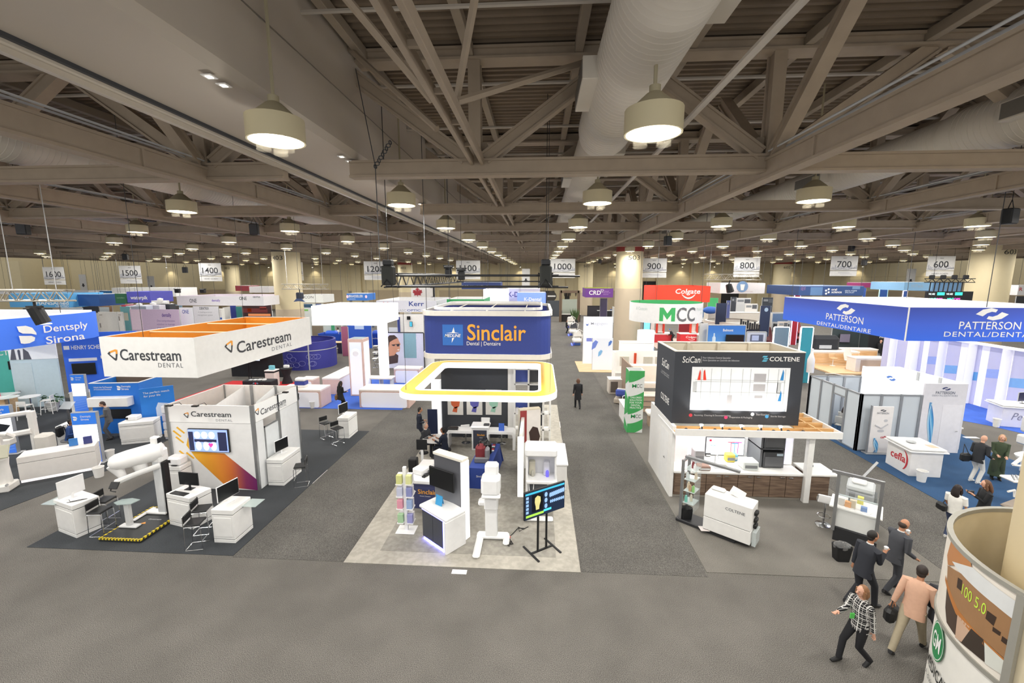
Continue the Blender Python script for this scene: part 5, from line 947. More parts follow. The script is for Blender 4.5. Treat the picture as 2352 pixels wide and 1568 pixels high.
t = T('counter', 'white reception counter with red lettering and red arc', 'counter', 14.4, 16.4, .012, R(-4)); b = B().box(-.52, .55, -.45, .75, 0, .95, .01); b.o('body', M('EDEBEA', .5), t); B().box(-.62, .66, -.55, .85, .95, 1.0, .01).box(-.58, .62, -.5, .8, 1.02, 1.08, .01).o('worktop', WHITEG, t)
mxc = MW[t.name]; o_ = mxc @ Vector((-.52, .15, .55)); text('cefla', M('C8323C', .5), t, o_, mxc.to_3x3() @ Vector((0, -1, 0)), (0, 0, 1), w=.75, h=.3, bold=.04)
b = B(); A = [(math.cos(q), math.sin(q)) for q in [R(70 - 130 * i / 12) for i in range(13)]]
b.add([(-.527, -(.03 + .32 * c_), .5 + .4 * s_) for c_, s_ in A] + [(-.527, -(.0 + .27 * c_) , .5 + .4 * s_) for c_, s_ in A], [(i, i + 1, 14 + i, 13 + i) for i in range(12)]); b.o('arc_print', M('C8323C', .5), t)
tag(B().lathe([(.05, 0), (.15, .04), (.15, .06), (.05, .03), (0, .03)], 14, (14.3, 16.6, 1.09)).o('bowl', M('B9BCBE', .3), None, smooth=True), 'small pale bowl on the red-lettered counter', 'bowl'); tag(B().box(14.62, 14.9, 16.1, 16.4, 1.09, 1.1).o('leaflet', M('E8B9A0', .5)), 'salmon leaflet on the red-lettered counter', 'leaflet')
bin_('white waste bin leaning by the red-lettered counter', 13.98, 15.6, WHITE, .16, .4)
# lit lilac wall
LX = 25.3
t = T('lit_panel_wall', 'long wall of upright glowing lilac and white panels', 'wall panel', LX, 27)
random.seed(5); PRN = M('C9C8E4', .4, 0, .06, .03, 2); y = 23.3; k = 0
while y < 32:
    w = .42 if k % 2 else .78
    o = B().box(LX, LX + .06, y, y + w, 0, 3.55).o('pane', PRN if k % 2 == 0 else LILW, t, True)
    if k % 2 == 0 and y < 29: B().plate([(0, 0), (w, .12), (w, .62), (0, .5)], (LX - .004, y + w, 1.5 + .25 * math.sin(k)), (0, -1, 0), (0, 0, 1), .004).o('wave_print', M(['7FB0E4', '5FA0D8', '9CB0EA'][k % 3], .4, 0, .05), o, True)
    if k % 3 == 1: B().lathe([(.19, 0), (.19, 3.5)], 16, (LX - .12, y + w / 2, 0)).o('lit_column', LILW, t, True, smooth=True)
    y += w + .02; k += 1
B().box(LX - .25, LX + .2, 23.3, 32, 3.52, 3.62, .01).o('top_cap', M('F6F5FF', .4, 0, .2), t, True)
t = T('reception_desk', 'white angled reception desk with script lettering below the lilac wall', 'desk', 24.1, 22.2, .012, R(-14)); B().box(-1.0, 1.0, -.5, .5, 0, .98, .01).o('body', M('E9E8F4', .5), t); B().box(-1.12, 1.12, -.62, .62, .98, 1.03, .01).box(-1.08, 1.08, -.58, .58, 1.05, 1.1, .01).o('worktop', WHITEG, t)
mxc = MW[t.name]; text('Pearl', M('8A8AA0', .5), t, mxc @ Vector((-.2, -.5, .55)), mxc.to_3x3() @ Vector((1, 0, 0)), w=.9, h=.36, shear=.35)
monitor('dark silver-framed computer on the script-lettered desk', 24.2, 22.3, 1.1, R(15), .72, .46, LGREY, M('22264A', .3)); bin_('white bin left of the script-lettered desk', 22.75, 21.9, WHITE, .15, .4)
t = T('wall_rail', 'white rail table at the end of the door panel wall', 'table', 17.95, 19.2); B().box(-.2, .2, -.5, .5, .95, 1.0).o('table_top', WHITE, t); B().box(-.18, .18, -.45, .45, 0, .95).o('body', M('E7E7F0', .5), t)
# treatment chairs at the right edge
def treat_chair(label, x, y, rz, up):
    t = T('treatment_chair', label, 'dental chair', x, y, .012, rz); SHL = M('EDEBE6', .35); UPH = M(up, .6)
    B().lathe([(.34, 0), (.34, .05), (.2, .1), (.16, .35), (.22, .42), (0, .44)], 16, (0, 0, 0), 1, 1.3).o('base', SHL, t, smooth=True); B().box(-.26, .26, -.75, .5, .44, .54, .05).o('seat', UPH, t); B().tube([(0, .45, .52), (0, .8, .75), (0, 1.2, 1.0)], [(.26, .05), (.27, .05), (.2, .04)], 10, ref=(1, 0, 0)).o('backrest', UPH, t, smooth=True); B().box(-.13, .13, 1.2, 1.42, .98, 1.08, .04).o('headrest', UPH, t); B().tube([(-.3, .3, .5), (-.33, .3, .72), (-.33, -.1, .75)], .035, 6).tube([(.3, .3, .5), (.33, .3, .72), (.33, -.1, .75)], .035, 6).o('armrest', SHL, t)
    return t
treat_chair('treatment chair with brown upholstery behind the two women at the right', 14.9, 13.2, R(-65), '8E8276')
t = T('delivery_unit', 'white dental delivery unit with instrument tray on jointed arms', 'dental unit', 16.2, 13.9, .012); SHL = M('F1F0EC', .35)
B().lathe([(.3, 0), (.3, .06), (.12, .1), (.1, 1.0), (0, 1.02)], 14).o('base', SHL, t, smooth=True); B().tube([(0, 0, .95), (-.75, -.25, 1.0), (-1.0, -.1, 1.02)], .06, 8).o('lower_arm', SHL, t, smooth=True); B().tube([(0, 0, 1.0), (.05, .1, 1.75), (-.25, .2, 1.95), (-.95, .1, 1.4)], [.05, .05, .06, .05], 8).o('spring_arm', SHL, t, smooth=True); B().tube([(-.95, .1, 1.4), (1.0, -.4, 1.3)], .035, 6).o('tray_arm', SHL, t, smooth=True)
B().box(-1.3, -.75, -.35, .12, .98, 1.06, .03).o('instrument_tray', SHL, t)
for k in range(5): B().tube([(-1.25 + .11 * k, -.3, 1.06), (-1.25 + .11 * k, -.2, 1.2)], [.016, .026], 6).o('handpiece', CHROME, t)
B().lathe([(0, 0), (.3, .02), (.34, .1), (.2, .2), (0, .22)], 16, (-.1, .45, 1.45)).o('lamp_head', SHL, t, smooth=True); B().box(.0, .7, -.5, -.1, .95, 1.25, .06).o('console', SHL, t)
t = T('cuspidor_unit', 'white water unit with white tubing below the delivery arms', 'dental unit', 15.3, 12.6, .012); B().box(-.2, .2, -.2, .2, 0, .75, .08).o('body', SHL, t); B().lathe([(.05, .75), (.16, .85), (.17, .87), (.04, .8), (0, .8)], 14).o('bowl', WHITEG, t)
for k in range(2): B().tube([(.1, -.1 + .2 * k, .5), (.7, -.5 + .2 * k, .62), (1.3, -.9 + .2 * k, .5)], .045, 6).o('arm', SHL, t, smooth=True)
t = T('panoramic_scanner', 'tall white scanner column at the right picture edge beyond the grey aisle', 'scanner', 18.6, 16.6, .012); B().box(-.16, .16, -.12, .12, 0, 2.0, .03).o('column', M('E6E4E4', .4), t); B().box(-.5, .4, -.5, .05, 1.62, 2.25, .07).o('head', M('E9E7E6', .4), t); B().lathe([(.34, 0), (.36, .1), (.3, .16), (0, .17)], 18, (.1, -.2, 2.25)).o('top_ring', WHITE, t, smooth=True); B().box(-.5, -.15, -.25, .1, 1.15, 1.5, .05).o('side_arm', WHITE, t)
p = G(2230, 1005); tag(B().box(p.x - .3, p.x + .3, p.y - .1, p.y + .1, .013, .018).o('floor_sticker', M('F4F0F4', .4)), 'white floor sticker at the blue carpet edge behind the bald man', 'sticker', 'floor stickers')
# wooden floor lounge booth
WFL = wood('D0A878', 'E4C49C', 'pale_oak', .5, 0)
t = T('booth_platform', 'raised pale oak floor of the lounge booth beyond the frosted rooms', 'platform', 25.5, 35.5); 
for k in range(12): B().box(22.3, 29.5, 33.3 + .5 * k, 33.78 + .5 * k, 0, .12, .01).o('plank', WFL, t, True)
def lounge_desk(label, x, y, w, d, rz=0, frontm=WFL):
    t = T('lounge_desk', label, 'desk', x, y, .12, rz); B().box(-w / 2, w / 2, -d / 2, d / 2, 0, 1.0, .01).o('body', M('E9E2DA', .5), t); B().box(-w / 2 - .03, w / 2 + .03, -d / 2 - .03, d / 2 + .03, 1.0, 1.08, .01).o('worktop', M('F6F0E8', .4), t); B().box(-w / 2 + .35, w / 2 - .05, -d / 2 - .012, -d / 2, .05, .92).o('wood_front', frontm, t); return t
lounge_desk('long oak fronted white desk with two oak stools before it', 24.6, 37.2, 4.0, .9); lounge_desk('white desk with taupe recessed front, nearest on the oak floor', 25.6, 34.4, 2.5, 1.0, 0, M('B9A594', .6)); lounge_desk('white and oak desk at the back of the oak floor', 27.6, 38.6, 3.0, .9)
for x, lab in ((24.2, 'oak shell stool, left of two at the long oak desk'), (25.6, 'oak shell stool, right of two at the long oak desk')):
    t = T('shell_stool', lab, 'stool', x, 36.2, .12); B().lathe([(.2, 0), (.2, .02), (.03, .05), (.03, .6)], 12).o('pedestal', WHITE, t); B().box(-.26, .26, -.22, .22, .58, .66, .05).o('seat', WFL, t); B().box(-.26, .26, .16, .24, .62, .98, .04).o('backrest', WFL, t)
t = T('tall_chair', 'cream tall swivel chair beside the taupe fronted desk', 'chair', 24.7, 35.0, .12); B().lathe([(.3, 0), (.3, .03), (.04, .07), (.04, .6)], 12).o('pedestal', CHROME, t); B().box(-.3, .3, -.3, .3, .6, .72, .06).o('seat', OFFW, t); B().tube([(0, .25, .7), (0, .38, 1.1), (0, .42, 1.6)], [(.3, .06), (.32, .06), (.2, .05)], 10, ref=(1, 0, 0)).o('backrest', OFFW, t, smooth=True)
tag(B().tube([(22.0, 33.6, .02), (22.4, 33.2, .1), (22.9, 33.0, .02), (23.4, 32.8, .08), (23.8, 32.4, .02)], .04, 5).o('cable_bundle', M('E8E0D4', .6)), 'pale cable bundle lying at the oak platform edge', 'cable')
# ================= white ring banner booth, centre right =================
GC = (7.85, 27.2); RR = 2.15
t = T('ring_banner', 'white round hanging banner with green lining and green and grey letters', 'banner', GC[0], GC[1], 4.68)
B().ring(rings(48, RR, RR, *GC), 4.68, 5.82, .03).o('fabric', M('F1F1F1', .6), t, True, smooth=True); B().ring(rings(48, RR - .035, RR - .035, *GC), 4.7, 5.84, .02).o('lining', M('3AA05E', .6), t, True, smooth=True)
def wrapc(cx, cy, r, z, a0): return lambda px, pz: (cx + r * math.cos(a0 + px / r), cy + r * math.sin(a0 + px / r), z + pz)
wm = wrapc(*GC, RR + .012, 5.22, -PI / 2 - .22); b = B()
for q in ([(-.43, -.39), (-.22, -.39), (-.22, .39), (-.43, .39)], [(.22, -.39), (.43, -.39), (.43, .39), (.22, .39)], [(-.22, .39), (-.22, .02), (0, -.3), (0, .06)], [(.22, .39), (0, .06), (0, -.3), (.22, .02)]): b.add([wm(*p) for p in q], [(0, 1, 2, 3)])
b.o('letter_m', M('3DAE62', .5), t, True); text('CC', M('6E7073', .5), t, (0, 0, 0), w=1.22, h=.82, bold=.045, wrap=wrapc(*GC, RR + .012, 5.22, -PI / 2 + .3))
text('& Custom', M('C9D6D2', .5), t, (0, 0, 0), w=.85, h=.18, wrap=wrapc(*GC, RR + .012, 5.5, -PI / 2 - .95)); text('Modular & Custom', M('C9D6D2', .5), t, (0, 0, 0), w=1.3, h=.18, wrap=wrapc(*GC, RR + .012, 5.5, -PI / 2 + .95)); text('Cabinetry', M('C9D6D2', .5), t, (0, 0, 0), w=.7, h=.18, wrap=wrapc(*GC, RR + .012, 5.25, -PI / 2 + 1.0))
hang(t, [(GC[0] - 1.8, GC[1] - 1.0, 5.8), (GC[0] + 1.8, GC[1] - 1.0, 5.8), (GC[0], GC[1] + 2.1, 5.8)])
t = T('sign_tower', 'green and white square sign tower beside the main aisle', 'sign tower', 4.62, 20.3, .012); w = .36; GRN = M('45A95E', .55)
B().ring([(-w, -w), (w, -w), (w, w), (-w, w)], 0, 3.02, .03).o('shell', M('E9ECEA', .5), t)
def band(t, z0, z1, s_):
    b = B(); n = 10
    up = [(-w + 2 * w * i / n, z1 - .22 * s_ + .24 * (i / n) ** 2) for i in range(n + 1)]; lo = [(-w + 2 * w * i / n, z0 - .1 + .3 * (i / n) ** 1.7) for i in range(n + 1)]
    b.add([(x, -w - .005, max(0, z)) for x, z in lo] + [(x, -w - .005, min(3.02, z)) for x, z in up], [(i, i + 1, n + 2 + i, n + 1 + i) for i in range(n)])
    b.add([(-w - .005, -x, max(0, z0 + .0 - .35 * (1 - (x + w) / (2 * w)))) for x, z in lo] + [(-w - .005, -x, min(3.02, z1 - .1 - .25 * ((x + w) / (2 * w)))) for x, z in up], [(i, i + 1, n + 2 + i, n + 1 + i) for i in range(n)])
    b.o('green_band', GRN, t)
band(t, 2.55, 3.3, 0); band(t, 1.0, 2.0, 1); band(t, .0, .66, 1)
for z in (2.3, .82):
    text('M', M('3DAE62', .5), t, (4.52, 20.3 - w, z), w=.2, h=.18, bold=.05); text('CC', M('77797C', .5), t, (4.76, 20.3 - w, z), w=.26, h=.18, bold=.02)
for k, s_ in enumerate(('TAILORED', 'SOLUTION', 'FOR YOUR', 'DENTAL', 'PRACTICE')): text(s_, M('E8F2EA', .5), t, (4.62, 20.3 - w, 1.74 - .125 * k), h=.085, bold=.02)
# its kitchens
TAUP = M('9A8474', .6)
t = T('display_kitchen', 'white display kitchen with open niches under the white ring banner', 'cabinet', 6.6, 29.0); B().box(5.1, 8.6, 29.4, 29.5, 0, 2.35).box(5.1, 5.2, 28.7, 29.4, 0, 2.35).o('wall_panel', M('F4F0EA', .5, 0, .25), t, True); B().box(5.2, 8.6, 28.8, 29.4, 0, .88, .01).o('base_unit', M('EBE6E0', .5), t, True); B().box(5.15, 8.65, 28.75, 29.4, .88, .94, .01).o('worktop', M('FAF6F0', .35), t, True)
for x in (5.6, 7.2, 8.0): B().box(x, x + .6, 29.3, 29.4, 1.3, 1.95).o('niche', M('D9D0C2', .6), t, True)
for x in (6.0, 6.9, 7.8): B().box(x, x + .5, 28.78, 28.8, .72, .75).o('handle', LGREY, t, True)
B().box(6.55, 6.7, 29.28, 29.4, 1.1, 2.2).o('red_strip', M('E0502E', .5), t, True)
t = T('display_kitchen', 'taupe drawer kitchen stepping back behind the green sign tower', 'cabinet', 6.2, 24.5); B().box(5.3, 5.38, 23.2, 27.2, 0, 2.3).o('side', TAUP, t, True); B().box(5.38, 7.6, 23.2, 23.9, .0, .9, .01).o('drawer_unit', M('C9AE98', .6), t, True); B().box(5.3, 7.7, 23.1, 23.95, .9, .97, .01).box(5.38, 7.7, 23.5, 23.9, 1.5, 1.56).o('worktop', M('F7EEE4', .35), t, True); B().box(5.38, 7.6, 24.6, 25.2, 1.0, 2.3).o('upper_unit', M('E9DCCC', .5, 0, .2), t, True)
for z in (.3, .6): B().box(5.6, 7.3, 23.17, 23.2, z, z + .03).o('handle', CHROME, t, True)
t = T('wash_station', 'white wash station cart with taps behind the green sign tower', 'cabinet', 4.45, 21.6); B().box(-.1, .35, -.9, .9, 0, .85, .02).o('body', WHITE, t); B().box(-.14, .4, -.95, .95, .85, .92, .02).o('worktop', WHITEG, t); B().tube([(0, .6, .92), (0, .6, 1.15), (.12, .6, 1.2)], .02, 5).tube([(0, .2, .92), (0, .2, 1.1), (.1, .2, 1.15)], .02, 5).o('tap', WHITE, t)
t = T('cabinet_cart', 'low cream cabinet with a dark-painted open front near the blue chair', 'cabinet', 5.0, 27.2); B().box(-.5, .5, -.4, .4, 0, .9, .01).o('body', M('DDD4C8', .5), t); B().box(-.52, .52, -.42, .42, .9, .95, .01).o('worktop', WHITE, t); B().box(-.4, .05, -.41, -.4, .1, .8).o('opening_shade', M('6E665E', .7), t)  # flat dark plate: the shade inside the cabinet is put into its colour
t = T('tub_chair', 'blue padded chair in front of the low cream cabinet', 'chair', 4.95, 24.9, .012, R(160)); B().lathe([(.25, 0), (.25, .03), (.04, .06), (.04, .4)], 12).o('pedestal', BLACK, t); B().box(-.32, .32, -.3, .3, .42, .56, .06).o('seat', M('4A5FB8', .6), t); B().box(-.32, .32, .22, .36, .5, .85, .06).o('backrest', M('4A5FB8', .6), t); B().box(-.26, .26, .12, .24, .8, .9, .03).o('white_pad', WHITE, t)
B().box(-.4, .4, -.34, .4, .02, .3, .03).o('plinth', M('B9AE9F', .6), t)
t = T('dental_bench', 'white treatment bench with tubing right of the green sign tower', 'dental unit', 5.9, 21.0); B().box(-.5, .6, -.4, .3, .6, .8, .06).o('bench', M('F3EDE4', .4), t); B().box(-.4, .5, -.2, .2, 0, .6, .03).o('body', M('B49E88', .6), t); B().box(-.3, .0, -.42, -.3, .7, .82).o('black_pad', BLACK, t)
for k in range(4): B().tube([(-.2 + .12 * k, -.4, .7), (-.15 + .1 * k, -.55, .35), (-.05 + .05 * k, -.5, .15), (.0 + .04 * k, -.45, .5)], .014, 5).o('tubing', WHITE, t)
# ================= blue booth on the left =================
SBLU = M('3A6FE0', .55, 0, .22, .06, 3); DBLU = M('1F6FC4', .55, 0, .06, .1, 2); SIR = 'Dentsply'
rug('charcoal carpet of the blue booth at the left edge', [(-17.3, 10.6), (-16.4, 15.2), (-17.2, 19.6), (-22, 23.8), (-34, 23.8), (-34, 8.5), (-18.6, 8.5)], CHAR)
t = T('hanging_banner', 'large curved bright blue hanging banner with white leaf emblem', 'banner', -20, 15, 4.4)
BX = -22.5
pb = [(-30, 12.0), (BX - .3, 12.0), (BX - .1, 13.2), (BX, 15), (BX + .05, 17.5), (BX, 19.3), (BX - .15, 20.3), (BX - .5, 20.9), (-30, 20.9)]
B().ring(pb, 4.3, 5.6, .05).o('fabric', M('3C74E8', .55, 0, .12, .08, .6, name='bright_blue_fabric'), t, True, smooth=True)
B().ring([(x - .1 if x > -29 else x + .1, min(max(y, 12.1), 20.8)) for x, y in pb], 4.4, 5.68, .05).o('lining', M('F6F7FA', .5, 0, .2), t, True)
def btext(s, u0, v0, u1, v1, h, **k):
    a, e = GX(u0, v0, BX + .05), GX(u1, v1, BX + .05); text(s, WHITE, t, (BX + .1, (a.y + e.y) / 2, (a.z + e.z) / 2), (0, 1, 0), (0, 0, 1), w=abs(e.y - a.y), h=h, **k)
btext('Dentsply', 98, 759, 199, 747, .44, bold=.01); btext('Sirona', 103, 781, 192, 771, .34, bold=.01)
def leaf(t, f, s, mt, nm='emblem_print'):
    b = B()
    for poly in ([(-.42, .5), (.0, .5), (.3, .35), (.45, .05), (.45, -.08), (.2, .02), (-.2, .08), (-.36, .2)], [(-.4, -.02), (-.2, -.05), (.2, -.1), (.36, -.22), (.3, -.4), (.05, -.5), (-.2, -.5), (-.36, -.45)]): b.add([f(p[0] * s, p[1] * s) for p in poly], [tuple(range(len(poly)))])
    b.o(nm, mt, t, True)
q_ = GX(60, 768, BX + .05); leaf(t, lambda x, z: (BX + .1, q_.y + x, q_.z + z), .78, WHITE)
hang(t, [(BX - .2, 14, 5.6), (BX - .2, 19, 5.6)])
t = T('box_truss', 'silver box truss hung above the curved blue banner', 'truss', -19, 13.5, 6.5)
a, e = GY(-60, 672, 13.0), GY(158, 669, 13.0); box_truss(t, (a.x, 13.0, 6.78), (e.x, 13.0, 6.78), .34, M('B9B3A6', .4, .6), 12, .03)
for u in (30, 130): p = GY(u, 670, 13.0); B().tube([(p.x, 13, 6.9), (p.x, 13, 12.6)], .012, 4).o('cable', LGREY, t, True)
p = GY(79, 690, 13.0); k = T('stage_light', 'black stage spotlight clamped under the silver truss at the left', 'light', p.x, 13.0, 5.98); B().tube([(.05, .12, -.12), (-.06, 0, .42)], [.2, .19], 12).o('head', BLACK, k); B().box(-.28, .22, -.06, .06, .4, .46).tube([(-.02, 0, .45), (-.02, 0, .68)], .04, 6).o('clamp', BLACK, k); B().lathe([(.19, 0), (.17, .03)], 12, (.06, .12, -.15)).o('lens', M('E4E8F4', .3, 0, 1.0), k)
# walls of the blue booth
def ywall(label, u0, u1, y, z1, mat, th=.08, cat='wall panel', nm='display_wall'):
    a, e = GY(u0, 700, y), GY(u1, 700, y); t = T(nm, label, cat, (a.x + e.x) / 2, y); B().box(a.x, e.x, y, y + th, 0, z1).o('panel', mat, t, True); return t
t = T('display_wall', 'blue back wall with white lettering and two black screens', 'wall panel', -26.0, 22.9, 0, R(20)); B().box(-1.2, 2.4, 0, .1, 0, 4.2).o('panel', M('2E62D2', .5, 0, .12, .1, 1.5), t); mxw = MW[t.name]
uw = mxw.to_3x3() @ Vector((1, 0, 0)); text('HENRY SCHEIN', WHITE, t, mxw @ Vector((.0, -.01, 3.35)), uw, w=1.55, h=.24, bold=.015); B().box(-1.12, -.86, -.012, -.004, 3.24, 3.46).o('emblem_print', WHITE, t)
for x, z in ((-.3, 2.1), (1.2, 2.2)):
    k = T('wall_television', 'black screen on the blue lettered wall, %s of two' % ('left' if x < 0 else 'right'), 'television', *(mxw @ Vector((x, -.06, z - .35))), R(20)); B().box(-.55, .55, -.03, .03, 0, .68, .01).o('case', BLACK, k); B().box(-.52, .52, -.036, -.03, .03, .65).o('screen', SCREEN, k)
    B().box(x - .65, x + .65, -.05, 0, z + .45, z + .62).o('header_strip', M('EDEDF0', .5), t)
t = T('storage_wall', 'pale blue storage wall with a door and a man-in-suit print', 'wall panel', -28.4, 22.0, 0, R(18)); B().box(-1.05, 1.1, 0, .1, 0, 2.75).o('panel', M('BFD3DE', .5, 0, .05), t); B().box(-1.05, 1.1, 0, .1, 2.77, 4.3).o('photo_panel', M('E8ECF2', .5, 0, .15), t); B().box(-.95, -.1, -.02, 0, .02, 2.6).o('door', M('C6D8E2', .5), t); B().tube([(-.85, -.02, 1.0), (-.85, -.06, 1.0), (-.75, -.06, 1.0)], .015, 5).o('handle', CHROME, t)
B().plate([(-1.0, 2.78), (-.05, 2.78), (-.15, 3.2), (-.5, 3.55), (-.85, 3.5)], (0, -.008, 0), (1, 0, 0), (0, 0, 1), .003).o('suit_print', M('5A5C6A', .6), t); B().plate([(-.72, 2.78), (-.42, 2.78), (-.35, 3.5), (-.75, 3.5)], (0, -.013, 0), (1, 0, 0), (0, 0, 1), .003).o('shirt_print', M('EEF0F6', .6), t); B().plate([(-.6, 2.78), (-.52, 2.78), (-.5, 3.3), (-.56, 3.36), (-.62, 3.3)], (0, -.018, 0), (1, 0, 0), (0, 0, 1), .003).o('tie_print', M('4E5264', .6), t); B().plate([(-.65, 3.5), (-.45, 3.5), (-.38, 3.8), (-.72, 3.8)], (0, -.014, 0), (1, 0, 0), (0, 0, 1), .003).o('chin_print', M('C9CAD0', .6), t)
t = T('display_wall', 'teal wall with white lettering at the left picture edge', 'wall panel', -31.2, 22.6, 0, R(18)); B().box(-2.2, 1.2, 0, .1, 0, 4.2).o('panel', M('4FB0A4', .5, 0, .12), t); mxw = MW[t.name]; text('PRACTICE', WHITE, t, mxw @ Vector((.1, -.01, 3.0)), mxw.to_3x3() @ Vector((1, 0, 0)), w=1.9, h=.3, bold=.02); k = T('wall_television', 'small black screen on the teal wall', 'television', *(mxw @ Vector((.75, -.06, 2.0))), R(18)); B().box(-.4, .4, -.03, .03, 0, .5, .01).o('case', BLACK, k); B().box(-.38, .38, -.035, -.03, .02, .48).o('screen', SCREEN, k)
t = T('counter', 'oak fronted white counter at the left edge with cards on it', 'counter', -29.2, 20.6, .012, R(18)); B().box(-1.3, .7, -.4, .4, 0, 1.0, .01).o('body', WFL, t); B().box(-1.4, .8, -.5, .5, 1.0, 1.07, .01).o('worktop', WHITEG, t)
monitor('black computer screen on the oak fronted counter', -29.4, 20.6, 1.08, R(10), .75, .42, BLACK)
for k, (x, c) in enumerate(((-29.0, 'F0F0F0'), (-28.7, 'E0405A'))): tag(B().box(x - .12, x + .12, 20.4, 20.43, 1.08, 1.4, .004).o('display_card', M(c, .5)), ['white', 'pink'][k] + ' card standing on the oak fronted counter', 'card')
t = T('side_cabinet', 'white cabinet with oak front below the blue lettered wall', 'cabinet', -25.0, 21.7, .012, R(20)); B().box(-.7, 1.2, -.3, .3, 0, 1.05, .01).o('body', WHITE, t); B().box(-.3, 1.0, -.312, -.3, .06, .8).o('wood_front', WFL, t); B().box(-.72, 1.22, -.32, .32, 1.05, 1.1).o('worktop', WHITEG, t)
t = T('potted_plant', 'green leafy plant in a round white pot before the blue wall', 'plant', -26.9, 21.4, .012); B().lathe([(.2, 0), (.3, .45), (.32, .5), (.28, .5), (.26, .42), (0, .42)], 18).o('pot', WHITE, t, smooth=True); random.seed(2); lm = None
for k in range(42):
    a = random.uniform(0, 2 * PI); tl = random.uniform(.2, 1.2); r = .16 + .3 * math.sin(tl); z = .5 + .42 * math.cos(tl) * random.uniform(.5, 1)
    if lm is None: lm = B().add([(0, -.11, 0), (.06, 0, .015), (0, .13, -.03), (-.06, 0, .015)], [(0, 1, 2), (0, 2, 3)]).o('leaf', M('2F5A33', .5, 0, 0, .3, 20), t); q = lm
    else: q = lm.copy(); C.objects.link(q)
    q.location = (r * math.cos(a), r * math.sin(a), z); q.rotation_euler = (random.uniform(-.6, .3), random.uniform(-.5, .5), a - PI / 2)
def bar_table(label, x, y):
    t = T('bar_table', label, 'table', x, y, .012, 0, 'white bar tables'); B().lathe([(0, 1.02), (.42, 1.02), (.42, 1.05), (0, 1.05)], 24).o('table_top', WHITEG, t); B().lathe([(.03, .04), (.03, 1.02)], 8).o('pole', CHROME, t)
    for k in range(4): B().tube([(0, 0, .06), (.36 * math.cos(PI * k / 2 + .4), .36 * math.sin(PI * k / 2 + .4), .02)], .025, 5).o('foot', CHROME, t)
    return t
p = G(68, 910, 1.05); bar_table('round white bar table, right one of two at the pale blue wall', p.x, p.y); p = G(18, 912, 1.05); bar_table('round white bar table, left one of two at the picture edge', p.x, p.y)
def frame_stool(label, x, y, rz):
    t = T('frame_stool', label, 'stool', x, y, .012, rz, 'white frame stools'); B().box(-.22, .22, -.2, .2, .73, .77, .01).o('seat', WHITE, t); B().box(-.2, .2, .19, .22, .82, 1.0, .01).o('backrest', WHITE, t)
    for sx in (-1, 1):
        for sy in (-1, 1): B().tube([(sx * .2, sy * .19, .75 if sy < 0 else 1.0), (sx * .24, sy * .24, 0)], .018, 5).o('leg', WHITE, t)
    B().tube([(-.22, -.21, .3), (.22, -.21, .3)], .014, 5).tube([(-.22, .22, .3), (.22, .22, .3)], .014, 5).tube([(-.22, -.21, .3), (-.22, .22, .3)], .014, 5).tube([(.22, -.21, .3), (.22, .22, .3)], .014, 5).o('footrest', WHITE, t); return t
p = G(108, 918, .77); frame_stool('white frame stool right of the bar tables', p.x, p.y, R(-60)); p = G(57, 930, .77); frame_stool('white frame stool in front of the bar tables', p.x, p.y, R(190))
def light_banner(label, u, v, w, rz, top='2F78DE'):
    p = G(u, v); t = T('light_banner', label, 'banner', p.x, p.y, .012, rz); B().box(-w / 2, w / 2, -.08, .08, .03, 2.1, .005).o('frame', M('9FA3AA', .5), t); B().box(-w / 2 - .1, w / 2 + .1, -.2, .2, 0, .03, .008).o('foot', LGREY, t)
    B().box(-w / 2 + .02, w / 2 - .02, -.09, -.08, 1.62, 2.08).o('header_print', M(top, .5, 0, .3), t); B().box(-w / 2 + .02, w / 2 - .02, -.09, -.08, .9, 1.6).o('lit_print', M('FBFBFF', .5, 0, .85), t); B().box(-w / 2 + .02, w / 2 - .02, -.09, -.08, .05, .88).o('lower_print', ramp_mat([(0, '3A78E8'), (1, '6A9AF4')], 2, 0, .9, .5, .3), t)
    b = B()
    for k in range(5): b.plate([(-w / 2 + .05, .1 + .13 * k), (w / 2 - .05, .22 + .13 * k), (w / 2 - .05, .24 + .13 * k), (-w / 2 + .05, .115 + .13 * k)], (0, -.091, 0), (1, 0, 0), (0, 0, 1), .002)
    b.o('line_print', M('7FA6F6', .5, 0, .3), t); m_ = MW[t.name]; uu = m_.to_3x3() @ Vector((1, 0, 0))
    text('Dentsply', WHITE, t, m_ @ Vector((.08, -.09, 1.93)), uu, w=w * .42, bold=.01); text('Sirona', WHITE, t, m_ @ Vector((.04, -.09, 1.82)), uu, w=w * .32, bold=.01); leaf(t, lambda x, z: tuple(m_ @ Vector((-w * .33 + x, -.095, 1.87 + z))), .17, WHITE); return t
light_banner('blue and white lit banner nearest the aisle, by the white bins', 212, 1062, .86, R(14)); t = light_banner('blue lit banner with a tablet print at the left edge', 14, 1042, .92, R(16)); B().plate([(-.4, .95), (.2, 1.0), (.4, 1.25), (-.2, 1.4), (-.42, 1.2)], (0, -.094, 0), (1, 0, 0), (0, 0, 1), .002).o('tablet_print', M('20262E', .5), t)
light_banner('narrow lit blue banner behind the blue enclosure', 192, 945, .7, R(10))
t = T('exhibit_booth', 'blue printed booth enclosure with white wall shelf and cardboard boxes inside', 'booth', -19.8, 18.33, 0, R(8)); W1, D1, H1 = 1.08, 1.5, 2.45
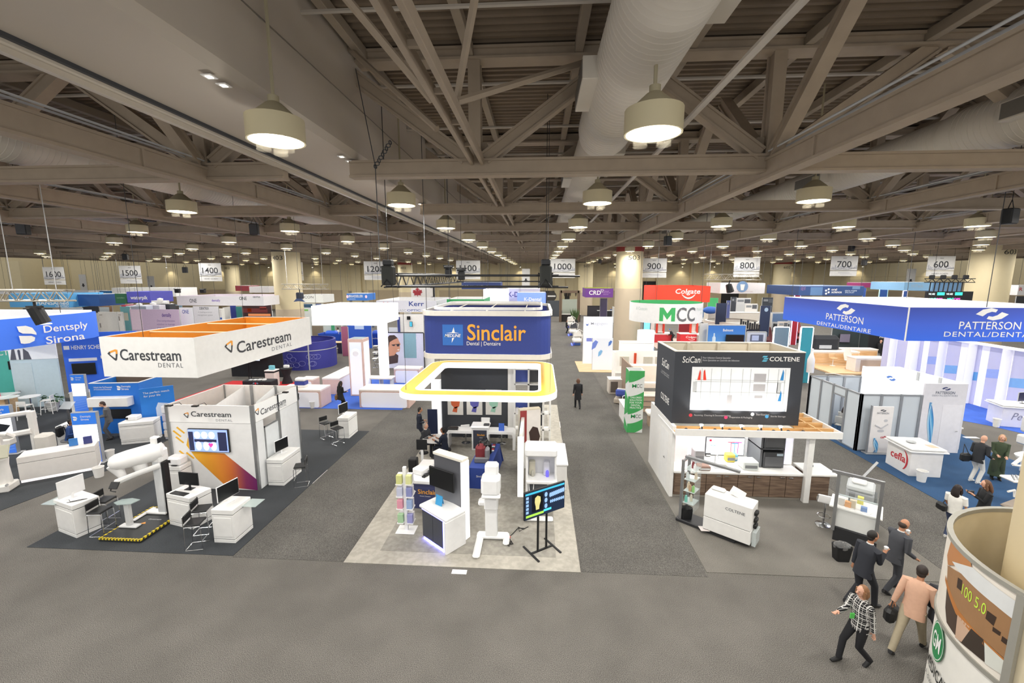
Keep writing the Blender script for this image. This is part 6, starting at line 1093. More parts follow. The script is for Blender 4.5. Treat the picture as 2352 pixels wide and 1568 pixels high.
B().box(-W1, W1, 0, .06, 0, H1).o('front_wall', M('1E6FCB', .55, 0, .05, .12, 1.2, name='blue_print'), t); B().box(W1 - .06, W1, .06, D1, 0, H1).o('side_wall', M('2276CE', .55, 0, .03), t); B().box(-W1, -W1 + .06, .06, D1, 0, H1).o('side_wall', M('2276CE', .55, 0, .03), t); B().box(-W1 + .06, W1 - .06, D1 - .06, D1, 0, H1).o('rear_wall', M('6B5B49', .7), t)
B().ring([(-W1 - .01, -.01), (W1 + .01, -.01), (W1 + .01, D1 + .01), (-W1 - .01, D1 + .01)], H1, H1 + .03, .06).o('rim', WHITE, t); m_ = MW[t.name]; uu = m_.to_3x3() @ Vector((1, 0, 0)); text('Unlock the Full Potential', WHITE, t, m_ @ Vector((-.5, 0, 2.27)), uu, w=.8, h=.08); text('of Connected Dentistry', WHITE, t, m_ @ Vector((-.52, 0, 2.16)), uu, w=.76, h=.08)
text('Dentsply', WHITE, t, m_ @ Vector((.52, 0, 2.28)), uu, w=.42, bold=.01); text('Sirona', WHITE, t, m_ @ Vector((.47, 0, 2.17)), uu, w=.32, bold=.01); leaf(t, lambda x, z: tuple(m_ @ Vector((.2 + x, -.006, 2.22 + z))), .2, WHITE)
B().box(-.95, .8, -.4, 0, 1.42, 1.85, .02).o('wall_shelf', WHITE, t); B().box(-.3, .6, -.05, 0, .75, 1.2).o('dark_screen', BLACK, t)
for k, (x, y, s) in enumerate(((-.5, .9, .4), (.1, 1.1, .5), (.6, .8, .35))): tag(B().box(-s / 2, s / 2, -s / 2, s / 2, 0, 1.5 + .5 * (k == 1), .01).xf(m_ @ Matrix.Translation((x, y, .0))).o('cardboard_box', M('A87E56', .8)), 'brown cardboard box inside the blue enclosure, %s' % ['left', 'tallest', 'right'][k], 'box')
t = T('print_panel', 'blue panel printed with a white device beside the enclosure', 'wall panel', -17.75, 18.36, .012, R(40)); B().box(-.62, .62, -.03, .03, 0, 2.28, .004).o('panel', M('2276CE', .55, 0, .06, .1, 1.4), t); m_ = MW[t.name]; uu = m_.to_3x3() @ Vector((1, 0, 0)); text('The perfect match', WHITE, t, m_ @ Vector((-.02, -.03, 2.05)), uu, w=.95, h=.12); text('for your file', WHITE, t, m_ @ Vector((-.18, -.03, 1.9)), uu, w=.6, h=.12)
B().plate([(-.1, .85), (.35, .95), (.4, 1.45), (.0, 1.55), (-.1, 1.3)], (0, -.035, 0), (1, 0, 0), (0, 0, 1), .003).o('device_print', M('C9D6EC', .5), t)
desk('white demo desk with lit base in front of the blue enclosure', -17.95, 17.55, R(22), 1.25, .7, .98); t = T('film_scanner', 'white small scanner on the demo desk before the blue enclosure', 'scanner', -18.3, 17.6, .98, R(12)); B().box(-.2, .25, -.2, .2, 0, .2, .04).o('case', WHITEG, t); B().box(-.18, -.08, -.206, -.2, .06, .16).o('display', BLACK, t)
t = T('drawer_cabinet', 'white three drawer cabinet behind the man in grey suit', 'cabinet', -18.9, 17.95, .012, R(12)); B().box(-.3, .35, -.25, .3, 0, .75, .01).o('body', WHITE, t)
for z in (.12, .33, .54): d_ = B().box(-.28, .33, -.262, -.25, z, z + .17, .004).o('drawer', WHITE, t); B().box(-.05, .1, -.28, -.262, z + .1, z + .12).o('handle', CHROME, d_)
t = T('counter', 'long white counter with dark seam and lit base by the blue lit banner', 'counter', -17.95, 14.35, .012, R(38)); B().box(-1.1, .95, -.35, .45, .1, .72, .006).box(-1.1, .95, -.35, .45, .735, .95, .006).o('body', M('E8E4E0', .5), t); B().box(-1.08, .93, -.33, .43, .1, .94).o('seam', DGREY, t); B().box(-1.08, .93, -.34, .43, .0, .1).o('lit_base', M('FBF4F4', .5, 0, .7), t)
for k, (x, c) in enumerate(((.3, '3A7AC0'), (.7, '3A3F7A'))):
    p = MW[t.name] @ Vector((x, .1, .96)); tag(B().box(-.12, .12, -.04, .04, 0, .28, .005).xf(Matrix.Translation(p) @ Matrix.Rotation(R(38), 4, 'Z')).o('leaflet_holder', M(c, .5)), ['blue', 'violet'][k] + ' leaflet holder standing on the long white counter', 'holder')
t = T('imaging_unit', 'white wheeled imaging unit with pale screen at the left of long counter', 'scanner', -18.6, 12.9, .012, R(25)); SHL = M('ECE9E4', .35); B().box(-.36, .3, -.3, .3, 0, .26, .04).o('base', SHL, t); B().tube([(0, .05, .26), (0, .05, .9), (0, .0, 1.15)], [(.26, .2), (.22, .18), (.28, .2)], 12, ref=(1, 0, 0)).o('body', SHL, t, smooth=True); B().box(-.42, .42, -.03, .03, 0, .46, .02).xf(Matrix.Translation((-.05, -.18, 1.2)) @ Matrix.Rotation(R(-25), 4, 'X')).o('screen_panel', M('BDBBA6', .3), t); B().tube([(-.55, .1, 1.95), (-.1, .2, 2.0), (.25, .15, 1.95), (.35, .25, 1.85), (.2, .35, 1.8), (-.1, .3, 1.82)], .07, 8).o('hand_arm', SHL, t, smooth=True); B().box(-.08, .08, .12, .26, 1.1, 1.9, .02).o('post', SHL, t)
for k in range(2): B().tube([(-.25 + .5 * k, -.28, .26), (-.2 + .5 * k, -.32, .3)], .04, 6).o('caster', CHROME, t)
t = T('panoramic_scanner', 'white cephalometric scanner with long side arm by the left lit banner', 'scanner', -20.1, 15.2, .012, R(15)); B().box(-.1, .1, -.1, .1, 0, 2.1, .02).o('column', SHL, t); B().tube([(0, 0, 2.05), (-1.5, .1, 1.85)], [(.08, .1), (.06, .09)], 6).o('long_arm', SHL, t); B().tube([(0, -.1, 1.3), (-1.2, -.2, 1.15)], [(.1, .12), (.08, .1)], 6).o('lower_arm', SHL, t); B().box(-1.4, -.5, -.5, -.1, .85, 1.15, .06).o('head', SHL, t); B().box(.1, .6, -.3, .2, .5, 1.15, .08).o('cover', M('DDD8CF', .5), t); B().box(-.3, .3, -.3, .3, 0, .05).o('foot', SHL, t)
desk('white desk with a draped cloth behind the seated visitor', -20.4, 16.9, R(20), .9, .7, 1.0); t = T('leaflet_rack', 'narrow leaflet rack with pale packs at the booth corner', 'rack', -16.85, 17.85, .012); B().box(-.18, .18, -.1, .1, 0, 1.6, .01).o('frame', M('C9CCD6', .5), t)
for k in range(4): B().box(-.16, .16, -.16, -.1, .12 + .38 * k, .42 + .38 * k, .01).o('pack', M(['E6DFD4', 'D9DDE8', 'C8C4D8', 'E9E9EE'][k], .5), t)
t = T('acrylic_stand', 'clear acrylic leaflet stand leaning near the potted plant', 'stand', -23.3, 19.0, .012); B().plate([(-.3, 0), (.3, 0), (.3, .5), (-.3, .5)], (0, 0, .9), (1, 0, 0), (0, .6, .6), .02).o('tray', glassy('E8EEF4', .5), t); B().box(-.03, .03, .1, .16, 0, 1.0).o('pole', CHROME, t)
p = G(222, 1097); bin_('white waste bin at the foot of the blue lit banner, nearer one', p.x, p.y + .1, WHITE, .17, .36); p = G(249, 1056); bin_('white waste bin behind the blue lit banner', p.x, p.y + .1, WHITE, .15, .36)
# ================= pink and white booth in the middle distance =================
rug('royal blue carpet of the pink and white booth', [(-14.1, 22.7), (-7.6, 22.7), (-7.6, 30), (-14.1, 30)], ROYC)
PNK = M('DDBFB5', .55); LW = M('F4F4FB', .45, 0, .12, .01)
t = T('sign_tower', 'tall pink edged white tower with a round white object print', 'sign tower', -11.2, 25.8, .012); w, d_ = .47, .5; H = 3.58
B().box(-w, w, -d_, d_, 0, H, .01).o('core', PNK, t); B().box(-w + .1, w - .1, -d_ - .02, -d_, .1, H - .2).o('front_print', ramp_mat([(0, 'F6F4F2'), (.55, 'F3F0F2'), (.8, 'DDE4F6'), (1, 'E4E8F8')], 2, 0, H, .5, .3), t); B().box(w, w + .02, -d_ + .1, d_ - .1, .1, H - .2).o('side_print', M('F0F0F6', .5, 0, .35), t); B().box(-w + .08, w - .08, -d_ + .08, d_ - .08, H, H + .015).o('dark_top', M('8AA0A8', .6), t)
B().plate(rings(14, .26, .24), (0, -d_ - .022, 2.75), (1, 0, 0), (0, 0, 1), .004).o('object_print', M('FDFDFD', .4, 0, .5), t); B().plate(rings(14, .2, .17), (0, -d_ - .027, 2.68), (1, 0, 0), (0, 0, 1), .002).o('shade_print', M('E2DFE4', .4, 0, .2), t)
def lcounter(label, u0, v0, u1, v1, d, h=1.05, notch=0):
    a, e = G(u0, v0), G(u1, v1); y = (a.y + e.y) / 2; t = T('booth_counter', label, 'counter', (a.x + e.x) / 2, y, .012, 0, 'pink and white counters'); w = (e.x - a.x) / 2
    B().box(-w, w, 0, d, 0, h - .1, .01).o('body', PNK, t); B().box(-w, w, -.01, d, h - .1, h, .01).o('worktop', M('F7EAE2', .5), t); B().prism([(p[0], p[1]) for p in rrect(-w + .12, w - .12, .02, h - .16, .12)], 0, .02).xf(Matrix.Translation((0, -.0, 0)) @ Matrix.Rotation(PI / 2, 4, 'X')).o('lit_front', LW, t); return t
lcounter('pink topped lit counter left of the bag-carrying woman', 640, 936, 740, 936, 1.2); lcounter('pink topped lit counter right of the tower', 826, 936, 940, 938, 1.3); lcounter('white counter behind the right lit counter', 905, 880, 965, 880, .9); lcounter('small pink box counter behind the left lit counter', 690, 908, 722, 908, .8)
p = G(752, 905); t = T('booth_counter', 'long white counter with pink end running back left of the tower', 'counter', p.x + .3, p.y + 1.6, .012); B().box(-.55, .55, -1.6, 1.8, 0, .95, .01).o('body', M('F0EEF2', .5, 0, .15), t); B().box(-.56, .56, -1.62, -1.58, 0, .97).o('pink_end', PNK, t); B().box(-.58, .58, -1.63, 1.83, .95, 1.05, .01).o('worktop', M('F9F1EA', .5), t)
p = G(862, 905); t = T('bench_table', 'white topped table with steel legs right of the tower', 'table', p.x, p.y + .6, .012); B().box(-1.2, 1.0, -.4, .4, .9, .98, .01).o('table_top', M('F6EDE4', .4), t)
for x in (-.6, .2, .9): B().box(x - .03, x + .03, -.3, .3, 0, .9).o('leg', LGREY, t)
for (u, v, lab) in ((733, 905, 'white bin at the pink ended long counter'), (719, 936, 'white bin right of the left lit counter')): p = G(u, v); bin_(lab, p.x, p.y, WHITE, .17, .36)
p = G(678, 902); t = T('ottoman_box', 'white and navy striped box standing on the lit counter', 'box', -13.65, 23.35, 1.06); B().box(-.3, .3, -.2, .2, 0, .16, .04).box(-.3, .3, -.2, .2, .36, .56, .06).o('white_part', WHITE, t); B().box(-.3, .3, -.2, .2, .16, .36).o('navy_part', M('34408E', .6), t)
t = swivel_stool('black seated swivel stool at the left lit counter', -13.4, 22.2, R(30), BLACK, .7)
# red carpet corner
rug('bright red carpet behind the white booth room', [(-21.8, 23.0), (-16.4, 23.0), (-16.4, 28.6), (-21.8, 28.6)], M('C8262C', .9, 0, 0, .1, 8))
t = T('clothed_table', 'table under black cloth with white lettering and diamond emblem', 'table', -17.95, 26.0, .012); B().box(-.95, .95, -.4, .4, 0, .76, .04).o('tablecloth', M('1B1C22', .8), t); text('midmark', WHITE, t, (-17.9, 25.59, .42), w=1.1, h=.26, bold=.02)
B().plate([(-.08, 0), (0, .08), (.08, 0), (0, -.08)], (-.05, -.41, .62), (1, 0, 0), (0, 0, 1), .003).o('emblem_red', M('C83A4A', .5), t); B().plate([(-.2, 0), (-.1, .08), (-.06, .02), (-.12, -.06)], (-.05, -.41, .62), (1, 0, 0), (0, 0, 1), .003).plate([(.2, 0), (.1, .08), (.06, .02), (.12, -.06)], (-.05, -.41, .62), (1, 0, 0), (0, 0, 1), .003).o('emblem_blue', M('6A8AA8', .5), t)
for k in range(4): tag(B().box(-18.6 + .3 * k, -18.4 + .3 * k, 25.8, 26.0, .775, .8 + .02 * k, .004).o('instrument_case', WHITE), 'white instrument case on the black clothed table, %s from the left' % ORD[k].replace('nearest', 'first'), 'case', 'cases on the black table')
t = T('backdrop', 'black backdrop wall behind the black clothed table', 'wall panel', -20.2, 29.9); B().box(-2.6, 1.4, 0, .1, 0, 2.6).o('panel', M('1C1D22', .8), t); k = T('floor_television', 'pale lit screen on twin poles before the black backdrop', 'television', -20.9, 29.2); B().box(-.9, .9, -.04, .04, 1.35, 2.35, .01).o('case', BLACK, k); B().box(-.87, .87, -.046, -.04, 1.38, 2.32).o('screen', M('CFE0F4', .3, 0, .8), k); B().box(-.1, -.06, -.02, .02, 0, 1.4).box(.06, .1, -.02, .02, 0, 1.4).o('pole', BLACK, k)
t = T('sterilizer_cart', 'white and black cube cabinet beside the black clothed table', 'cabinet', -18.1, 27.5); B().box(-.32, .32, -.3, .3, 0, .95, .01).o('body', M('E8E4DE', .5), t); B().box(-.33, .33, -.31, .31, .95, 1.05).o('black_band', BLACK, t); B().box(-.34, .34, -.32, .32, 1.05, 1.12, .01).o('top', WHITE, t); tag(B().box(-18.25, -17.9, 27.4, 27.6, 1.13, 1.4, .02).o('teal_box', M('7AC4D4', .5)), 'teal box on the white and black cabinet', 'box')
t = T('cocktail_table', 'cocktail table in black stretch cloth with brochures', 'table', -17.5, 28.2); B().lathe([(.36, 0), (.2, .55), (.4, 1.08), (0, 1.1)], 18).o('cloth', M('1F2026', .8), t, smooth=True); tag(B().box(-17.65, -17.3, 28.1, 28.3, 1.11, 1.3, .02).o('brochure_stack', WHITE), 'white brochure stack on the black cocktail table', 'brochures')
p = G(663, 852); t = T('curved_counter', 'big round navy counter with pale ring outlines', 'counter', -19.2, 34.3); B().lathe([(2.15, .0), (2.15, 1.5)], 36, cap=False).o('skirt', M('34358A', .6, 0, .06), t, smooth=True); B().lathe([(2.17, 1.5), (2.17, 1.56)], 36, cap=False).o('white_band', LGREY, t); B().lathe([(2.14, 1.56), (2.14, 2.2), (2.0, 2.2)], 36, cap=False).o('upper_skirt', M('34358A', .6, 0, .06), t, smooth=True)
random.seed(4)
for k in range(12):
    a0 = -PI / 2 + random.uniform(-.5, .9); z = random.uniform(.3, 1.2); B().tube([(2.16 * math.cos(a0 + .12 * math.cos(q)), 2.16 * math.sin(a0 + .12 * math.cos(q)), z + .2 * math.sin(q)) for q in [2 * PI * i / 10 for i in range(11)]], .015, 4).o('ring_print', M('8C8FC8', .5), t)
B().box(1.0, 1.06, -1.95, -1.85, 0, 2.2).o('seam', LGREY, t)
# glowing white banner frame
a, e = GY(716, 725, 30), GY(868, 725, 30); zt, zb = GY(800, 703, 30).z, GY(800, 747, 30).z
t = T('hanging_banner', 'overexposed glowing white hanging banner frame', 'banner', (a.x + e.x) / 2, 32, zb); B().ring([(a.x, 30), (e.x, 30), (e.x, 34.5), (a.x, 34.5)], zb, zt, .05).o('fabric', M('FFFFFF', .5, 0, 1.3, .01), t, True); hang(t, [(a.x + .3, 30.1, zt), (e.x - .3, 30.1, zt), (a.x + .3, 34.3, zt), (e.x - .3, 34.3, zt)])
p = GY(878, 770, 31); tag(B().box(p.x - .35, p.x + .35, 31, 31.2, 0, GY(880, 745, 31).z + .3).o('glow_pillar', M('FFFFFF', .5, 0, 1.0, .01)), 'glowing white pillar under the overexposed white banner', 'pillar')
# ================= far booths: hanging signs, walls, counters =================
def hs(label, u0, v0, u1, v1, y, mat, depth=3.0, txt=(), inner=None, left=None, cat='hanging sign'):
    a, e = GY(u0, v0, y), GY(u1, v1, y); z1, z0 = a.z, e.z
    t = T('hanging_sign', label, cat, (a.x + e.x) / 2, y + depth / 2, z0)
    B().ring([(a.x, y), (e.x, y), (e.x, y + depth), (a.x, y + depth)], z0, z1, .05).o('fabric', mat, t, True)
    B().ring([(a.x + .06, y + .06), (e.x - .06, y + .06), (e.x - .06, y + depth - .06), (a.x + .06, y + depth - .06)], z0 + .02, z1 + .02, .02).o('lining', inner or M('EDEDED', .6), t, True)
    for s_, m_, p0, q0, p1, q1, bd in txt: textY(s_, m_, t, p0, q0, p1, q1, y, bold=bd)
    hang(t, [(a.x + .2, y + .2, z1), (e.x - .2, y + .2, z1), (a.x + .2, y + depth - .2, z1), (e.x - .2, y + depth - .2, z1)], 12.6, .014)
    return t
def wl(label, u0, v0, u1, y, mat, txt=(), v1=None, frame=None, th=.1, cat='wall panel', nm='display_wall'):
    a, e = GY(u0, v0, y), GY(u1, v0, y); z0 = GY(u0, v1, y).z if v1 else 0
    t = T(nm, label, cat, (a.x + e.x) / 2, y); B().box(a.x, e.x, y, y + th, max(0, z0), a.z, .01).o('panel', mat, t, True)
    if frame: B().box(a.x - .05, a.x, y - .03, y + th, 0, a.z).box(e.x, e.x + .05, y - .03, y + th, 0, a.z).box(a.x, e.x, y - .03, y + th, a.z, a.z + .06).o('frame', frame, t, True)
    else: B().box(a.x - .03, a.x, y + .02, y + th, 0, a.z).o('edge', LGREY, t, True); B().box(e.x, e.x + .03, y + .02, y + th, 0, a.z).o('edge', LGREY, t, True)
    for s_, m_, p0, q0, p1, q1, bd in txt: textY(s_, m_, t, p0, q0, p1, q1, y, bold=bd)
    return t
def pr(t, u0, v0, u1, v1, y, mat, nm='print', off=.012):
    a, e = GY(u0, v0, y), GY(u1, v1, y); return B().box(a.x, e.x, y - off, y - off + .006, e.z, a.z).o(nm, mat, t, True)
def ct(label, u, v, w, d, h, mat, top=WHITE, front=None, rz=0, cat='counter'):
    p = G(u, v); t = T('booth_counter', label, cat, p.x, p.y + d / 2, 0, rz); B().box(-w / 2, w / 2, -d / 2, d / 2, 0, h - .06, .01).o('body', mat, t); B().box(-w / 2 - .04, w / 2 + .04, -d / 2 - .04, d / 2 + .04, h - .06, h, .01).o('worktop', top, t)
    if front: B().box(-w / 2 + .06, w / 2 - .06, -d / 2 - .012, -d / 2, .08, h - .14).o('front_print', front, t)
    return t
def tvp(label, u0, v0, u1, v1, y, scr=SCREEN):
    a, e = GY(u0, v0, y), GY(u1, v1, y); t = T('wall_television', label, 'television', (a.x + e.x) / 2, y - .06, e.z); w, h = (e.x - a.x) / 2, a.z - e.z; B().box(-w, w, -.04, .04, 0, h, .01).o('case', BLACK, t); B().box(-w + .03, w - .03, -.046, -.04, .03, h - .03).o('screen', scr, t); return t
NV = M('2E3C86', .6); PUR = M('6B3A8E', .6); LIL = M('D9C2DA', .6); LB = M('5AA6DE', .6); INK2 = M('4A4C52', .5); VIO = M('5A5AC0', .6); SLV = M('B9B3A6', .4, .6)
# ---- left far ----
hs('light blue hanging sign with pale lettering at the far left', 18, 674, 160, 706, 45, LB, 4, (('HANSAmed', M('EAF2FA', .5), 82, 691, 158, 700, .02), ('LIMITED', M('EAF2FA', .5), 128, 701, 158, 705, .01)), M('8CC4EC', .6)); hs('plain navy hanging sign right of the light blue sign', 158, 676, 230, 703, 46, M('2C5AA0', .6), 3); hs('blue hanging sign with white lowercase lettering, above the cork panel', 228, 668, 256, 685, 60, M('2E78B8', .6), 3, (('markson', WHITE, 229, 672, 255, 678, .02),)); hs('long white hanging sign high at the far left', -40, 667, 204, 676, 62, M('EFEFF2', .6), 3)
hs('dark green hanging sign beside the violet one', 263, 674, 292, 697, 46, M('2C6A4A', .6), 2.5, (('canadian', M('9AC0A8', .5), 268, 682, 286, 685, 0),)); hs('violet hanging sign with white lettering at the left', 290, 670, 347, 695, 45.5, VIO, 3, (('waterpik', WHITE, 299, 679, 340, 690, .03),), M('8A8AE0', .6)); hs('white hanging sign with grey letters behind the violet sign', 256, 661, 405, 681, 60, M('EDEDEC', .6), 4, (('ee', INK2, 346, 670, 356, 676, 0),))
t = hs('long white hanging ring with grey and violet logos above the lilac wall', 405, 680, 606, 702, 40, M('EFEDF0', .6), 5, (('ONE', INK2, 435, 686, 452, 695, .01), ('dentally', M('8A6AC8', .5), 486, 687, 506, 694, .02), ('ONE', INK2, 549, 681, 567, 689, .01), ('DENTRIX', INK2, 581, 680, 598, 684, .01)), M('E6DCE8', .6))
for u, v in ((408, 668), (466, 668)):
    p = GY(u, v, 41); k = T('stage_light', 'small black spotlight above the long white ring, %s of two' % ('left' if u < 440 else 'right'), 'light', p.x, 41, p.z - .1); B().box(-.25, .25, -.15, .15, -.1, .3, .05).o('head', BLACK, k); B().tube([(-.4, 0, .3), (.4, 0, .3)], .03, 5).o('clamp', BLACK, k); B().tube([(0, 0, .3), (0, 0, 4.6)], .012, 4).o('cable', DGREY, k)
t = wl('lilac wall with a violet logo and text lines left of the white banner corner', 297, 710, 410, 37, M('D3BBD6', .6, 0, .08), (('dentally', M('6A4AA0', .5), 371, 719, 394, 730, .02), ('One comprehensive', M('9A80B8', .5), 360, 734, 402, 740, 0), ('solution to manage', M('9A80B8', .5), 360, 742, 402, 748, 0), ('your entire practice', M('9A80B8', .5), 361, 750, 404, 755, 0))); pr(t, 299, 711, 330, 757, 37, M('EBD3E3', .6, 0, .1), 'pale_print'); wl('white wall panel with blue letters beside the lilac wall', 411, 706, 442, 38, M('E9EAEE', .6, 0, .08), (('ONE', M('4A5AB0', .5), 418, 711, 434, 720, .01),)); wl('pale grey wall with text lines behind the orange lining', 443, 703, 500, 38, M('DAD8DC', .6, 0, .08), (('DENTRIX', INK2, 458, 705, 480, 711, .02), ('A leading practice', M('A9A9AE', .5), 455, 715, 487, 719, 0), ('management system', M('A9A9AE', .5), 454, 722, 489, 726, 0)))
t = ct('narrow white display tower with a blue band behind the orange lining', 507, 760, .75, .6, 3.0, WHITE); B().box(-.37, .37, -.315, -.3, 1.6, 1.85).o('blue_band', M('3A62C0', .5), t); wl('indigo wall panel beside the dark red photo wall', 528, 700, 541, 46, M('3A4AA0', .6)); t = wl('teal panel beside the dark red photo wall', 541, 704, 555, 46, M('4AA09A', .6)); t = wl('dark red and black photo wall with glowing orange spots', 555, 697, 622, 45, M('3A2022', .6)); pr(t, 557, 708, 615, 718, 45, M('6E2A2A', .6), 'red_print'); pr(t, 568, 708, 578, 716, 45, M('C8502E', .6, 0, .3), 'orange_print'); pr(t, 596, 704, 612, 710, 45, M('8A3A34', .6), 'red_print'); pr(t, 570, 720, 622, 726, 45, M('E0905A', .6, 0, .2), 'orange_print'); pr(t, 560, 699, 596, 702, 45, M('E9E4E0', .6), 'white_print')
hs('dark red hanging sign right of sign 1400', 540, 656, 572, 668, 75, M('9A3A44', .6), 3); hs('grey hanging sign with pale top right of the dark red sign', 572, 658, 618, 672, 72, M('C9C5C6', .6), 3); hs('white hanging sign with dark letters and a green stripe', 690, 677, 742, 695, 52, M('F0F2EE', .6), 3, (('ICON', INK2, 697, 679, 720, 685, 0),)); t = wl('white and green wall below the lettered hanging sign', 690, 697, 742, 51.5, M('E4EAEA', .6)); pr(t, 691, 698, 718, 706, 51.5, M('3A5A78', .6), 'photo_print'); pr(t, 691, 710, 708, 714, 51.5, M('8ACC6A', .6), 'green_print'); pr(t, 725, 697, 738, 704, 51.5, M('6A7AA8', .6), 'photo_print')
t = T('box_truss', 'pale box truss above the numbered column, with one spotlight', 'truss', 0, 0, 0); a, e = GY(650, 658, 36), GY(752, 656, 36); box_truss(t, (a.x, 36, a.z), (e.x, 36, a.z), .42, SLV, 10, .03)
for f in (.1, .9): B().tube([(a.x + (e.x - a.x) * f, 36, a.z + .2), (a.x + (e.x - a.x) * f, 36, 12.6)], .014, 4).o('cable', LGREY, t, True)
p = GY(689, 682, 36); k = T('stage_light', 'black four-leaf spotlight under the pale truss', 'light', p.x, 36, p.z - .3); B().box(-.25, .25, -.22, .22, .15, .7, .06).o('head', M('2A3040', .5), k); B().plate([(-.5, -.1), (-.2, .2), (.2, .2), (.5, -.1), (.1, -.05), (-.1, -.05)], (0, -.1, 0), (1, 0, 0), (0, 0, 1), .1).o('barn_door', M('4A5A80', .5), k); B().tube([(0, 0, .7), (0, 0, 1.0)], .04, 5).o('clamp', BLACK, k)
t = hs('round-ended blue hanging sign with white capitals and pink dots', 796, 674, 844, 690, 58, M('3A78CC', .6, 0, .1), 3, (('BRASSELER', WHITE, 801, 677, 834, 683, .02), ('CANADA', M('BFD6F0', .5), 801, 685, 817, 688, .01)))
for u in (798, 841): p = GY(u, 681, 58); B().plate(rings(10, .16, .22), (p.x, 57.98, p.z), (1, 0, 0), (0, 0, 1), .01).o('pink_print', M('F0C8D8', .5, 0, .3), t, True)
t = hs('wide white hanging sign with blue and grey lettering left of the navy banner', 864, 690, 1003, 717, 42, M('E4E4EE', .6, 0, .05), 7, (('Kerr', M('2E4A98', .5), 939, 692, 974, 703, .03), ('Nobel', M('8A8C92', .5), 895, 695, 914, 700, 0), ('ORASC', M('B0B2B8', .5), 905, 710, 933, 715, .0), ('OPTIC', M('4A62A8', .5), 935, 710, 966, 715, .03)), M('F6F6F8', .6)); textY('N', M('D8505A', .5), t, 880, 693, 892, 702, 42, bold=.03)
t = hs('white hanging sign with a dark red maple leaf', 944, 662, 988, 682, 70, M('E4E0DE', .6), 3); p = GY(959, 672, 70); B().plate([(0, -.7), (.08, -.4), (.6, -.45), (.5, -.2), (.85, .1), (.7, .2), (.75, .45), (.45, .4), (.3, .6), (.3, .3), (.2, .25), (.25, .75), (.1, .68), (0, .95), (-.1, .68), (-.25, .75), (-.2, .25), (-.3, .3), (-.3, .6), (-.45, .4), (-.75, .45), (-.7, .2), (-.85, .1), (-.5, -.2), (-.6, -.45), (-.08, -.4)], (p.x, 69.98, p.z), (1, 0, 0), (0, 0, 1), .01).o('leaf_print', M('A02E38', .5), t, True)
wl('black upright panel right of the maple leaf sign', 988, 658, 998, 72, BLACK); t = hs('white glowing hanging sign with faint letters behind the navy banner', 1110, 664, 1166, 694, 45, M('F4F6FF', .5, 0, .9), 3); textY('K-Dental', M('D9DCE6', .5, 0, .6), t, 1124, 673, 1160, 679, 45); hs('pale violet hanging sign with dark letters behind the blue glowing one', 1160, 663, 1240, 694, 47, M('C9C6DC', .6, 0, .05), 4, (('K-Dental', M('4A4A90', .5), 1167, 670, 1220, 682, .02),)); t = hs('blue glowing hanging sign with white letters behind the navy banner', 1188, 672, 1254, 697, 44, M('7A98F0', .5, 0, .35), 3, (('K-Dental', WHITE, 1204, 683, 1243, 691, .03),)); hs('navy hanging sign with white letters below sign 1100', 1060, 648, 1150, 664, 60, M('34457E', .6), 3, (('D2D HealthTech', WHITE, 1061, 655, 1122, 660, .02),)); t = hs('green hanging canopy sign with a white frame line', 1026, 687, 1112, 700, 40, M('2C9A58', .6), 5); pr(t, 1076, 693, 1100, 694, 40, M('C8F0DA', .5, 0, .4), 'line_print')
# mid-left booths
def tub(label, u, v, w, d, h):
    p = G(u, v); t = T('tub_counter', label, 'counter', p.x, p.y + d / 2); b = B(); P = [rrect(-w / 2 * k, w / 2 * k, -d / 2 * k, d / 2 * k, .12) for k in (.72, 1.0, .93, .66)]; Z = (0, h, h, .1); n = len(P[0]); b.add([(q[0], q[1], Z[i]) for i in range(4) for q in P[i]], [tuple(range(n - 1, -1, -1)), tuple(range(3 * n, 4 * n))] + [(k * n + i, k * n + (i + 1) % n, (k + 1) * n + (i + 1) % n, (k + 1) * n + i) for k in range(3) for i in range(n)]); b.o('tub', M('2450C0', .6), t)
    B().box(-w * .3, w * .2, -d * .2, d * .3, h * .6, h * 1.2, .2).o('lining_bag', M('2E62D8', .5), t); text('canadian', WHITE, t, (p.x - w * .05, p.y + d * .08, h * .62), w=w * .5, h=.14, off=.12); return t
tub('blue tub shaped counter with white lettering, left one', 757, 793, 2.6, 1.6, 1.25); tub('blue tub shaped counter right of the pink and white tower', 862, 793, 2.2, 2.0, 1.25)
t = wl('blue booth wall with a white picture below the glowing white banner', 797, 739, 852, 43, M('2E5CC8', .6, 0, .1)); pr(t, 814, 741, 836, 756, 43, M('B9CCEE', .6, 0, .2), 'white_print'); wl('reddish violet print banner beside the man in white shirt', 783, 750, 798, 38.5, M('A8607E', .6)); wl('green and white panels below the glowing banner', 742, 745, 768, 46, M('D9E4DA', .6)); wl('narrow green panel below the glowing banner', 760, 742, 768, 45.5, M('4AA870', .6)); wl('taupe wall beside the green panels', 716, 748, 742, 47, M('9A9082', .7))
p = G(716, 810); t = T('wooden_cart', 'wooden cart with large spoked wheel beside the navy curved counter', 'cart', p.x - .4, p.y); CW = wood('B0783E', 'CC9A5C', 'cart_wood', 1, 0); B().box(-1.4, .4, -.5, .9, .45, 1.25, .02).o('body', CW, t); B().box(-1.5, 1.0, -.6, 1.0, 1.25, 1.33, .01).o('top', wood('C9A070', 'E0BC90', 'cart_top', 1, 0), t); B().tube([(.55 + .55 * math.cos(q), -.62, .55 + .55 * math.sin(q)) for q in [2 * PI * i / 20 for i in range(21)]], .05, 6).o('wheel_rim', M('4A3020', .6), t)
for k in range(6): B().tube([(.55, -.62, .55), (.55 + .52 * math.cos(PI * k / 3), -.62, .55 + .52 * math.sin(PI * k / 3))], .03, 5).o('spoke', M('7A5030', .6), t)
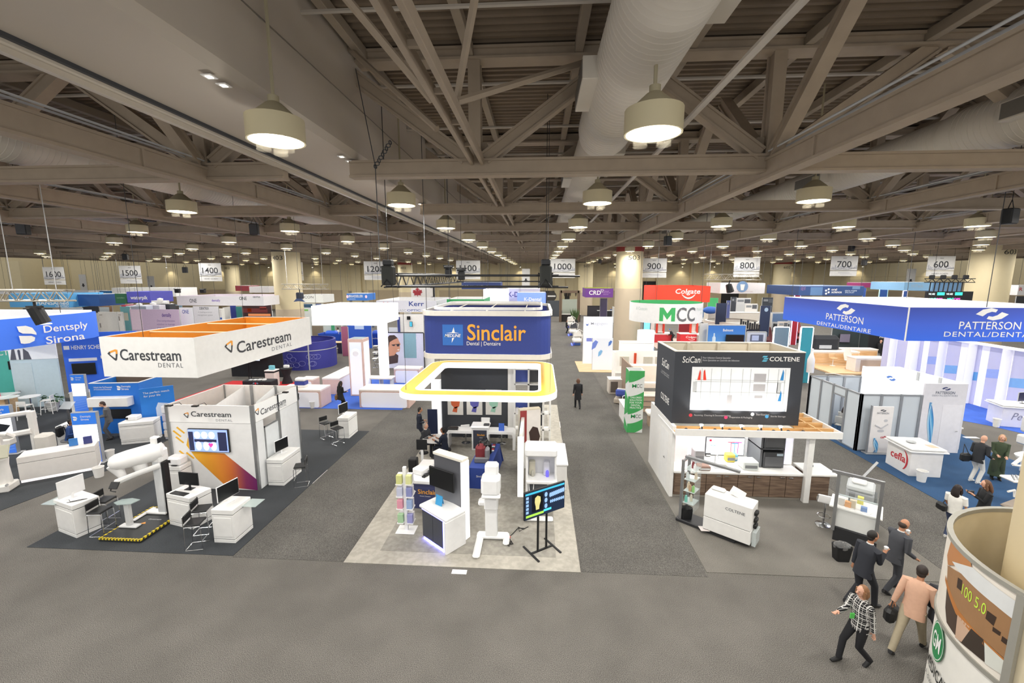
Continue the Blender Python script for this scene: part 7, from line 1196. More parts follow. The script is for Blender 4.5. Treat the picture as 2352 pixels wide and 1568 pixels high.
p = G(750, 828); t = T('round_table', 'small table with a dark green cloth draped over on the aisle carpet', 'table', p.x, p.y + .3); B().lathe([(.55, 0), (.36, .95), (0, 1.0)], 14).o('draped_cloth', M('26393E', .85), t, smooth=True)
for x in (-1.3, -.6, .7): B().tube([(x, .2, 0), (x, .2, 1.0)], .025, 5).o('leg', DGREY, t)
B().box(-1.35, .75, .0, .5, .97, 1.02).o('table_top', M('9A9488', .5), t)
p = G(782, 812); t = T('cocktail_counter', 'dark violet round counter with oak top beside the tower', 'counter', p.x, p.y + .4); B().lathe([(.42, 0), (.45, 1.05)], 16).o('body', M('2A2440', .7), t); B().box(-.9, .6, -.5, .5, 1.05, 1.1, .01).o('top', WFL, t)
t = wl('black framed photo wall with a smiling woman in glasses', 884, 764, 972, 33.5, M('C9CBE4', .6, 0, .1), (('THE NEXT BIG', WHITE, 932, 773, 957, 778, .02),), None, BLACK); pr(t, 926, 765, 957, 822, 33.5, M('7FA6B8', .6, 0, .05), 'blue_print')
def face(t, u, v, y, s):
    p = GY(u, v, y); q = lambda poly, mt, nm, o: B().plate(poly, (p.x, y - o, p.z), (s, 0, 0), (0, 0, s), .004).o(nm, mt, t, True)
    q([(-.3, -1.1), (.25, -1.0), (.3, -.55), (.1, -.4), (-.3, -.5)], M('4A3A3E', .6), 'garment_print', .008); q([(-.25, -.6), (.05, -.55), (.2, -.35), (.38, -.3), (.42, -.1), (.4, .05), (.46, .12), (.38, .3), (.3, .5), (-.2, .45), (-.35, .1), (-.3, -.3)], M('C89078', .6), 'skin_print', .012); q([(.3, .5), (.1, .68), (-.2, .66), (-.42, .4), (-.45, .0), (-.4, -.4), (-.25, -.5), (-.28, -.1), (-.2, .25), (.05, .4)], M('3A2A28', .6), 'hair_print', .016); q([(-.1, .1), (.4, .16), (.4, .1), (.36, .0), (.24, .0), (.22, .1), (.12, .1), (.1, .02), (-.0, .02)], M('2A2630', .5), 'glasses_print', .02); q([(.22, -.2), (.38, -.16), (.34, -.26)], M('F2E6E2', .5), 'teeth_print', .02)
face(t, 903, 795, 33.5, 1.35)
t = ct('white kiosk with flip lid before the smiling woman wall, left one', 881, 828, .9, .8, 1.2, M('F4F4F8', .5, 0, .1)); t = ct('white counter with round grey logo before the smiling woman wall', 918, 838, 1.5, .9, 1.35, M('E9E9F8', .5, 0, .15)); B().tube([(.16 * math.cos(q), -.46, .85 + .16 * math.sin(q)) for q in [2 * PI * i / 12 for i in range(11)]], .03, 4).o('logo_print', INK2, t); ct('white desk right of the round-logo counter', 970, 845, 1.6, .9, 1.0, WHITE)
for k in range(5):
    p = G(868 + 3 * (k % 2), 812 + 8 * k); t = T('bar_stool', 'white bar stool with chrome pole beside the white kiosk, %s from the back' % ORD[k].replace('nearest', 'first'), 'stool', p.x - .2, p.y, 0, 0, 'white bar stools'); B().lathe([(.2, 0), (.2, .02), (.025, .05), (.025, .72)], 10).o('pedestal', CHROME, t); B().box(-.2, .2, -.2, .2, .72, .8, .03).o('seat', [WHITE, BLACK][k % 2], t)
# clutter of small white booths under the long wide sign
wl('white booth wall with small dark screens below the wide lettered sign', 915, 722, 972, 41, M('F0EDEA', .6, 0, .1)); wl('indigo upright panel left of the white booth wall', 912, 728, 918, 40, NV); tvp('small dark screen on the white booth wall left', 935, 726, 943, 734, 40.9); tvp('turquoise poster screen on the white booth wall', 941, 738, 948, 750, 40.8, M('4AB8D8', .4, 0, .4)); wl('grey photo panels left of the indigo panel', 893, 752, 912, 36, M('C2C6CE', .6))
for k, (u, v, c, lab) in enumerate(((190, 745, 'DDD9D4', 'white poster wall left of lilac wall, first'), (225, 738, 'E6E4E0', 'white poster wall left of lilac wall, second'), (268, 722, 'DCDAD8', 'poster wall with round dark photo left of lilac wall'))): t = wl(lab, u, [718, 716, 716][k], u + [32, 42, 12][k], 36.4 + k, M(c, .6, 0, .08)); pr(t, u + 2, v + 4, u + 8, v + 14, 36.4 + k, M('8E8A88', .6), 'photo_print'); pr(t, u + 3, 722, u + 10, 724, 36.4 + k, M('B9B4B0', .6), 'text_print')
t = wl('teal poster panel left of the lilac wall', 275, 704, 297, 39, M('7AB8BE', .6)); pr(t, 284, 718, 296, 736, 39, M('E0DCC8', .6), 'pale_print'); t = wl('cork brown panel with a white board below the blue lettered sign', 226, 702, 256, 48, M('B08A68', .7)); pr(t, 228, 705, 252, 716, 48, M('E6E6E2', .6), 'white_print'); t = T('potted_plant', 'bushy plant on the shelf below the blue lettered sign', 'plant', *GY(240, 697, 50)); 
for k in range(40):
    a, b_ = random.uniform(0, 2 * PI), random.uniform(-.5, 1); B_ = B().add([(0, -.12, 0), (.1, 0, .02), (0, .16, -.05), (-.1, 0, .02)], [(0, 1, 2), (0, 2, 3)]).o('leaf', M('5A6238' if k % 3 else '7A6A3A', .7), t) if k == 0 else lf.copy()
    if k: C.objects.link(B_)
    lf = B_; B_.location = (.7 * math.cos(a), .3 * math.sin(a), b_ * .5); B_.rotation_euler = (random.uniform(-1, 1), random.uniform(-1, 1), a)
wl('teal-white booth wall peeking behind the lettered navy sign far left', 140, 706, 188, 50, M('DCD6D0', .6)); wl('taupe wall below the light blue sign', 120, 705, 160, 52, M('BCA48C', .6)); wl('dark panel painted as the shade inside a booth below the navy sign', 188, 703, 226, 52, M('2E3036', .7)); wl('dark panel painted as the shade inside a booth below the light blue sign', 52, 708, 120, 52, M('3A3E48', .7))  # the dark sheets put the shade inside the booths into colour
for k, (u, v, w, c) in enumerate(((320, 702, 2.2, 'C2C8DA'), (352, 700, 2.0, 'D6D2DE'), (380, 698, 1.6, '3A3C44'), (368, 690, 1.4, 'E2E0DE'), (310, 706, 2.2, '4A5A4A'), (395, 702, 1.0, '3A3434'), (300, 700, 1.6, 'E0506A'))):
    p = GY(u, v, 42 + k); t = T('booth_counter', '%s counter behind the lilac wall, %s along' % (['lavender', 'pale', 'charcoal', 'white', 'dark green', 'brown', 'pink'][k], ORD[k].replace('nearest', 'first')), 'counter', p.x, 42 + k); B().box(-w / 2, w / 2, -.4, .4, 0, p.z, .02).o('body', M(c, .6), t); B().lathe([(.0, 0), (.25, .02), (.28, .2), (0, .3)], 10, (0, 0, p.z)).o('display_dome', WHITE, t)
# ---- middle right far ----
t = hs('purple hanging sign with white capitals and a triangle, lime inside', 1345, 662, 1408, 683, 58, PUR, 4, (('CRD', WHITE, 1353, 667, 1380, 677, .03), ('Clinical', M('C0A0D0', .5), 1386, 667, 1398, 670, 0), ('Research', M('C0A0D0', .5), 1386, 671, 1402, 673, 0), ('Dental', M('C0A0D0', .5), 1386, 675, 1397, 677, 0)), M('A8B83A', .6)); p = GY(1383, 668, 58); B().tube([(p.x - .2, 57.97, p.z + .15), (p.x + .2, 57.97, p.z + .15), (p.x, 57.97, p.z - .2), (p.x - .2, 57.97, p.z + .15)], .04, 4).o('triangle_print', WHITE, t, True)
t = T('portal_frame', 'tall brown portal frame with four hanging pendants far down the aisle', 'portal', 0, 0, 0); a, e = GY(1288, 667, 70), GY(1330, 667, 70)
for x in (a.x, e.x): B().box(x - .2, x + .2, 70, 70.4, 0, a.z).o('post', M('6A5848', .7), t, True)
B().box(a.x, e.x, 70, 70.4, a.z - .4, a.z).o('lintel', M('6A5848', .7), t, True)
for k, u in enumerate((1297, 1304, 1310, 1323)): p = GY(u, 674, 70); B().tube([(p.x, 70.2, p.z + .4), (p.x, 70.2, p.z), (p.x, 70.2, p.z - .45)], [.05, .14, .05], 8).o('pendant', M('4A3E34', .6), t, True)
ct('black low counter with round white logo under the portal', 1310, 739, 3.2, .8, 1.25, M('2A2624', .7), OFFW); wl('grey green photo wall under the portal frame', 1292, 687, 1325, 72, M('A8B0A4', .6)); wl('dark panel painted as the shade inside a booth left of the portal frame', 1258, 690, 1288, 80, M('4A4E54', .7)); t = T('round_sign', 'round black and white sign hung on the far wall down the aisle', 'sign', *GY(1267, 680, 88)); B().plate(rings(16, 1.0, 1.0), (0, 0, 0), (1, 0, 0), (0, 0, 1), .05).o('disc', M('3A3632', .6), t); B().box(-.8, .8, -.07, -.05, -.12, .15).o('white_bar', WHITE, t)  # dark sheet beside the portal has the booth's inner shade as its colour
for k, (u, v) in enumerate(((1321, 700), (1316, 706), (1325, 694))):
    p = GY(u, v, 68); t = T('potted_plant', 'tall green plant under the portal frame, %s' % ORD[k].replace('nearest', 'first'), 'plant', p.x, 68, 0); B().lathe([(.2, 0), (.26, .5), (0, .5)], 10).o('pot', DGREY, t)
    for j in range(9): a = j * .7; B().tube([(0, 0, .5), (.25 * math.cos(a), .25 * math.sin(a), 1.4), (.5 * math.cos(a), .5 * math.sin(a), 2.0 + .2 * (j % 3))], [.03, .09, .01], 4).o('leaf', M('4E6A3E', .6), t)
ct('black counter with white text lines below the purple sign', 1395, 733, 3.4, .9, 1.5, M('24242A', .7), LGREY); ct('black rear counter below the purple sign, left', 1365, 729, 2.4, .9, 2.1, M('2C2A30', .7), BLACK); wl('dark violet text banner below the purple sign', 1379, 685, 1395, 60, M('4E4868', .6))
# covered treatment chairs in the main aisle
for k, (u, v) in enumerate(((1325, 792), (1316, 770), (1310, 752))):
    p = G(u, v); t = T('covered_chair', 'treatment chair under clear wrap with blue glow, %s along the main aisle' % ORD[k].replace('nearest', 'first'), 'dental chair', p.x, p.y); B().box(-.5, .5, -.6, .8, .3, .75, .15).o('seat', M('EDEBE6', .4), t); B().box(-.4, .4, .5, 1.1, .6, 1.5, .15).o('backrest', M('E4E2DE', .4), t); B().box(-.35, .35, -.4, .4, 0, .3, .05).o('base', M('3A5AA0', .5), t); B().tube([(.5, .3, .5), (.7, .3, 1.4), (.2, .0, 1.7), (-.2, -.3, 1.4)], .05, 6).o('lamp_arm', WHITE, t); B().box(-.6, -.5, -.6, .6, .02, .12).o('blue_led_strip', M('4A5AFF', .4, 0, 4.0), t); B().plate([(-.5, 0), (.5, 0), (.3, .7), (-.3, .7)], (.1, .2, .9), (1, 0, 0), (0, .4, .8), .04).o('plastic_cover', M('3A3C44' if k == 1 else 'D9D6D0', .35), t)
t = wl('bright white booth wall with a small blue crescent beside the red-collared column', 1341, 727, 1408, 36.2, M('F1F3FC', .5, 0, .15), (('Megagen', M('D4D8E6', .5), 1357, 739, 1395, 748, .01),)); pr(t, 1346, 767, 1361, 797, 36.2, M('E6EAF8', .5, 0, .3), 'poster_print'); pr(t, 1347, 776, 1360, 784, 36.2, M('8A92E0', .5, 0, .1), 'blue_print'); p = GY(1349, 745, 36.2); B().plate([(-.12, .1), (-.02, .0), (.1, .1), (.06, -.1), (-.08, -.08)], (p.x, 36.18, p.z), (1, 0, 0), (0, 0, 1), .006).o('crescent_print', M('4A6AB8', .5), t, True)
t = wl('white lower panel with blue splash print in front of the bright wall', 1362, 776, 1408, 33.8, M('EEF1FA', .5, 0, .15)); p = GY(1372, 795, 33.8)
for dx, dz, s_, c in ((-.2, .1, .5, '7A92E6'), (.25, -.55, .35, '8AC0F0'), (1.0, .25, .3, '5A86D8')): B().plate([(-.5, -.6), (.1, -.3), (.5, .4), (.1, .6), (-.4, .2)], (p.x + dx, 33.78, p.z + dz), (s_, 0, 0), (0, 0, s_ * 1.3), .006).o('splash_print', M(c, .5), t, True)
tag(B().box(3.2, 6.6, 33.0, 37.2, .001, .03).o('booth_carpet', WFL), 'pale oak floor edge beside the bright white booth wall', 'carpet', 'booth carpets'); p = G(1373, 833); tag(B().lathe([(0, 0), (.6, .02), (.5, .2), (0, .26)], 14, (p.x + .5, p.y - .5, .0)).o('beanbag', M('4A6AC0', .7), None, smooth=True), 'blue rounded floor cushion before the splash print', 'cushion')
ct('bright white glowing counter before the red-collared column', 1462, 838, 2.6, 1.2, 1.9, M('FFFFFF', .5, 0, .35)); p = G(1487, 835); t = T('glow_tower', 'glowing white cylinder tower right of the red-collared column', 'tower', p.x, p.y + 1.0); B().lathe([(.72, 0), (.72, 2.75)], 24).o('shell', M('F3F7FF', .5, 0, .4), t, smooth=True); B().lathe([(.74, .4), (.74, 1.3)], 24, cap=False).o('blue_print', M('C2D6F4', .5, 0, .2), t, smooth=True); wl('glowing cyan upright banner behind the white cylinder tower', 1479, 735, 1494, 42, M('8ADCF0', .5, 0, .35), (), None, DGREY)
t = hs('red hanging banner with white lettering and a smile curve', 1506, 657, 1630, 694, 46, M('E8462C', .6, 0, .06), 5, (), M('D8402A', .6)); textY('Colgate', WHITE, t, 1552, 663, 1608, 678, 46, bold=.04, shear=.12); a, e = GY(1566, 676, 46), GY(1596, 685, 46); B().tube([(a.x + (e.x - a.x) * f, 45.97, e.z + (a.z - e.z) * (2 * f - 1) ** 2) for f in [i / 10 for i in range(11)]], [.03, .06, .08, .1, .11, .12, .11, .1, .08, .06, .03], 5).o('smile_print', WHITE, t, True)
def arch(label, u0, u1, vt, vb, y):
    a, e = GY(u0, vb, y), GY(u1, vt, y); t = T('red_arch', label, 'arch', (a.x + e.x) / 2, y); w = (e.x - a.x) / 2; r = w
    P = [(-w, 0, 0), (-w, 0, e.z - r)] + [(w * math.cos(q), 0, e.z - r + r * math.sin(q)) for q in [PI - PI * i / 8 for i in range(1, 8)]] + [(w, 0, e.z - r), (w, 0, 0)]; B().tube(P, .12, 6).o('frame', M('D8402E', .5), t); B().box(-w + .1, w - .1, .1, .16, 0, e.z - r).o('panel', M('E6DAD2', .6), t); B().box(-w + .1, w - .1, -.2, .1, 2.2, 2.28).box(-w + .1, w - .1, -.2, .1, 1.2, 1.28).o('shelf', WHITE, t)
    for k in range(2): B().box(-.3 + .35 * k, -.1 + .35 * k, -.15, .05, 2.28, 2.5).o('shelf_item', M('A08078', .5), t)
arch('red arch shelf, left one below the red banner', 1507, 1525, 738, 785, 48.5); arch('red arch shelf, right one below the red banner', 1584, 1602, 738, 785, 48.5)
wl('dark red curtain wall between the red arches', 1560, 737, 1590, 52, M('8E2A34', .8)); t = ct('red and white counter where a man bends over', 1523, 788, 2.2, 1.4, 1.1, M('F0E6E4', .5), WHITE, M('C8303A', .5)); t = ct('red fronted counter with white smile lettering', 1585, 790, 2.2, 1.2, 1.15, M('D8303A', .5), WHITE); p = G(1585, 790); text('Colgate', WHITE, t, (p.x + .15, p.y, .75), w=1.3, h=.3, bold=.04, shear=.1); B().tube([(-.2 + .65 * f, -.62, .45 + .35 * (f - .5) ** 2) for f in [i / 8 for i in range(9)]], .035, 4).o('smile_print', WHITE, t); ct('grey counter right of the red fronted counter', 1613, 792, .9, 1.0, 1.1, LGREY); tag(B().prism([(12.2, 44.5), (18.6, 44.5), (18.6, 52), (12.6, 52)], .001, .03).o('booth_carpet', M('C9B2A8', .8)), 'pinkish floor of the red arch booth', 'carpet', 'booth carpets')
t = wl('white arched frame device behind the red banner', 1487, 672, 1507, 55, WHITE)
t = hs('white hanging sign with a blue globe emblem', 1655, 650, 1756, 674, 50, M('E4E1E2', .6), 4); p = GY(1705, 658, 50); B().plate(rings(16, .62, .62), (p.x, 49.98, p.z), (1, 0, 0), (0, 0, 1), .01).o('globe_print', M('7A9CC4', .5), t, True); B().plate([(-.15, -.4), (.15, -.4), (.25, .25), (-.25, .25)], (p.x, 49.96, p.z), (1, 0, 0), (0, 0, 1), .01).o('tooth_print', WHITE, t, True); textY('ONLINE DENTAL', M('C9B8BC', .5), t, 1680, 668, 1730, 671, 50)
t = T('box_truss', 'pale box truss above the globe sign with a black spotlight', 'truss', 0, 0, 0); a, e = GY(1620, 636, 40), GY(1746, 636, 40); box_truss(t, (a.x, 40, a.z), (e.x, 40, a.z), .5, SLV, 12, .03)
for f in (.08, .92): B().tube([(a.x + (e.x - a.x) * f, 40, a.z + .2), (a.x + (e.x - a.x) * f, 40, 12.6)], .014, 4).o('cable', LGREY, t, True)
p = GY(1676, 656, 40); k = T('stage_light', 'black tilted spotlight before the globe sign', 'light', p.x, 40, p.z - .3); B().tube([(.15, .1, -.25), (-.1, 0, .4)], [.32, .25], 8).o('head', BLACK, k); B().tube([(-.1, 0, .4), (0, 0, .8)], .05, 5).o('clamp', BLACK, k)
wl('green booth wall with pale text lines right of the red banner', 1627, 684, 1650, 60, M('4CB870', .6)); tag(B().ball((GY(1632, 712, 58).x, 58, GY(1632, 712, 58).z), 1.0, .6, .5).o('inflatable', M('3A6AC0', .6), None, smooth=True), 'blue rounded inflatable below the green booth wall', 'inflatable'); wl('navy kiosk wall with globe emblem, left of curved counter', 1646, 696, 1670, 52, M('2E3A58', .6)); t = wl('navy kiosk wall with globe emblem, right of curved counter', 1748, 702, 1771, 47, M('2A3656', .6)); p = GY(1760, 711, 47); B().plate(rings(12, .2, .22), (p.x, 46.98, p.z), (1, 0, 0), (0, 0, 1), .006).o('globe_print', M('A8C0DA', .5), t, True)
p = GY(1700, 716, 52); t = T('curved_counter', 'curved white counter between the navy kiosk walls', 'counter', p.x, 54); B().lathe([(3.0, 1.3), (3.05, 2.0), (2.8, 2.05)], 36, cap=False).o('upper_ring', M('E9E4DA', .5), t, smooth=True); B().lathe([(2.9, 0), (2.9, 1.3)], 36, cap=False).o('navy_skirt', M('262E48', .6), t, smooth=True)
for k, (u0, v0, u1, y, c, lab) in enumerate(((1692, 684, 1725, 66, 'D9DADC', 'white shelving wall behind the curved counter'), (1712, 697, 1740, 60, 'E8E6E4', 'white panel behind the curved counter'), (1752, 683, 1776, 62, '3E434C', 'dark photo wall left of the cream far column'), (1680, 682, 1692, 64, '3A3E48', 'dark panel left of the white shelving wall'), (1670, 690, 1678, 58, '5A66A0', 'blue round-topped panel by the curved counter'), (1590, 690, 1606, 62, 'C9B49C', 'beige panel behind the white ring banner'), (1788, 738, 1810, 44, 'C9C0B8', 'pale low panel beside the dark red chairs'))): t = wl(lab, u0, v0, u1, y, M(c, .6)); pr(t, u0 + 2, v0 + 4, (u0 + u1) / 2, v0 + 9, y, M('8A8E94', .6), 'photo_print'); pr(t, (u0 + u1) / 2 + 2, v0 + 3, u1 - 2, v0 + 12, y, M('5A5E66', .6), 'photo_print')
hs('far black panel sign right of the globe sign', 1632, 645, 1652, 684, 80, M('1E1F1E', .7), 1) if False else None
# sky blue booth wall
t = wl('sky blue booth wall with white logo and a large black screen', 1627, 747, 1713, 33.5, ramp_mat([(0, 'A8D2EC'), (.5, '6FAEE4'), (1, '3A78CC')], 2, -1, 3.4, .5, .08), (('Belmont', WHITE, 1661, 755, 1684, 761, .03),), None, LGREY); tvp('large black screen on the sky blue booth wall', 1667, 768, 1707, 789, 33.4); tag(B().lathe([(.0, 0), (.12, .02), (.12, .5), (.05, .6), (.05, .8), (0, .82)], 10, tuple(GY(1639, 790, 32.6))).o('bottle', glassy('DDEBF4', .6), None, smooth=True), 'clear bottle device before the sky blue booth wall', 'bottle'); t = wl('silver framed panel with a monitor picture right of the sky blue wall', 1717, 763, 1760, 33.5, M('C6CAD8', .6, 0, .05), (), None, LGREY); pr(t, 1724, 768, 1752, 784, 33.5, M('5A6078', .6), 'monitor_print'); pr(t, 1727, 770, 1742, 782, 33.5, M('B9C4E6', .6), 'screen_print', .02); pr(t, 1726, 786, 1750, 789, 33.5, M('9AA0C0', .6), 'text_print')
wl('pale grey partition end left of the sky blue wall', 1609, 742, 1626, 34, M('D6D4D0', .6)); ct('long cream counter top strip behind the sky blue wall', 1690, 762, 7.5, 1.6, 2.6, M('E4DED4', .5), M('F1ECE2', .5))
t = T('letter_sign', 'row of free-standing black sign letters seen from behind', 'sign', 0, 0, 0)
for k in range(9): p = GY(1703 + 5.2 * k, 742 + 1.1 * k, 36.5); B().box(p.x - .06, p.x + .05, 36.5, 36.62, p.z - .35, p.z + (.35 if k % 3 == 0 else .2), .01).o('letter_stroke', BLACK, t, True)
def pchair(label, u, v, y, col, h=1.7):
    p = G(u, v); t = T('massage_chair', label, 'dental chair', p.x, p.y); B().box(-.45, .45, -.5, .5, .3, .65, .15).o('seat', M(col, .35), t); B().tube([(0, .4, .5), (0, .65, 1.1), (0, .8, h)], [(.45, .15), (.45, .14), (.3, .1)], 10, ref=(1, 0, 0)).o('backrest', M(col, .35), t, smooth=True); B().box(-.3, .3, -.3, .3, 0, .3, .05).o('base', DGREY, t); B().box(-.6, -.42, -.4, .4, .5, .8, .08).box(.42, .6, -.4, .4, .5, .8, .08).o('armrest', M(col, .35), t); return t
pchair('dark red wrapped treatment chair right of the silver framed panel', 1769, 796, 0, '5A1E26', 2.0); pchair('dark red wrapped treatment chair behind the jaw shaped cushion', 1828, 786, 0, '7A2028', 2.1); pchair('red treatment chair beside the teal lit panel', 1836, 772, 0, '8E2A30', 1.8)
t = wl('white lit frame panel with grey green picture behind the jaw cushion', 1780, 752, 1813, 31.5, M('6A8294', .6), (), None, M('FFFFFF', .5, 0, .8)); a = GY(1802, 790, 30.5); k = T('jaw_cushion', 'big red open jaw display with white teeth', 'display', a.x, 30.3, 0); B().box(-.75, .75, -.35, .35, .9, 1.35, .15).box(-.75, .75, -.35, .35, 1.75, 2.15, .12).box(-.7, .7, .1, .35, 1.2, 1.9, .05).o('gum', M('D84A44', .5), k)
for j in range(9): B().box(-.7 + .155 * j, -.57 + .155 * j, -.42, -.25, 1.35, 1.5, .03).o('tooth', M('F4EEE4', .4), k)
B().box(-.5, .5, -.3, .3, 0, .9, .02).o('plinth', WHITE, k)
wl('teal lit panel with white frame behind the slate sign box', 1842, 752, 1868, 30.5, M('2E8A98', .6, 0, .1), (), None, M('FFFFFF', .5, 0, .7)); tag(B().lathe([(0, 0), (.22, .02), (.22, .9), (.1, 1.3), (.06, 1.5), (.09, 1.65), (0, 1.68)], 12, (GY(1866, 800, 29.8).x, 29.8, .9)).o('bottle_model', WHITE, None, smooth=True), 'tall white bottle shaped display before the teal lit panel', 'display'); ct('white plinth under the bottle shaped display', 1866, 828, 1.1, .9, .9, WHITE)
wl('red lit banner with white frame left of the blue hanging frame', 1827, 670, 1839, 48, M('B02A3C', .6, 0, .1), (), None, M('E6DAFF', .5, 0, .9)); tvp('small white poster below the red lit banner', 1812, 715, 1822, 728, 52, M('E4E4EE', .5))
# right far signs
t = hs('navy hanging sign with science lettering and white dots', 1836, 657, 1983, 679, 44, M('2E4A7E', .6), 6, (('oral', WHITE, 1910, 662, 1922, 667, .02), ('science', WHITE, 1910, 668, 1933, 673, .02), ('DENTAL HYGIENE', M('C9D6E8', .5), 1941, 666, 1968, 669, .01), ('SPECIALIST', M('C9D6E8', .5), 1941, 670, 1962, 673, .01), ('NEW', M('8A6A98', .5), 1840, 658, 1850, 667, 0)), M('AFC0DA', .6))
for du, dv in ((0, 0), (6, -3), (6, 4), (0, 7)): p = GY(1897 + du, 667 + dv, 44); B().plate(rings(8, .1, .1), (p.x, 43.98, p.z), (1, 0, 0), (0, 0, 1), .006).o('dot_print', WHITE, t, True)
pr(t, 1862, 659, 1888, 678, 44, M('5A7CA8', .6), 'photo_print'); pr(t, 1958, 658, 1975, 664, 44, M('6A8AB0', .6), 'photo_print')
hs('magenta hanging sign behind the science sign', 1979, 649, 2036, 660, 66, M('A03A74', .6), 3); wl('blue upright banner with a lit edge below the magenta sign, left', 1984, 661, 1990, 64, M('3A5AA8', .6)); wl('blue upright banner with white script below the magenta sign', 2022, 660, 2040, 62, M('3E66B8', .6), (), None, M('C8F0E4', .5, 0, .5)); hs('light blue hanging sign with white lettered plate', 2078, 648, 2140, 667, 52, M('86B4DC', .6), 5, (('HiTeck', M('9AB0C8', .5), 2094, 653, 2121, 660, .03),)); hs('second light blue hanging sign behind the black lighting rig', 2140, 649, 2206, 669, 54, M('7AA6D4', .6), 4); wl('blue upright banner with a lit edge left of the screens', 2076, 668, 2084, 52, M('3456A0', .6), (), None, M('F4E6F0', .5, 0, .6))
pr(bpy.data.objects['hanging_sign'], 2092, 651, 2123, 662, 52, M('D6E4F2', .6), 'plate_print', .004) if False else None
t = T('lighting_rig', 'black lighting rig with hanging straps over two green and pink screens', 'truss', 0, 0, 0); a, e = GY(2127, 644, 38), GY(2236, 644, 38); box_truss(t, (a.x, 38, a.z), (e.x, 38, a.z), .3, BT, 12, .03)
for k in range(8): p = GY(2138 + 10.5 * k, 648, 38); B().tube([(p.x, 38, a.z - .1), (p.x - .03, 38, GY(2138, 669, 38).z)], .04, 4).o('strap', BT, t, True)
for k in range(4): p = GY(2140 + 26 * k, 640, 38); B().box(p.x - .2, p.x + .2, 37.9, 38.1, a.z + .1, a.z + .45, .05).o('spotlight', BT, t, True)
for f in (.15, .85): B().tube([(a.x + (e.x - a.x) * f, 38, a.z + .15), (a.x + (e.x - a.x) * f, 38, 12.6)], .014, 4).o('cable', DGREY, t, True)
a, e = GY(2130, 669, 38), GY(2233, 694, 38); t = T('led_screen', 'wide black screen with mint and pink lettering under the lighting rig', 'screen', (a.x + e.x) / 2, 38, e.z); B().box(a.x, e.x, 38.02, 38.2, e.z, a.z, .01).o('case', BLACK, t, True); MINT = M('4AE8C8', .4, 0, 1.2); PINK = M('F04AC0', .4, 0, 1.2)
for u in (2133, 2174): textY('WE ARE', M('E4FFF8', .4, 0, 1.0), t, u, 673, u + 14, 677, 38.01, bold=.02); textY('MINT', MINT, t, u + 2, 684, u + 16, 690, 38.01, bold=.03); textY('OPS', PINK, t, u + 17, 684, u + 31, 690, 38.01, bold=.03); pr(t, u + 20, 671, u + 36, 678, 38.01, M('3AD8B8', .4, 0, .8), 'mint_print')
# dark booth row behind the frosted rooms
t = wl('dark slate booth wall with a grey picture screen right of the slate sign box', 1914, 745, 1978, 42, M('3E4A4E', .7)); tvp('grey violet picture screen on the dark slate booth wall', 1928, 766, 1950, 786, 41.8, M('7A7488', .4, 0, .2)); wl('dark slate booth wall continuing behind the blue hanging frame', 1978, 750, 2000, 42.5, M('414C50', .7)); t = T('draped_display', 'black draped display with pale prints left of the dark slate wall', 'display', *GY(1892, 790, 38).xy, 0); B().box(-1.2, 1.2, -.4, .4, 0, 2.4, .3).o('drape', M('24272E', .8), t); B().box(-.6, .4, -.42, -.4, 1.3, 1.6).o('pale_print', M('B9BCC2', .6), t)
p = GY(2040, 800, 40); t = T('backdrop', 'black backdrop with curved white lettering and a grey lower band', 'wall panel', p.x, 40); B().box(-1.7, 1.9, 0, .12, .9, 3.2).o('panel', M('1E2024', .8), t); B().box(-1.6, 1.2, -.3, .0, .0, .9).o('grey_band', M('C4C4C4', .6), t); text('FluxModGroup', WHITE, t, (p.x + .1, 40, 2.0), w=1.9, h=.3, bold=.02); text('Group', DGREY, t, (p.x + .2, 39.7, .55), w=.9, h=.25, bold=.02)
t = T('clothed_table', 'round table in black cloth before the curved lettering backdrop', 'table', *G(2063, 829).xy, 0); B().lathe([(.75, 0), (.5, .6), (.7, 1.1), (0, 1.12)], 16).o('cloth', M('17181B', .85), t, smooth=True)
t = T('backdrop', 'black backdrop with a row of round white prints under the blue frame', 'wall panel', 0, 0, 0); a, e = GY(2078, 770, 36), GY(2226, 770, 36); B().box(a.x, e.x, 36, 36.15, 0, a.z).o('panel', M('26222E', .8), t, True)
for k, (u, v) in enumerate(((2098, 782), (2110, 783), (2122, 785), (2134, 785), (2146, 787), (2160, 788), (2200, 780), (2201, 797))): p = GY(u, v, 36); B().plate(rings(12, .22, .22), (p.x, 35.98, p.z), (1, 0, 0), (0, 0, 1), .01).o('round_print', M(['E9E6E6', 'DCD6D8', 'E6D2D4'][k % 3], .5), t, True)
textY('PWR', WHITE, t, 2173, 782, 2183, 786, 36, bold=.03); textY('ON', M('E0602E', .5), t, 2185, 782, 2195, 787, 36, bold=.03); pr(t, 2096, 797, 2175, 803, 36, M('4A4A66', .6), 'dark_print')
wl('beige column cover right of the round print backdrop', 2226, 700, 2310, 40, M('C9B79C', .7)) if False else None
ct('oak pedestal with glass topped display right of the black cloth table', 2091, 855, 1.3, 1.0, 1.35, wood('B08A68', 'CBA580', 'pedestal_wood', 1, 2), WHITE); hs('white hanging sign with a red letter at the right picture edge', 2340, 655, 2400, 678, 55, M('F0EEEE', .6), 3, (('R', M('C83A3A', .5), 2342, 660, 2348, 668, .02),)); wl('dark panel wall at the right picture edge beyond the wide column', 2336, 680, 2400, 54, M('3A3C40', .7))
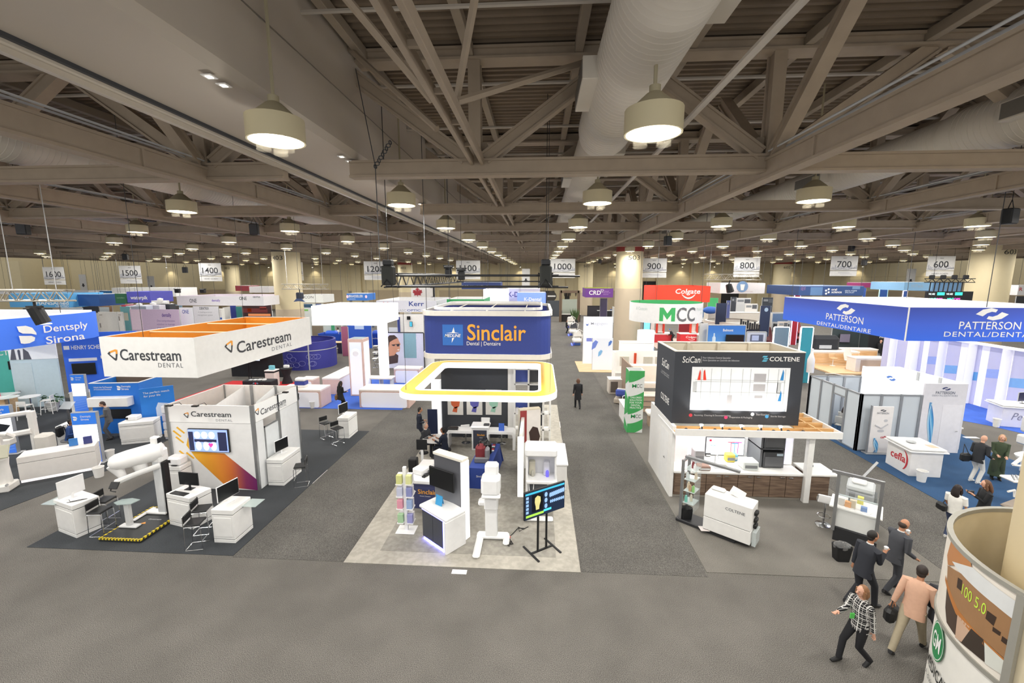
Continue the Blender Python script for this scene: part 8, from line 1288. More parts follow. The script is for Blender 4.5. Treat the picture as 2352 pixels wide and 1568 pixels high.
t = T('folding_chair', 'white folding chair on the pale low box by the dark slate wall', 'chair', *G(1912, 830).xy, 0); B().box(-.25, .25, -.2, .25, .45, .5).o('seat', WHITE, t); B().box(-.25, .25, .25, .3, .6, 1.1).o('backrest', WHITE, t); B().tube([(-.25, .3, 1.1), (-.25, -.3, 0)], .02, 5).tube([(.25, .3, 1.1), (.25, -.3, 0)], .02, 5).tube([(-.25, -.2, .5), (-.25, .4, 0)], .02, 5).tube([(.25, -.2, .5), (.25, .4, 0)], .02, 5).o('leg', LGREY, t); ct('pale oak low box by the white folding chair', 1915, 838, 1.0, .8, .95, WFL, OFFW); t = T('portal_frame', 'white square frame stand left of the white folding chair', 'frame', *G(1888, 832).xy, 0); B().tube([(-.6, 0, 0), (-.6, 0, 1.3), (.6, 0, 1.3), (.6, 0, 0)], .04, 4).o('frame_bar', WHITE, t)
for k, (x, y, c) in enumerate(((33, 60, 'C9CCD2'), (38, 52, '5A6070'), (44, 62, 'D0C8BC'), (50, 58, '3E4A60'), (30, 70, 'D8D8DC'), (24, 66, 'B8C4CC'), (14, 70, '4A525C'), (19, 76, 'DCD8D0'), (-15, 64, '8AA0C0'), (-20, 70, 'D6D6DA'), (-26, 60, '5A6A8A'), (-33, 68, 'C8C2BC'), (-40, 58, 'D8DCE0'), (-48, 66, '4A6A9A'), (-56, 60, 'DAD6D2'), (-10, 76, 'C4CED8'), (-4, 70, '4A5468'), (-12, 55, 'E0DEDA'), (-64, 70, '9ABAD0'), (-30, 52, 'E0DCE4'), (36, 76, 'C0C8D0'))):
    t = T('exhibit_booth', '%s far booth wall with a counter, %s of the far rows' % ({'C': 'pale grey', 'D': 'whitish', '5': 'slate blue', '3': 'dark navy', 'B': 'grey green', '4': 'dark grey', '8': 'sky blue', 'E': 'ivory', '9': 'light blue'}[c[0]], ORD[k % 18].replace('nearest', 'first') + (' rear' if k >= 18 else '')), 'booth', x, y, 0, 0, 'far booths'); B().box(-2, 2, 1, 1.1, 0, 2.5, .01).o('wall_panel', M(c, .6), t); B().box(-1.2, .6, -.6, 0, 0, 1.05, .01).o('counter', M('E6E4E0' if k % 2 else '44484E', .6), t); B().box(-1.4, 1.2, .97, 1.0, 1.2, 2.3).o('wall_print', M(['6A86B0', 'B08A8A', '8AA89A', '3A3E48', 'D6C49A'][k % 5], .6), t); B().box(-2, -1.9, -1, 1, 0, 2.5).o('side_panel', M('D6D4D0', .6), t)
# ================= people =================
SK = {'l': M('D8A68C', .55, name='skin_light'), 'm': M('B98566', .55, name='skin_mid'), 'd': M('8A5C44', .55, name='skin_brown')}
def ik(a, c, l1, l2, pole):
    a, c, pole = Vector(a), Vector(c), Vector(pole); d = c - a; L = min(d.length, (l1 + l2) * .999); u = d.normalized(); c = a + u * L
    x = (l1 * l1 - l2 * l2 + L * L) / (2 * L); h = math.sqrt(max(0, l1 * l1 - x * x)); p = pole - u * pole.dot(u); p.normalize(); return a + u * x + p * h, c
def skinned(vs, es, rs):
    me = bpy.data.meshes.new('figure'); me.from_pydata([tuple(v) for v in vs], es, []); bm = bmesh.new(); bm.from_mesh(me); ly = bm.verts.layers.skin.verify(); bm.verts.ensure_lookup_table()
    for i, v in enumerate(bm.verts): v[ly].radius = (rs[i], rs[i]); v[ly].use_root = (i == 0)
    bm.to_mesh(me); bm.free(); ob = bpy.data.objects.new('figure', me); ob.modifiers.new('s', 'SKIN'); m = ob.modifiers.new('u', 'SUBSURF'); m.levels = 1; out = bake(ob); r = ([v.co.copy() for v in out.vertices], [tuple(p.vertices) for p in out.polygons]); bpy.data.objects.remove(ob); bpy.data.meshes.remove(out); return r
def person(label, x, y, rz, h=1.72, skin='l', top='2A2C32', bottom='24262C', shoes='1A1A1C', hair='3A2A22', style='short', lean=0, hip=.92, feet=((-.1, 0, 0), (.1, 0, 0)), hands=((-.25, .06, .82), (.25, .06, .82)), look=0, nod=0, coat=.12, collar=None, sleeve=1.0, topmat=None, skirt=0, z=0.0, foot=(0, 0)):
    t = T('person', label, 'person', x, y, z, rz); s = h / 1.72; SM = SK[skin]; TM = topmat or M(top, .8, 0, 0, .1, 15); BM_ = M(bottom, .8, 0, 0, .08, 15)
    V3 = Vector; d = V3((0, math.sin(R(lean)), math.cos(R(lean)))); P = V3((0, 0, hip)); Cx = P + d * .34; S = P + d * .49; N = P + d * .57; dn = V3((0, math.sin(R(lean * .5 + nod)), math.cos(R(lean * .5 + nod)))); H = N + dn * .155 + V3((0, .02, 0))
    sh = [S + V3((sx * .185, 0, -.01)) for sx in (-1, 1)]; el = []; wr = []
    for i, sx in enumerate((-1, 1)): e, w = ik(sh[i], hands[i], .28, .25, (sx * .22, -.8, -.45)); el.append(e); wr.append(w)
    hp = [P + V3((sx * .09, 0, -.04)) for sx in (-1, 1)]; kn = []; an = []
    for i in (0, 1): k, a = ik(hp[i], V3(feet[i]) + V3((0, 0, .09)), .43, .43, (0, 1, .1)); kn.append(k); an.append(a)
    vs = [P, Cx, S, N, H]; es = [(0, 1), (1, 2), (2, 3), (3, 4)]; rs = [.09, .09, .05, .045, .08]
    for i in (0, 1):
        b = len(vs); vs += [sh[i], el[i], wr[i]]; es += [(2, b), (b, b + 1), (b + 1, b + 2)]; rs += [.042, .036, .026]
        f = (wr[i] - el[i]).normalized(); side = V3((1, 0, 0)) - f * f.x; side = side.normalized() if side.length > .1 else V3((0, 1, 0)); pn = f.cross(side); pm = wr[i] + f * .075; j = len(vs); vs.append(pm); es.append((b + 2, j)); rs.append(.03)
        cur = pn if pn.dot(V3((-(-1, 1)[i], .3, .2))) > 0 else -pn
        for q, (off, ln) in enumerate(((-.033, .06), (-.012, .078), (.012, .074), (.033, .06))):
            k = len(vs); p1 = pm + side * off + f * ln * .55; p2 = p1 + f * ln * .35 + cur * ln * .4; vs += [p1, p2]; es += [(j, k), (k, k + 1)]; rs += [.0105, .008]
        k = len(vs); ts = side * (.045 if i == 0 else -.045); vs += [wr[i] + f * .03 + ts, wr[i] + f * .075 + ts * 1.3 + cur * .02]; es += [(b + 2, k), (k, k + 1)]; rs += [.013, .01]
        b = len(vs); vs += [hp[i], kn[i], an[i]]; es += [(0, b), (b, b + 1), (b + 1, b + 2)]; rs += [.075, .05, .035]
    bv, bf = skinned(vs, es, rs); hr = Matrix.Rotation(R(-look), 4, 'Z') @ Matrix.Rotation(R(-nod), 4, 'X')
    body = B().add(bv, bf); hd = B().ball((0, 0, 0), .078, .098, .115, 14, 10).ball((0, .03, -.06), .056, .06, .055, 10, 6).tube([(0, .09, .02), (0, .118, -.02), (0, .095, -.025)], [.01, .017, .012], 6)
    for sx in (-1, 1): hd.ball((sx * .078, -.005, -.005), .012, .022, .032, 6, 4)
    hd.xf(Matrix.Translation(H) @ hr); body.add(hd.v, hd.f); body.xf(Matrix.Scale(s, 4)).o('body', SM, t, smooth=True)
    MX = Matrix.Scale(s, 4) @ Matrix.Translation(H) @ hr
    for sx in (-1, 1): B().ball((sx * .031, .088, .012), .011, .007, .008, 6, 4).xf(MX).o('eye', M('2A1E1A', .3), t)
    B().box(-.024, .024, .082, .094, -.058, -.05, .003).xf(MX).o('mouth', M('A8605A', .5), t)
    if style != 'none':
        b = B(); HM = M(hair, .6, 0, 0, .2, 30)
        if style in ('short', 'long', 'bob', 'pony'): b.ball((0, -.024, .022), .086, .096, .106, 14, 8).ball((0, -.045, -.045), .074, .06, .07, 12, 6)
        if style == 'balding': b.ball((0, -.045, -.02), .083, .068, .075, 14, 8)
        if style in ('long',): b.tube([(0, -.06, .04), (0, -.085, -.08), (0, -.09, -.2), (0, -.085, -.3)], [(.08, .06), (.1, .06), (.11, .055), (.07, .03)], 12, ref=(1, 0, 0)).tube([(.075, .01, .03), (.085, .02, -.1), (.08, .0, -.22)], [.03, .035, .02], 6).tube([(-.075, .01, .03), (-.085, .02, -.1), (-.08, .0, -.22)], [.03, .035, .02], 6)
        if style == 'bob': b.tube([(0, -.05, .04), (0, -.06, -.06), (0, -.05, -.14)], [(.09, .07), (.105, .07), (.08, .05)], 12, ref=(1, 0, 0)).tube([(.075, .02, .03), (.086, .025, -.1)], [.03, .028], 6).tube([(-.075, .02, .03), (-.086, .025, -.1)], [.03, .028], 6)
        if style == 'pony': b.tube([(0, -.1, .05), (0, -.15, -.02), (0, -.14, -.16)], [.03, .045, .015], 8)
        b.xf(MX).o('hair', HM, t, smooth=True)
    # clothes
    b = B(); hem = P - d * coat; w = 1.0 + .1 * (coat > .2)
    b.tube([hem, P + d * .0, P + d * .16, P + d * .34, P + d * .47, P + d * .535, P + d * .56], [(.185 * w, .135 * w), (.178, .13), (.162, .115), (.188, .13), (.185, .11), (.1, .08), (.062, .058)], 16, ref=(1, 0, 0))
    for i in (0, 1):
        e2 = el[i].lerp(wr[i], .94) if sleeve >= 1 else None
        pts = [S.lerp(sh[i], .55) + V3((0, 0, -.01)), sh[i], el[i]] + ([e2] if e2 else []); r_ = [.07, .073, .056, .043] if e2 else [.07, .073, .06]
        if not e2: pts[2] = sh[i].lerp(el[i], .75)
        b.tube(pts, r_[:len(pts)], 10)
    b.xf(Matrix.Scale(s, 4)).o('jacket' if sleeve >= 1 else 'shirt', TM, t, smooth=True)
    b = B(); b.tube([P + d * .05, P - V3((0, 0, .02)), P - V3((0, 0, .1))], [(.16, .118), (.17, .125), (.13, .11)], 14, ref=(1, 0, 0))
    for i in (0, 1): b.tube([hp[i] + V3((0, 0, .04)), hp[i].lerp(kn[i], .3), kn[i], an[i] + V3((0, 0, .0))], [.098, .092, .066, .055], 10)
    b.xf(Matrix.Scale(s, 4)).o('trousers', BM_, t, smooth=True)
    if skirt: B().tube([P + d * .05, P - V3((0, -.0, .25)), P - V3((0, 0, skirt))], [(.17, .13), (.2, .16), (.22, .2)], 14, ref=(1, 0, 0)).xf(Matrix.Scale(s, 4)).o('skirt', TM, t, smooth=True)
    for i in (0, 1):
        a = an[i]; ft = R(foot[i]); fd = V3((0, math.cos(ft), math.sin(ft))); B().tube([a - fd * .06 + V3((0, 0, -.03)), a + V3((0, 0, -.025)), a + fd * .1 + V3((0, 0, -.05)), a + fd * .17 + V3((0, 0, -.062))], [(.034, .045), (.042, .055), (.045, .032), (.032, .02)], 10, ref=(1, 0, 0)).xf(Matrix.Scale(s, 4)).o('shoe', M(shoes, .5), t, smooth=True)
    if collar: B().tube([P + d * .53, P + d * .575], [(.07, .064), (.062, .06)], 12, ref=(1, 0, 0)).xf(Matrix.Scale(s, 4)).o('collar', M(collar, .7), t, smooth=True)
    return t, MW[t.name] @ Matrix.Scale(s, 4), wr
def held(name, label, cat, p, build, rz=0):
    t = T(name, label, cat, p[0], p[1], p[2], rz); build(t); return t
def cup(label, p): held('paper_cup', label, 'cup', p, lambda t: (B().lathe([(.028, 0), (.04, .1), (0, .1)], 12).o('cup', WHITE, t, smooth=True), B().lathe([(.043, .1), (.043, .112), (.036, .12), (0, .12)], 12).o('lid', WHITE, t, smooth=True)))
# group walking past the round sign drum
p = G(1972, 1392); t, mx, wr = person('man in dark suit walking with a paper cup, left of two suited men', p.x, p.y, R(-75), 1.8, 'm', '2B2E36', '24262C', hair='1E1A18', lean=8, feet=((-.1, -.22, .03), (.1, .28, 0)), hands=((-.24, .02, .85), (.12, .34, 1.3)), collar='E6E6E6', look=15, nod=10, coat=.16, foot=(-25, 0)); q = mx @ (wr[1] + Vector((-.03, .06, .0))); cup('white paper cup held by the dark suited man', q)
p = G(2042, 1357); t, mx, wr = person('balding man in grey suit walking with a paper cup, right of two suited men', p.x, p.y, R(-80), 1.8, 'm', '43454B', '3A3C42', hair='3A2C24', style='balding', lean=8, feet=((-.1, .25, 0), (.1, -.22, .03)), hands=((-.16, .36, 1.28), (.24, .22, .98)), collar='E6E6E6', nod=12, coat=.16, foot=(0, -25)); q = mx @ (wr[0] + Vector((.03, .06, .0))); cup('white paper cup held by the balding man in grey suit', q)
PL = bpy.data.materials.new('plaid_weave'); PL.use_nodes = True; nt = PL.node_tree; bs = nt.nodes['Principled BSDF']; bs.inputs['Roughness'].default_value = .85; tc = nt.nodes.new('ShaderNodeTexCoord'); acc = None
for dr, sc_ in (('X', 9), ('Z', 9), ('X', 23), ('Z', 23)):
    wv = nt.nodes.new('ShaderNodeTexWave'); wv.bands_direction = dr; wv.inputs['Scale'].default_value = sc_ / 3.2; nt.links.new(tc.outputs['Object'], wv.inputs[0]); gt = nt.nodes.new('ShaderNodeMath'); gt.operation = 'GREATER_THAN'; gt.inputs[1].default_value = .965; nt.links.new(wv.outputs['Fac'], gt.inputs[0])
    if acc is None: acc = gt
    else: mxn = nt.nodes.new('ShaderNodeMath'); mxn.operation = 'MAXIMUM'; nt.links.new(acc.outputs[0], mxn.inputs[0]); nt.links.new(gt.outputs[0], mxn.inputs[1]); acc = mxn
cm = nt.nodes.new('ShaderNodeMix'); cm.data_type = 'RGBA'; cm.inputs[6].default_value = (*lin('1C1C1E'), 1); cm.inputs[7].default_value = (*lin('D8D6D2'), 1); nt.links.new(acc.outputs[0], cm.inputs[0]); nt.links.new(cm.outputs[2], bs.inputs['Base Color'])
p = G(1962, 1522); t, mx, wr = person('woman with brown bob in black and white plaid jacket, walking left', p.x, p.y, R(100), 1.62, 'l', bottom='1C1C20', shoes='161618', hair='8A6242', style='bob', lean=2, feet=((-.09, -.24, .04), (.09, .28, 0)), hands=((-.22, -.1, .84), (.12, .4, 1.12)), look=0, coat=.1, topmat=PL, foot=(-35, 0)); q = mx @ Vector((.0, .19, 1.05)); tag(B().box(-.04, .04, -.01, .01, 0, .11, .004).xf(Matrix.Translation(q)).o('badge', M('5ACC5A', .5)), 'green and white badge on the plaid jacket', 'badge')
p = G(2098, 1402, .9); t, mx, wr = person('man in salmon blazer and khaki trousers striding away', p.x, p.y, R(-55), 1.78, 'm', 'CFA58C', 'A89C84', hair='2A201C', lean=12, feet=((-.12, -.45, .05), (.12, .36, 0)), hands=((-.3, -.08, .82), (.28, .25, .95)), coat=.16, nod=8, foot=(-30, 0)); q = mx @ wr[0]; held('shoulder_bag', 'black bag carried by the man in the salmon blazer', 'bag', (q.x, q.y, q.z - .42), lambda t: (B().box(-.09, .09, -.2, .2, 0, .3, .06).o('bag', BLACK, t), B().tube([(0, -.12, .28), (0, -.03, .44), (0, .03, .44), (0, .12, .28)], .012, 5).o('handle', BLACK, t)), R(-55))
p = G(2082, 1532); t, mx, wr = person('person in dark trousers mostly hidden by the round drum, holding a blue bottle', 7.78, 7.85, R(-62), 1.75, 'm', '2E3036', '26282E', hair='2A201C', lean=8, feet=((-.1, .25, 0), (.1, -.42, .04)), hands=((-.2, .1, .95), (.4, -.05, 1.0)), coat=.12, foot=(0, -25)); q = mx @ (wr[1] + Vector((.02, .03, .02))); held('drink_bottle', 'blue drink bottle held by the person beside the drum', 'bottle', (q.x, q.y, q.z), lambda t: (B().lathe([(.035, 0), (.045, .02), (.045, .14), (.02, .18), (.02, .2), (0, .2)], 12).o('bottle', M('2440D8', .2), t, smooth=True), B().lathe([(.022, .2), (.022, .22), (0, .22)], 10).o('cap', WHITE, t)))
# at the treatment chairs
p = G(2236, 1108); t, mx, wr = person('bald man in black puffer jacket and white trousers', p.x, p.y, R(-75), 1.75, 'l', '26282C', 'E2E0DA', 'EDEBE6', style='none', lean=10, hands=((-.2, .28, 1.0), (.22, .25, 1.0)), coat=.14, look=5, nod=5, collar='17181A'); q = mx @ Vector((-.2, -.25, .85)); held('shoulder_bag', 'black bag behind the bald man in the puffer jacket', 'bag', (q.x, q.y, q.z - .1), lambda t: (B().box(-.16, .16, -.1, .1, 0, .3, .06).o('bag', BLACK, t), B().tube([(-.1, 0, .28), (.0, .1, .6), (.1, 0, .28)], .014, 5).o('strap', BLACK, t)))
tt = treat_chair
person('blonde woman in long dark green dress facing the bald man', 16.85, 15.95, R(150), 1.68, 'l', '3E4A34', '3A4432', hair='B8906A', style='bob', hands=((-.12, .26, 1.0), (.12, .26, 1.02)), coat=.1, skirt=.75, look=10)
p = G(2200, 1124, 1.5); t, mx, wr = person('young woman with dark ponytail, white tee and crossbody strap', p.x, p.y, R(-60), 1.6, 'm', 'E6E4DE', '3A4460', 'E2E0DC', '241A18', 'long', sleeve=.5, hands=((-.2, .22, .95), (.22, .2, .95)), look=15, coat=.06); held('crossbody_bag', 'black crossbody bag of the woman in the white tee', 'bag', tuple(mx @ Vector((-.26, -.1, .85))), lambda t: (B().box(-.08, .08, -.14, .14, 0, .22, .05).o('bag', BLACK, t), B().tube([(.02, 0, .2), (.2, .04, .5), (.34, .12, .6)], .014, 5).o('strap', BLACK, t)))
p = G(2268, 1118, 1.5); t, mx, wr = person('woman with long brown hair in black jacket looking at a camera', p.x, p.y, R(70), 1.66, 'l', '1E1F22', '24252A', hair='6A4A34', style='long', hands=((-.1, .3, 1.28), (.1, .3, 1.26)), nod=10, coat=.14); q = mx @ Vector((0, .34, 1.28)); held('camera', 'camera held by the woman in the black jacket', 'camera', tuple(q), lambda t: (B().box(-.07, .07, -.04, .04, 0, .09, .01).o('body', DGREY, t), B().lathe([(.03, 0), (.03, .06), (0, .06)], 10).o('lens', M('E6E4E0', .4), t)))
SIT = dict(hip=.52, feet=((-.1, .42, 0), (.1, .42, 0)))
t, mx, wr = person('woman with long dark hair seated in the frosted room, white vest', 14.5, 20.55, R(-50), 1.66, 'm', 'E6E2DC', '26282E', 'E2DFD8', '3A2822', 'long', lean=8, sleeve=.5, hands=((-.1, .3, .8), (.12, .3, .95)), nod=15, **SIT)
t = T('chair', 'pale grey chair under the woman in the frosted room', 'chair', 14.45, 20.5, .012, R(-50)); B().box(-.24, .24, -.24, .24, .38, .43, .02).o('seat', OFFW, t); B().box(-.24, .24, -.27, -.22, .5, .85, .03).o('backrest', OFFW, t)
for sx in (-1, 1):
    for sy in (-1, 1): B().tube([(sx * .2, sy * .2, .38), (sx * .23, sy * .23, 0)], .014, 5).o('leg', CHROME, t)
# aisles
person('person in a long black coat walking away up the main aisle', 2.25, 23.6, R(5), 1.7, 'l', '1E1F23', '1E1F24', hair='6A4A38', style='bob', feet=((-.1, .2, 0), (.1, -.16, .03)), hands=((-.26, .0, .85), (.24, .05, .85)), coat=.38, foot=(0, -25))
person('person in navy jacket and trousers standing in the aisle by the glowing post', -5.2, 17.85, R(-70), 1.68, 'm', '1E2434', '1E2230', hair='1E1A18', hands=((-.12, .22, 1.1), (.14, .22, 1.08)), nod=12)
t, mx, wr = person('grey haired man in dark grey jacket seated at the white table', -4.75, 16.95, R(-115), 1.72, 'l', '36383E', '24262C', hair='A09890', lean=8, hands=((-.14, .38, .8), (.14, .36, .8)), collar='E6E6E6', **SIT); 
t, mx, wr = person('dark haired man in navy suit seated at the white table', -3.75, 16.4, R(75), 1.72, 'm', '1E2638', '1E2434', hair='17130F', lean=6, hands=((-.14, .38, .8), (.14, .36, .8)), **SIT)
for x, y, r, lab in ((-4.8, 16.95, -115, 'black stool under the grey haired man at the white table'), (-3.7, 16.4, 75, 'black stool under the man in the navy suit')): t = T('low_stool', lab, 'stool', x, y, .017); B().lathe([(.2, 0), (.2, .02), (.03, .05), (.03, .36), (.2, .38), (.2, .43), (0, .43)], 14).o('seat', BLACK, t, smooth=True)
t, mx, wr = person('dark haired woman in black coat with a tan bag at the pink and white booth', -10.9, 22.4, R(-30), 1.64, 'l', '1C1C20', '1C1C20', hair='1A1614', style='long', hands=((-.26, .0, .85), (.14, .28, 1.1)), coat=.25, nod=15); q = mx @ Vector((-.3, -.05, .62)); held('shoulder_bag', 'tan bag of the woman at the pink and white booth', 'bag', tuple(q), lambda t: (B().box(-.08, .08, -.16, .16, 0, .3, .05).o('bag', M('8A6A48', .7), t), B().tube([(0, -.1, .28), (.06, 0, .7), (0, .1, .28)], .012, 5).o('strap', M('6A4E34', .7), t)))
person('man in grey check suit looking down at his phone', -19.5, 17.6, R(130), 1.78, 'l', '5E5E60', '56565A', '1E1A18', '3A2A22', nod=28, lean=4, hands=((-.08, .3, 1.08), (.1, .3, 1.06)), collar='E6E2DC', z=.012)
t, mx, wr = person('visitor in blue hoodie with a black backpack seated before the lit banner', -20.1, 16.4, R(-65), 1.72, 'd', '2E4E8A', '1E2024', hair='17130F', lean=10, hands=((-.12, .4, .85), (.2, .36, .75)), **SIT); q = mx @ Vector((0, -.26, .62)); held('backpack', 'black backpack on the back of the visitor in blue hoodie', 'backpack', tuple(q), lambda t: (B().box(-.16, .16, -.12, .08, 0, .46, .07).o('bag', BLACK, t), B().tube([(-.12, .05, .42), (-.13, .2, .46), (-.13, .24, .2)], .018, 5).tube([(.12, .05, .42), (.13, .2, .46), (.13, .24, .2)], .018, 5).o('strap', BLACK, t)), R(-65))
t = T('low_stool', 'grey padded stool under the visitor in blue hoodie', 'stool', -20.15, 16.38, .012); B().lathe([(.24, 0), (.24, .03), (.03, .06), (.03, .36), (.24, .38), (.24, .44), (0, .44)], 14).o('seat', GREY, t, smooth=True)
person('man in black bending over the red and white counter', 14.9, 48.0, R(60), 1.75, 'l', '22242A', '1E1E22', hair='5A82B8', lean=38, hands=((-.2, .5, .95), (.2, .5, .95)), nod=20)
person('person in black standing beside the wrapped chairs in the main aisle', *G(1301, 765).xy, R(-80), 1.72, 'm', '1E1F22', '1C1C20', hair='1A1614', hands=((-.2, .2, .95), (.2, .2, .95)))
person('man in white shirt by the blue tub shaped counter', *G(778, 788).xy, R(90), 1.74, 'm', 'E2E2E4', '2A2E3A', hair='1A1614', hands=((-.1, .3, 1.1), (.1, .3, 1.1)))
person('bald man in black seated sideways before the curved lettering backdrop', *G(2018, 826).xy, R(-60), 1.75, 'l', '1C1D20', '1C1C20', style='none', hands=((-.2, .2, .95), (.2, .2, .95)), coat=.3)
person('distant person in dark jacket right of the white ring banner', *G(1610, 765).xy, R(180), 1.7, 'm', '26282E', '26282E', hair='1A1614')
for u, lab in ((938, 'left'), (952, 'right')):
    p = GY(u, 751, 38); person('dark haired woman in black seated before the turquoise poster, %s of two' % lab, p.x, 38.0, R(0), 1.65, 'm', '1E1E24', '1E1E24', hair='17130F', style='long', **SIT); t = T('low_stool', 'white stool under the %s woman before the turquoise poster' % lab, 'stool', p.x, 37.95, 0); B().lathe([(.2, 0), (.2, .02), (.03, .05), (.03, .36), (.2, .38), (.2, .43), (0, .43)], 12).o('seat', WHITE, t, smooth=True)
person('distant person in blue beside the black counter under the purple sign', *G(1403, 728).xy, R(120), 1.7, 'l', '3A5A9A', '26304A', hair='1A1614')
# ================= round sign drum around the near column =================
DX, DY, DR, DZ = 8.25, 5.70, 1.95, 3.3
t = T('column', 'plain cream column inside the printed sign drum', 'column', DX, DY); B().lathe([(1.3, 0), (1.3, 9.8)], 40).o('shaft', M('D2C29E', .7, 0, 0, .03, 2), t, smooth=True); B().lathe([(1.33, 9.8), (1.33, 10.3)], 40).o('collar', M('8E2F28', .6), t, smooth=True)
def cyl(u, v):
    d = _ray(u, v); a_ = d.x ** 2 + d.y ** 2; bq = -2 * (d.x * DX + d.y * DY); cq = DX ** 2 + DY ** 2 - DR ** 2; dis = bq * bq - 4 * a_ * cq
    s_ = (-bq - math.sqrt(max(0, dis))) / (2 * a_); p = Vector((0, 0, CZ)) + d * s_; return math.atan2(p.y - DY, p.x - DX), p.z
t = T('sign_drum', 'big round printed sign drum in silver rails at the lower right corner', 'sign drum', DX, DY)
seam = cyl(2143, 1394)[1]; seam2 = cyl(2250, 1508)[1]; ZS = (seam + seam2) / 2
def shell(r0, z0, z1, a0, a1, n=40):
    b = B(); A = [a0 + (a1 - a0) * i / n for i in range(n + 1)]
    b.add([(r0 * math.cos(q), r0 * math.sin(q), z) for z in (z0, z1) for q in A], [(i, i + 1, n + 2 + i, n + 1 + i) for i in range(n)]); return b
b = B().lathe([(DR - .02, 0), (DR - .02, ZS - .03)], 64, cap=False); b.o('lower_panel', M('E9E7E0', .55), t, smooth=True)
B().lathe([(DR - .05, .02), (DR - .05, DZ - .02)], 64, cap=False).o('inner_lining', M('D9CCAE', .7), t, smooth=True)
for z in (.05, ZS, DZ): B().lathe([(DR - .06, z - .035), (DR + .012, z - .035), (DR + .012, z + .035), (DR - .06, z + .035), (DR - .06, z - .035)], 64, cap=False).o('rail', M('A9A79E', .45, .4), t, smooth=True)
aL = cyl(2174, 1230)[0]; aR = cyl(2330, 1460)[0]
for q in (aR, aR + 2 * PI / 3, aR - 2 * PI / 3): B().box(-.045, .045, -.04, .02, 0, DZ).xf(Matrix.Rotation(q - PI / 2, 4, 'Z') @ Matrix.Translation((0, DR, 0)) ).o('post', M('A9A79E', .45, .4), t)
ad = lambda a, b_: ((a - b_ + PI) % (2 * PI)) - PI
spanv = ad(aR, aL)
def ap(f, z, r=DR): q = aL + spanv * f; return (r * math.cos(q), r * math.sin(q), z)
def patch(nm, poly, mt, r, n=1):
    """flat print bent round the drum: polygon in (fraction from the left silhouette to the right post, height), cut into strips"""
    b = B(); xs = sorted(set([p[0] for p in poly] + [min(p[0] for p in poly) + (max(p[0] for p in poly) - min(p[0] for p in poly)) * i / 24 for i in range(25)]))
    def ys(x):
        o = []
        for i in range(len(poly)):
            (x0, y0), (x1, y1) = poly[i], poly[(i + 1) % len(poly)]
            if abs(x1 - x0) > 1e-9 and min(x0, x1) - 1e-9 <= x <= max(x0, x1) + 1e-9: o.append(y0 + (y1 - y0) * (x - x0) / (x1 - x0))
        return (min(o), max(o)) if o else None
    for a, e in zip(xs[:-1], xs[1:]):
        p, q = ys(a), ys(e)
        if p and q: b.add([ap(a, p[0], r), ap(e, q[0], r), ap(e, q[1], r), ap(a, p[1], r)], [(0, 1, 2, 3)])
    if b.v: b.o(nm, mt, t)
def fz(u, v): a, z = cyl(u, v); return (ad(a, aL) / spanv, z)
def pxpatch(nm, px, col, lift, **k): patch(nm, [fz(u, v) for u, v in px], M(col, .5, 0, 0, .08, 4), DR + lift)
patch('photo_ground', [(-1.2, ZS), (1.0, ZS), (1.0, DZ), (-1.2, DZ)], M('E6DFD4', .55), DR - .012)
def quadpatch(nm, px, col, lift):
    (a0, z0), (a1, z1), (a2, z2), (a3, z3) = [fz(u, v) for u, v in px]; n = 8; b = B(); L = lambda p, q, f: p + (q - p) * f
    b.add([ap(L(a0, a1, i / n), L(z0, z1, i / n), DR + lift) for i in range(n + 1)] + [ap(L(a3, a2, i / n), L(z3, z2, i / n), DR + lift) for i in range(n + 1)], [(i, i + 1, n + 2 + i, n + 1 + i) for i in range(n)]); b.o(nm, M(col, .5, 0, 0, .08, 4), t)
Z5 = lambda x, y: (1840 + x / 3.5, 1120 + y / 3.5)
pxpatch('skin_print', [Z5(1205, 430), Z5(1360, 560), Z5(1370, 640), Z5(1180, 620), Z5(1175, 540)], 'B87E4E', .001); pxpatch('dark_print', [Z5(1180, 700), Z5(1250, 940), Z5(1460, 1200), Z5(1470, 1390), Z5(1280, 1240), Z5(1170, 1080), Z5(1160, 960)], '4A3A30', .0015); pxpatch('shirt_print', [Z5(1215, 590), Z5(1380, 640), Z5(1770, 940), Z5(1740, 1080), Z5(1500, 900), Z5(1330, 740)], 'D8DADA', .002)
pxpatch('panel_print', [Z5(1180, 620), Z5(1290, 690), Z5(1560, 940), Z5(1735, 1080), Z5(1655, 1385), Z5(1440, 1190), Z5(1260, 970), Z5(1175, 760)], '9A7450', .003); pxpatch('wood_edge_print', [Z5(1165, 700), Z5(1260, 970), Z5(1440, 1190), Z5(1650, 1385), Z5(1655, 1420), Z5(1430, 1230), Z5(1245, 1010), Z5(1160, 740)], 'B4743A', .004)
quadpatch('hand_print', [Z5(1260, 1020), Z5(1370, 1130), Z5(1290, 1240), Z5(1240, 1200)], 'C8A890', .004); quadpatch('dark_sleeve_print', [Z5(1370, 1130), Z5(1470, 1220), Z5(1475, 1400), Z5(1290, 1240)], '3A3028', .0042); quadpatch('pale_print', [Z5(1475, 1240), Z5(1645, 1400), Z5(1630, 1510), Z5(1480, 1410)], 'D2D4CC', .0045)
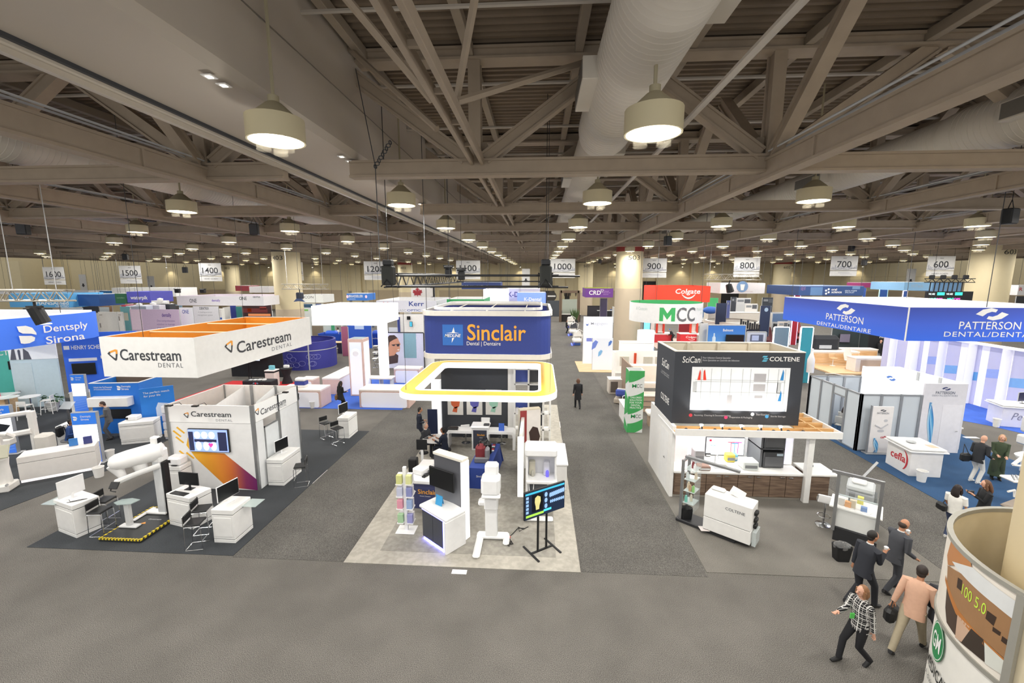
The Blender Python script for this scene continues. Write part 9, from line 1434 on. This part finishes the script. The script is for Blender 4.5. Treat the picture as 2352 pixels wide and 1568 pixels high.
for q in ([Z5(1265, 720), Z5(1300, 745), Z5(1290, 830), Z5(1255, 800)], [Z5(1500, 985), Z5(1575, 1040), Z5(1550, 1110), Z5(1485, 1050)], [Z5(1545, 1115), Z5(1610, 1160), Z5(1600, 1190), Z5(1540, 1150)], [Z5(1620, 1190), Z5(1690, 1240), Z5(1670, 1275), Z5(1610, 1230)]): quadpatch('button_print', q, '3A2A20', .006)
dg = text_mesh('1005.0', 0, 0, 1.1); (f0, z0), (f1, z1) = fz(*Z5(1300, 810)), fz(*Z5(1490, 985))
def wrapd(f0, z0, f1, z1, h, lift=.008):
    def g(px, pz, w_=abs(spanv) * DR * abs(f1 - f0)): k = px / w_ + .5; q = ap(f0 + (f1 - f0) * k, z0 + (z1 - z0) * k + pz, DR + lift); return (q[0] + DX, q[1] + DY, q[2])
    return g, abs(spanv) * DR * abs(f1 - f0)
g_, w_ = wrapd(f0, z0, f1, z1, .2); text('100 5.0', M('B8D84A', .5, 0, .15), t, (0, 0, 0), w=w_, h=.17, wrap=g_, name='digits')
b = B(); (fo, zo) = fz(*Z5(1095, 1230)); (fw, zw) = fz(*Z5(1190, 1400)); wf = .145; hz = .33
def oval(nm, s_, mt, lift):
    n = 28; c_ = ap(fo, zo, DR + lift); B().add([c_] + [ap(fo + wf * s_ * math.cos(2 * PI * i / n), zo + hz * s_ * math.sin(2 * PI * i / n), DR + lift) for i in range(n)], [(0, 1 + i, 1 + (i + 1) % n) for i in range(n)]).o(nm, mt, t)
oval('logo_oval', 1.0, M('2E8A52', .5), .004); oval('logo_rim', .94, M('EDEFEA', .5), .006); oval('logo_field', .89, M('2E8A52', .5), .008)
g_, w_ = wrapd(fo - wf * .62, zo, fo + wf * .62, zo, .3, .012); text('GM', M('F0F2EE', .5), t, (0, 0, 0), w=w_, h=hz * .85, wrap=g_, bold=.016)
g_, w_ = wrapd(fo - wf * 1.3, zo - .5, fo + wf * 1.9, zo - .5, .1, .004); text('MEDICAL', M('2A2C2A', .5), t, (0, 0, 0), w=w_, h=.2, wrap=g_, bold=.016); g_, w_ = wrapd(fo - wf * 1.6, zo - .76, fo + wf * 1.9, zo - .76, .1, .004); text('A division of', M('5A5C5A', .5), t, (0, 0, 0), w=w_ * .8, h=.11, wrap=g_, shear=.2)
bpy.data.scenes.remove(WS)
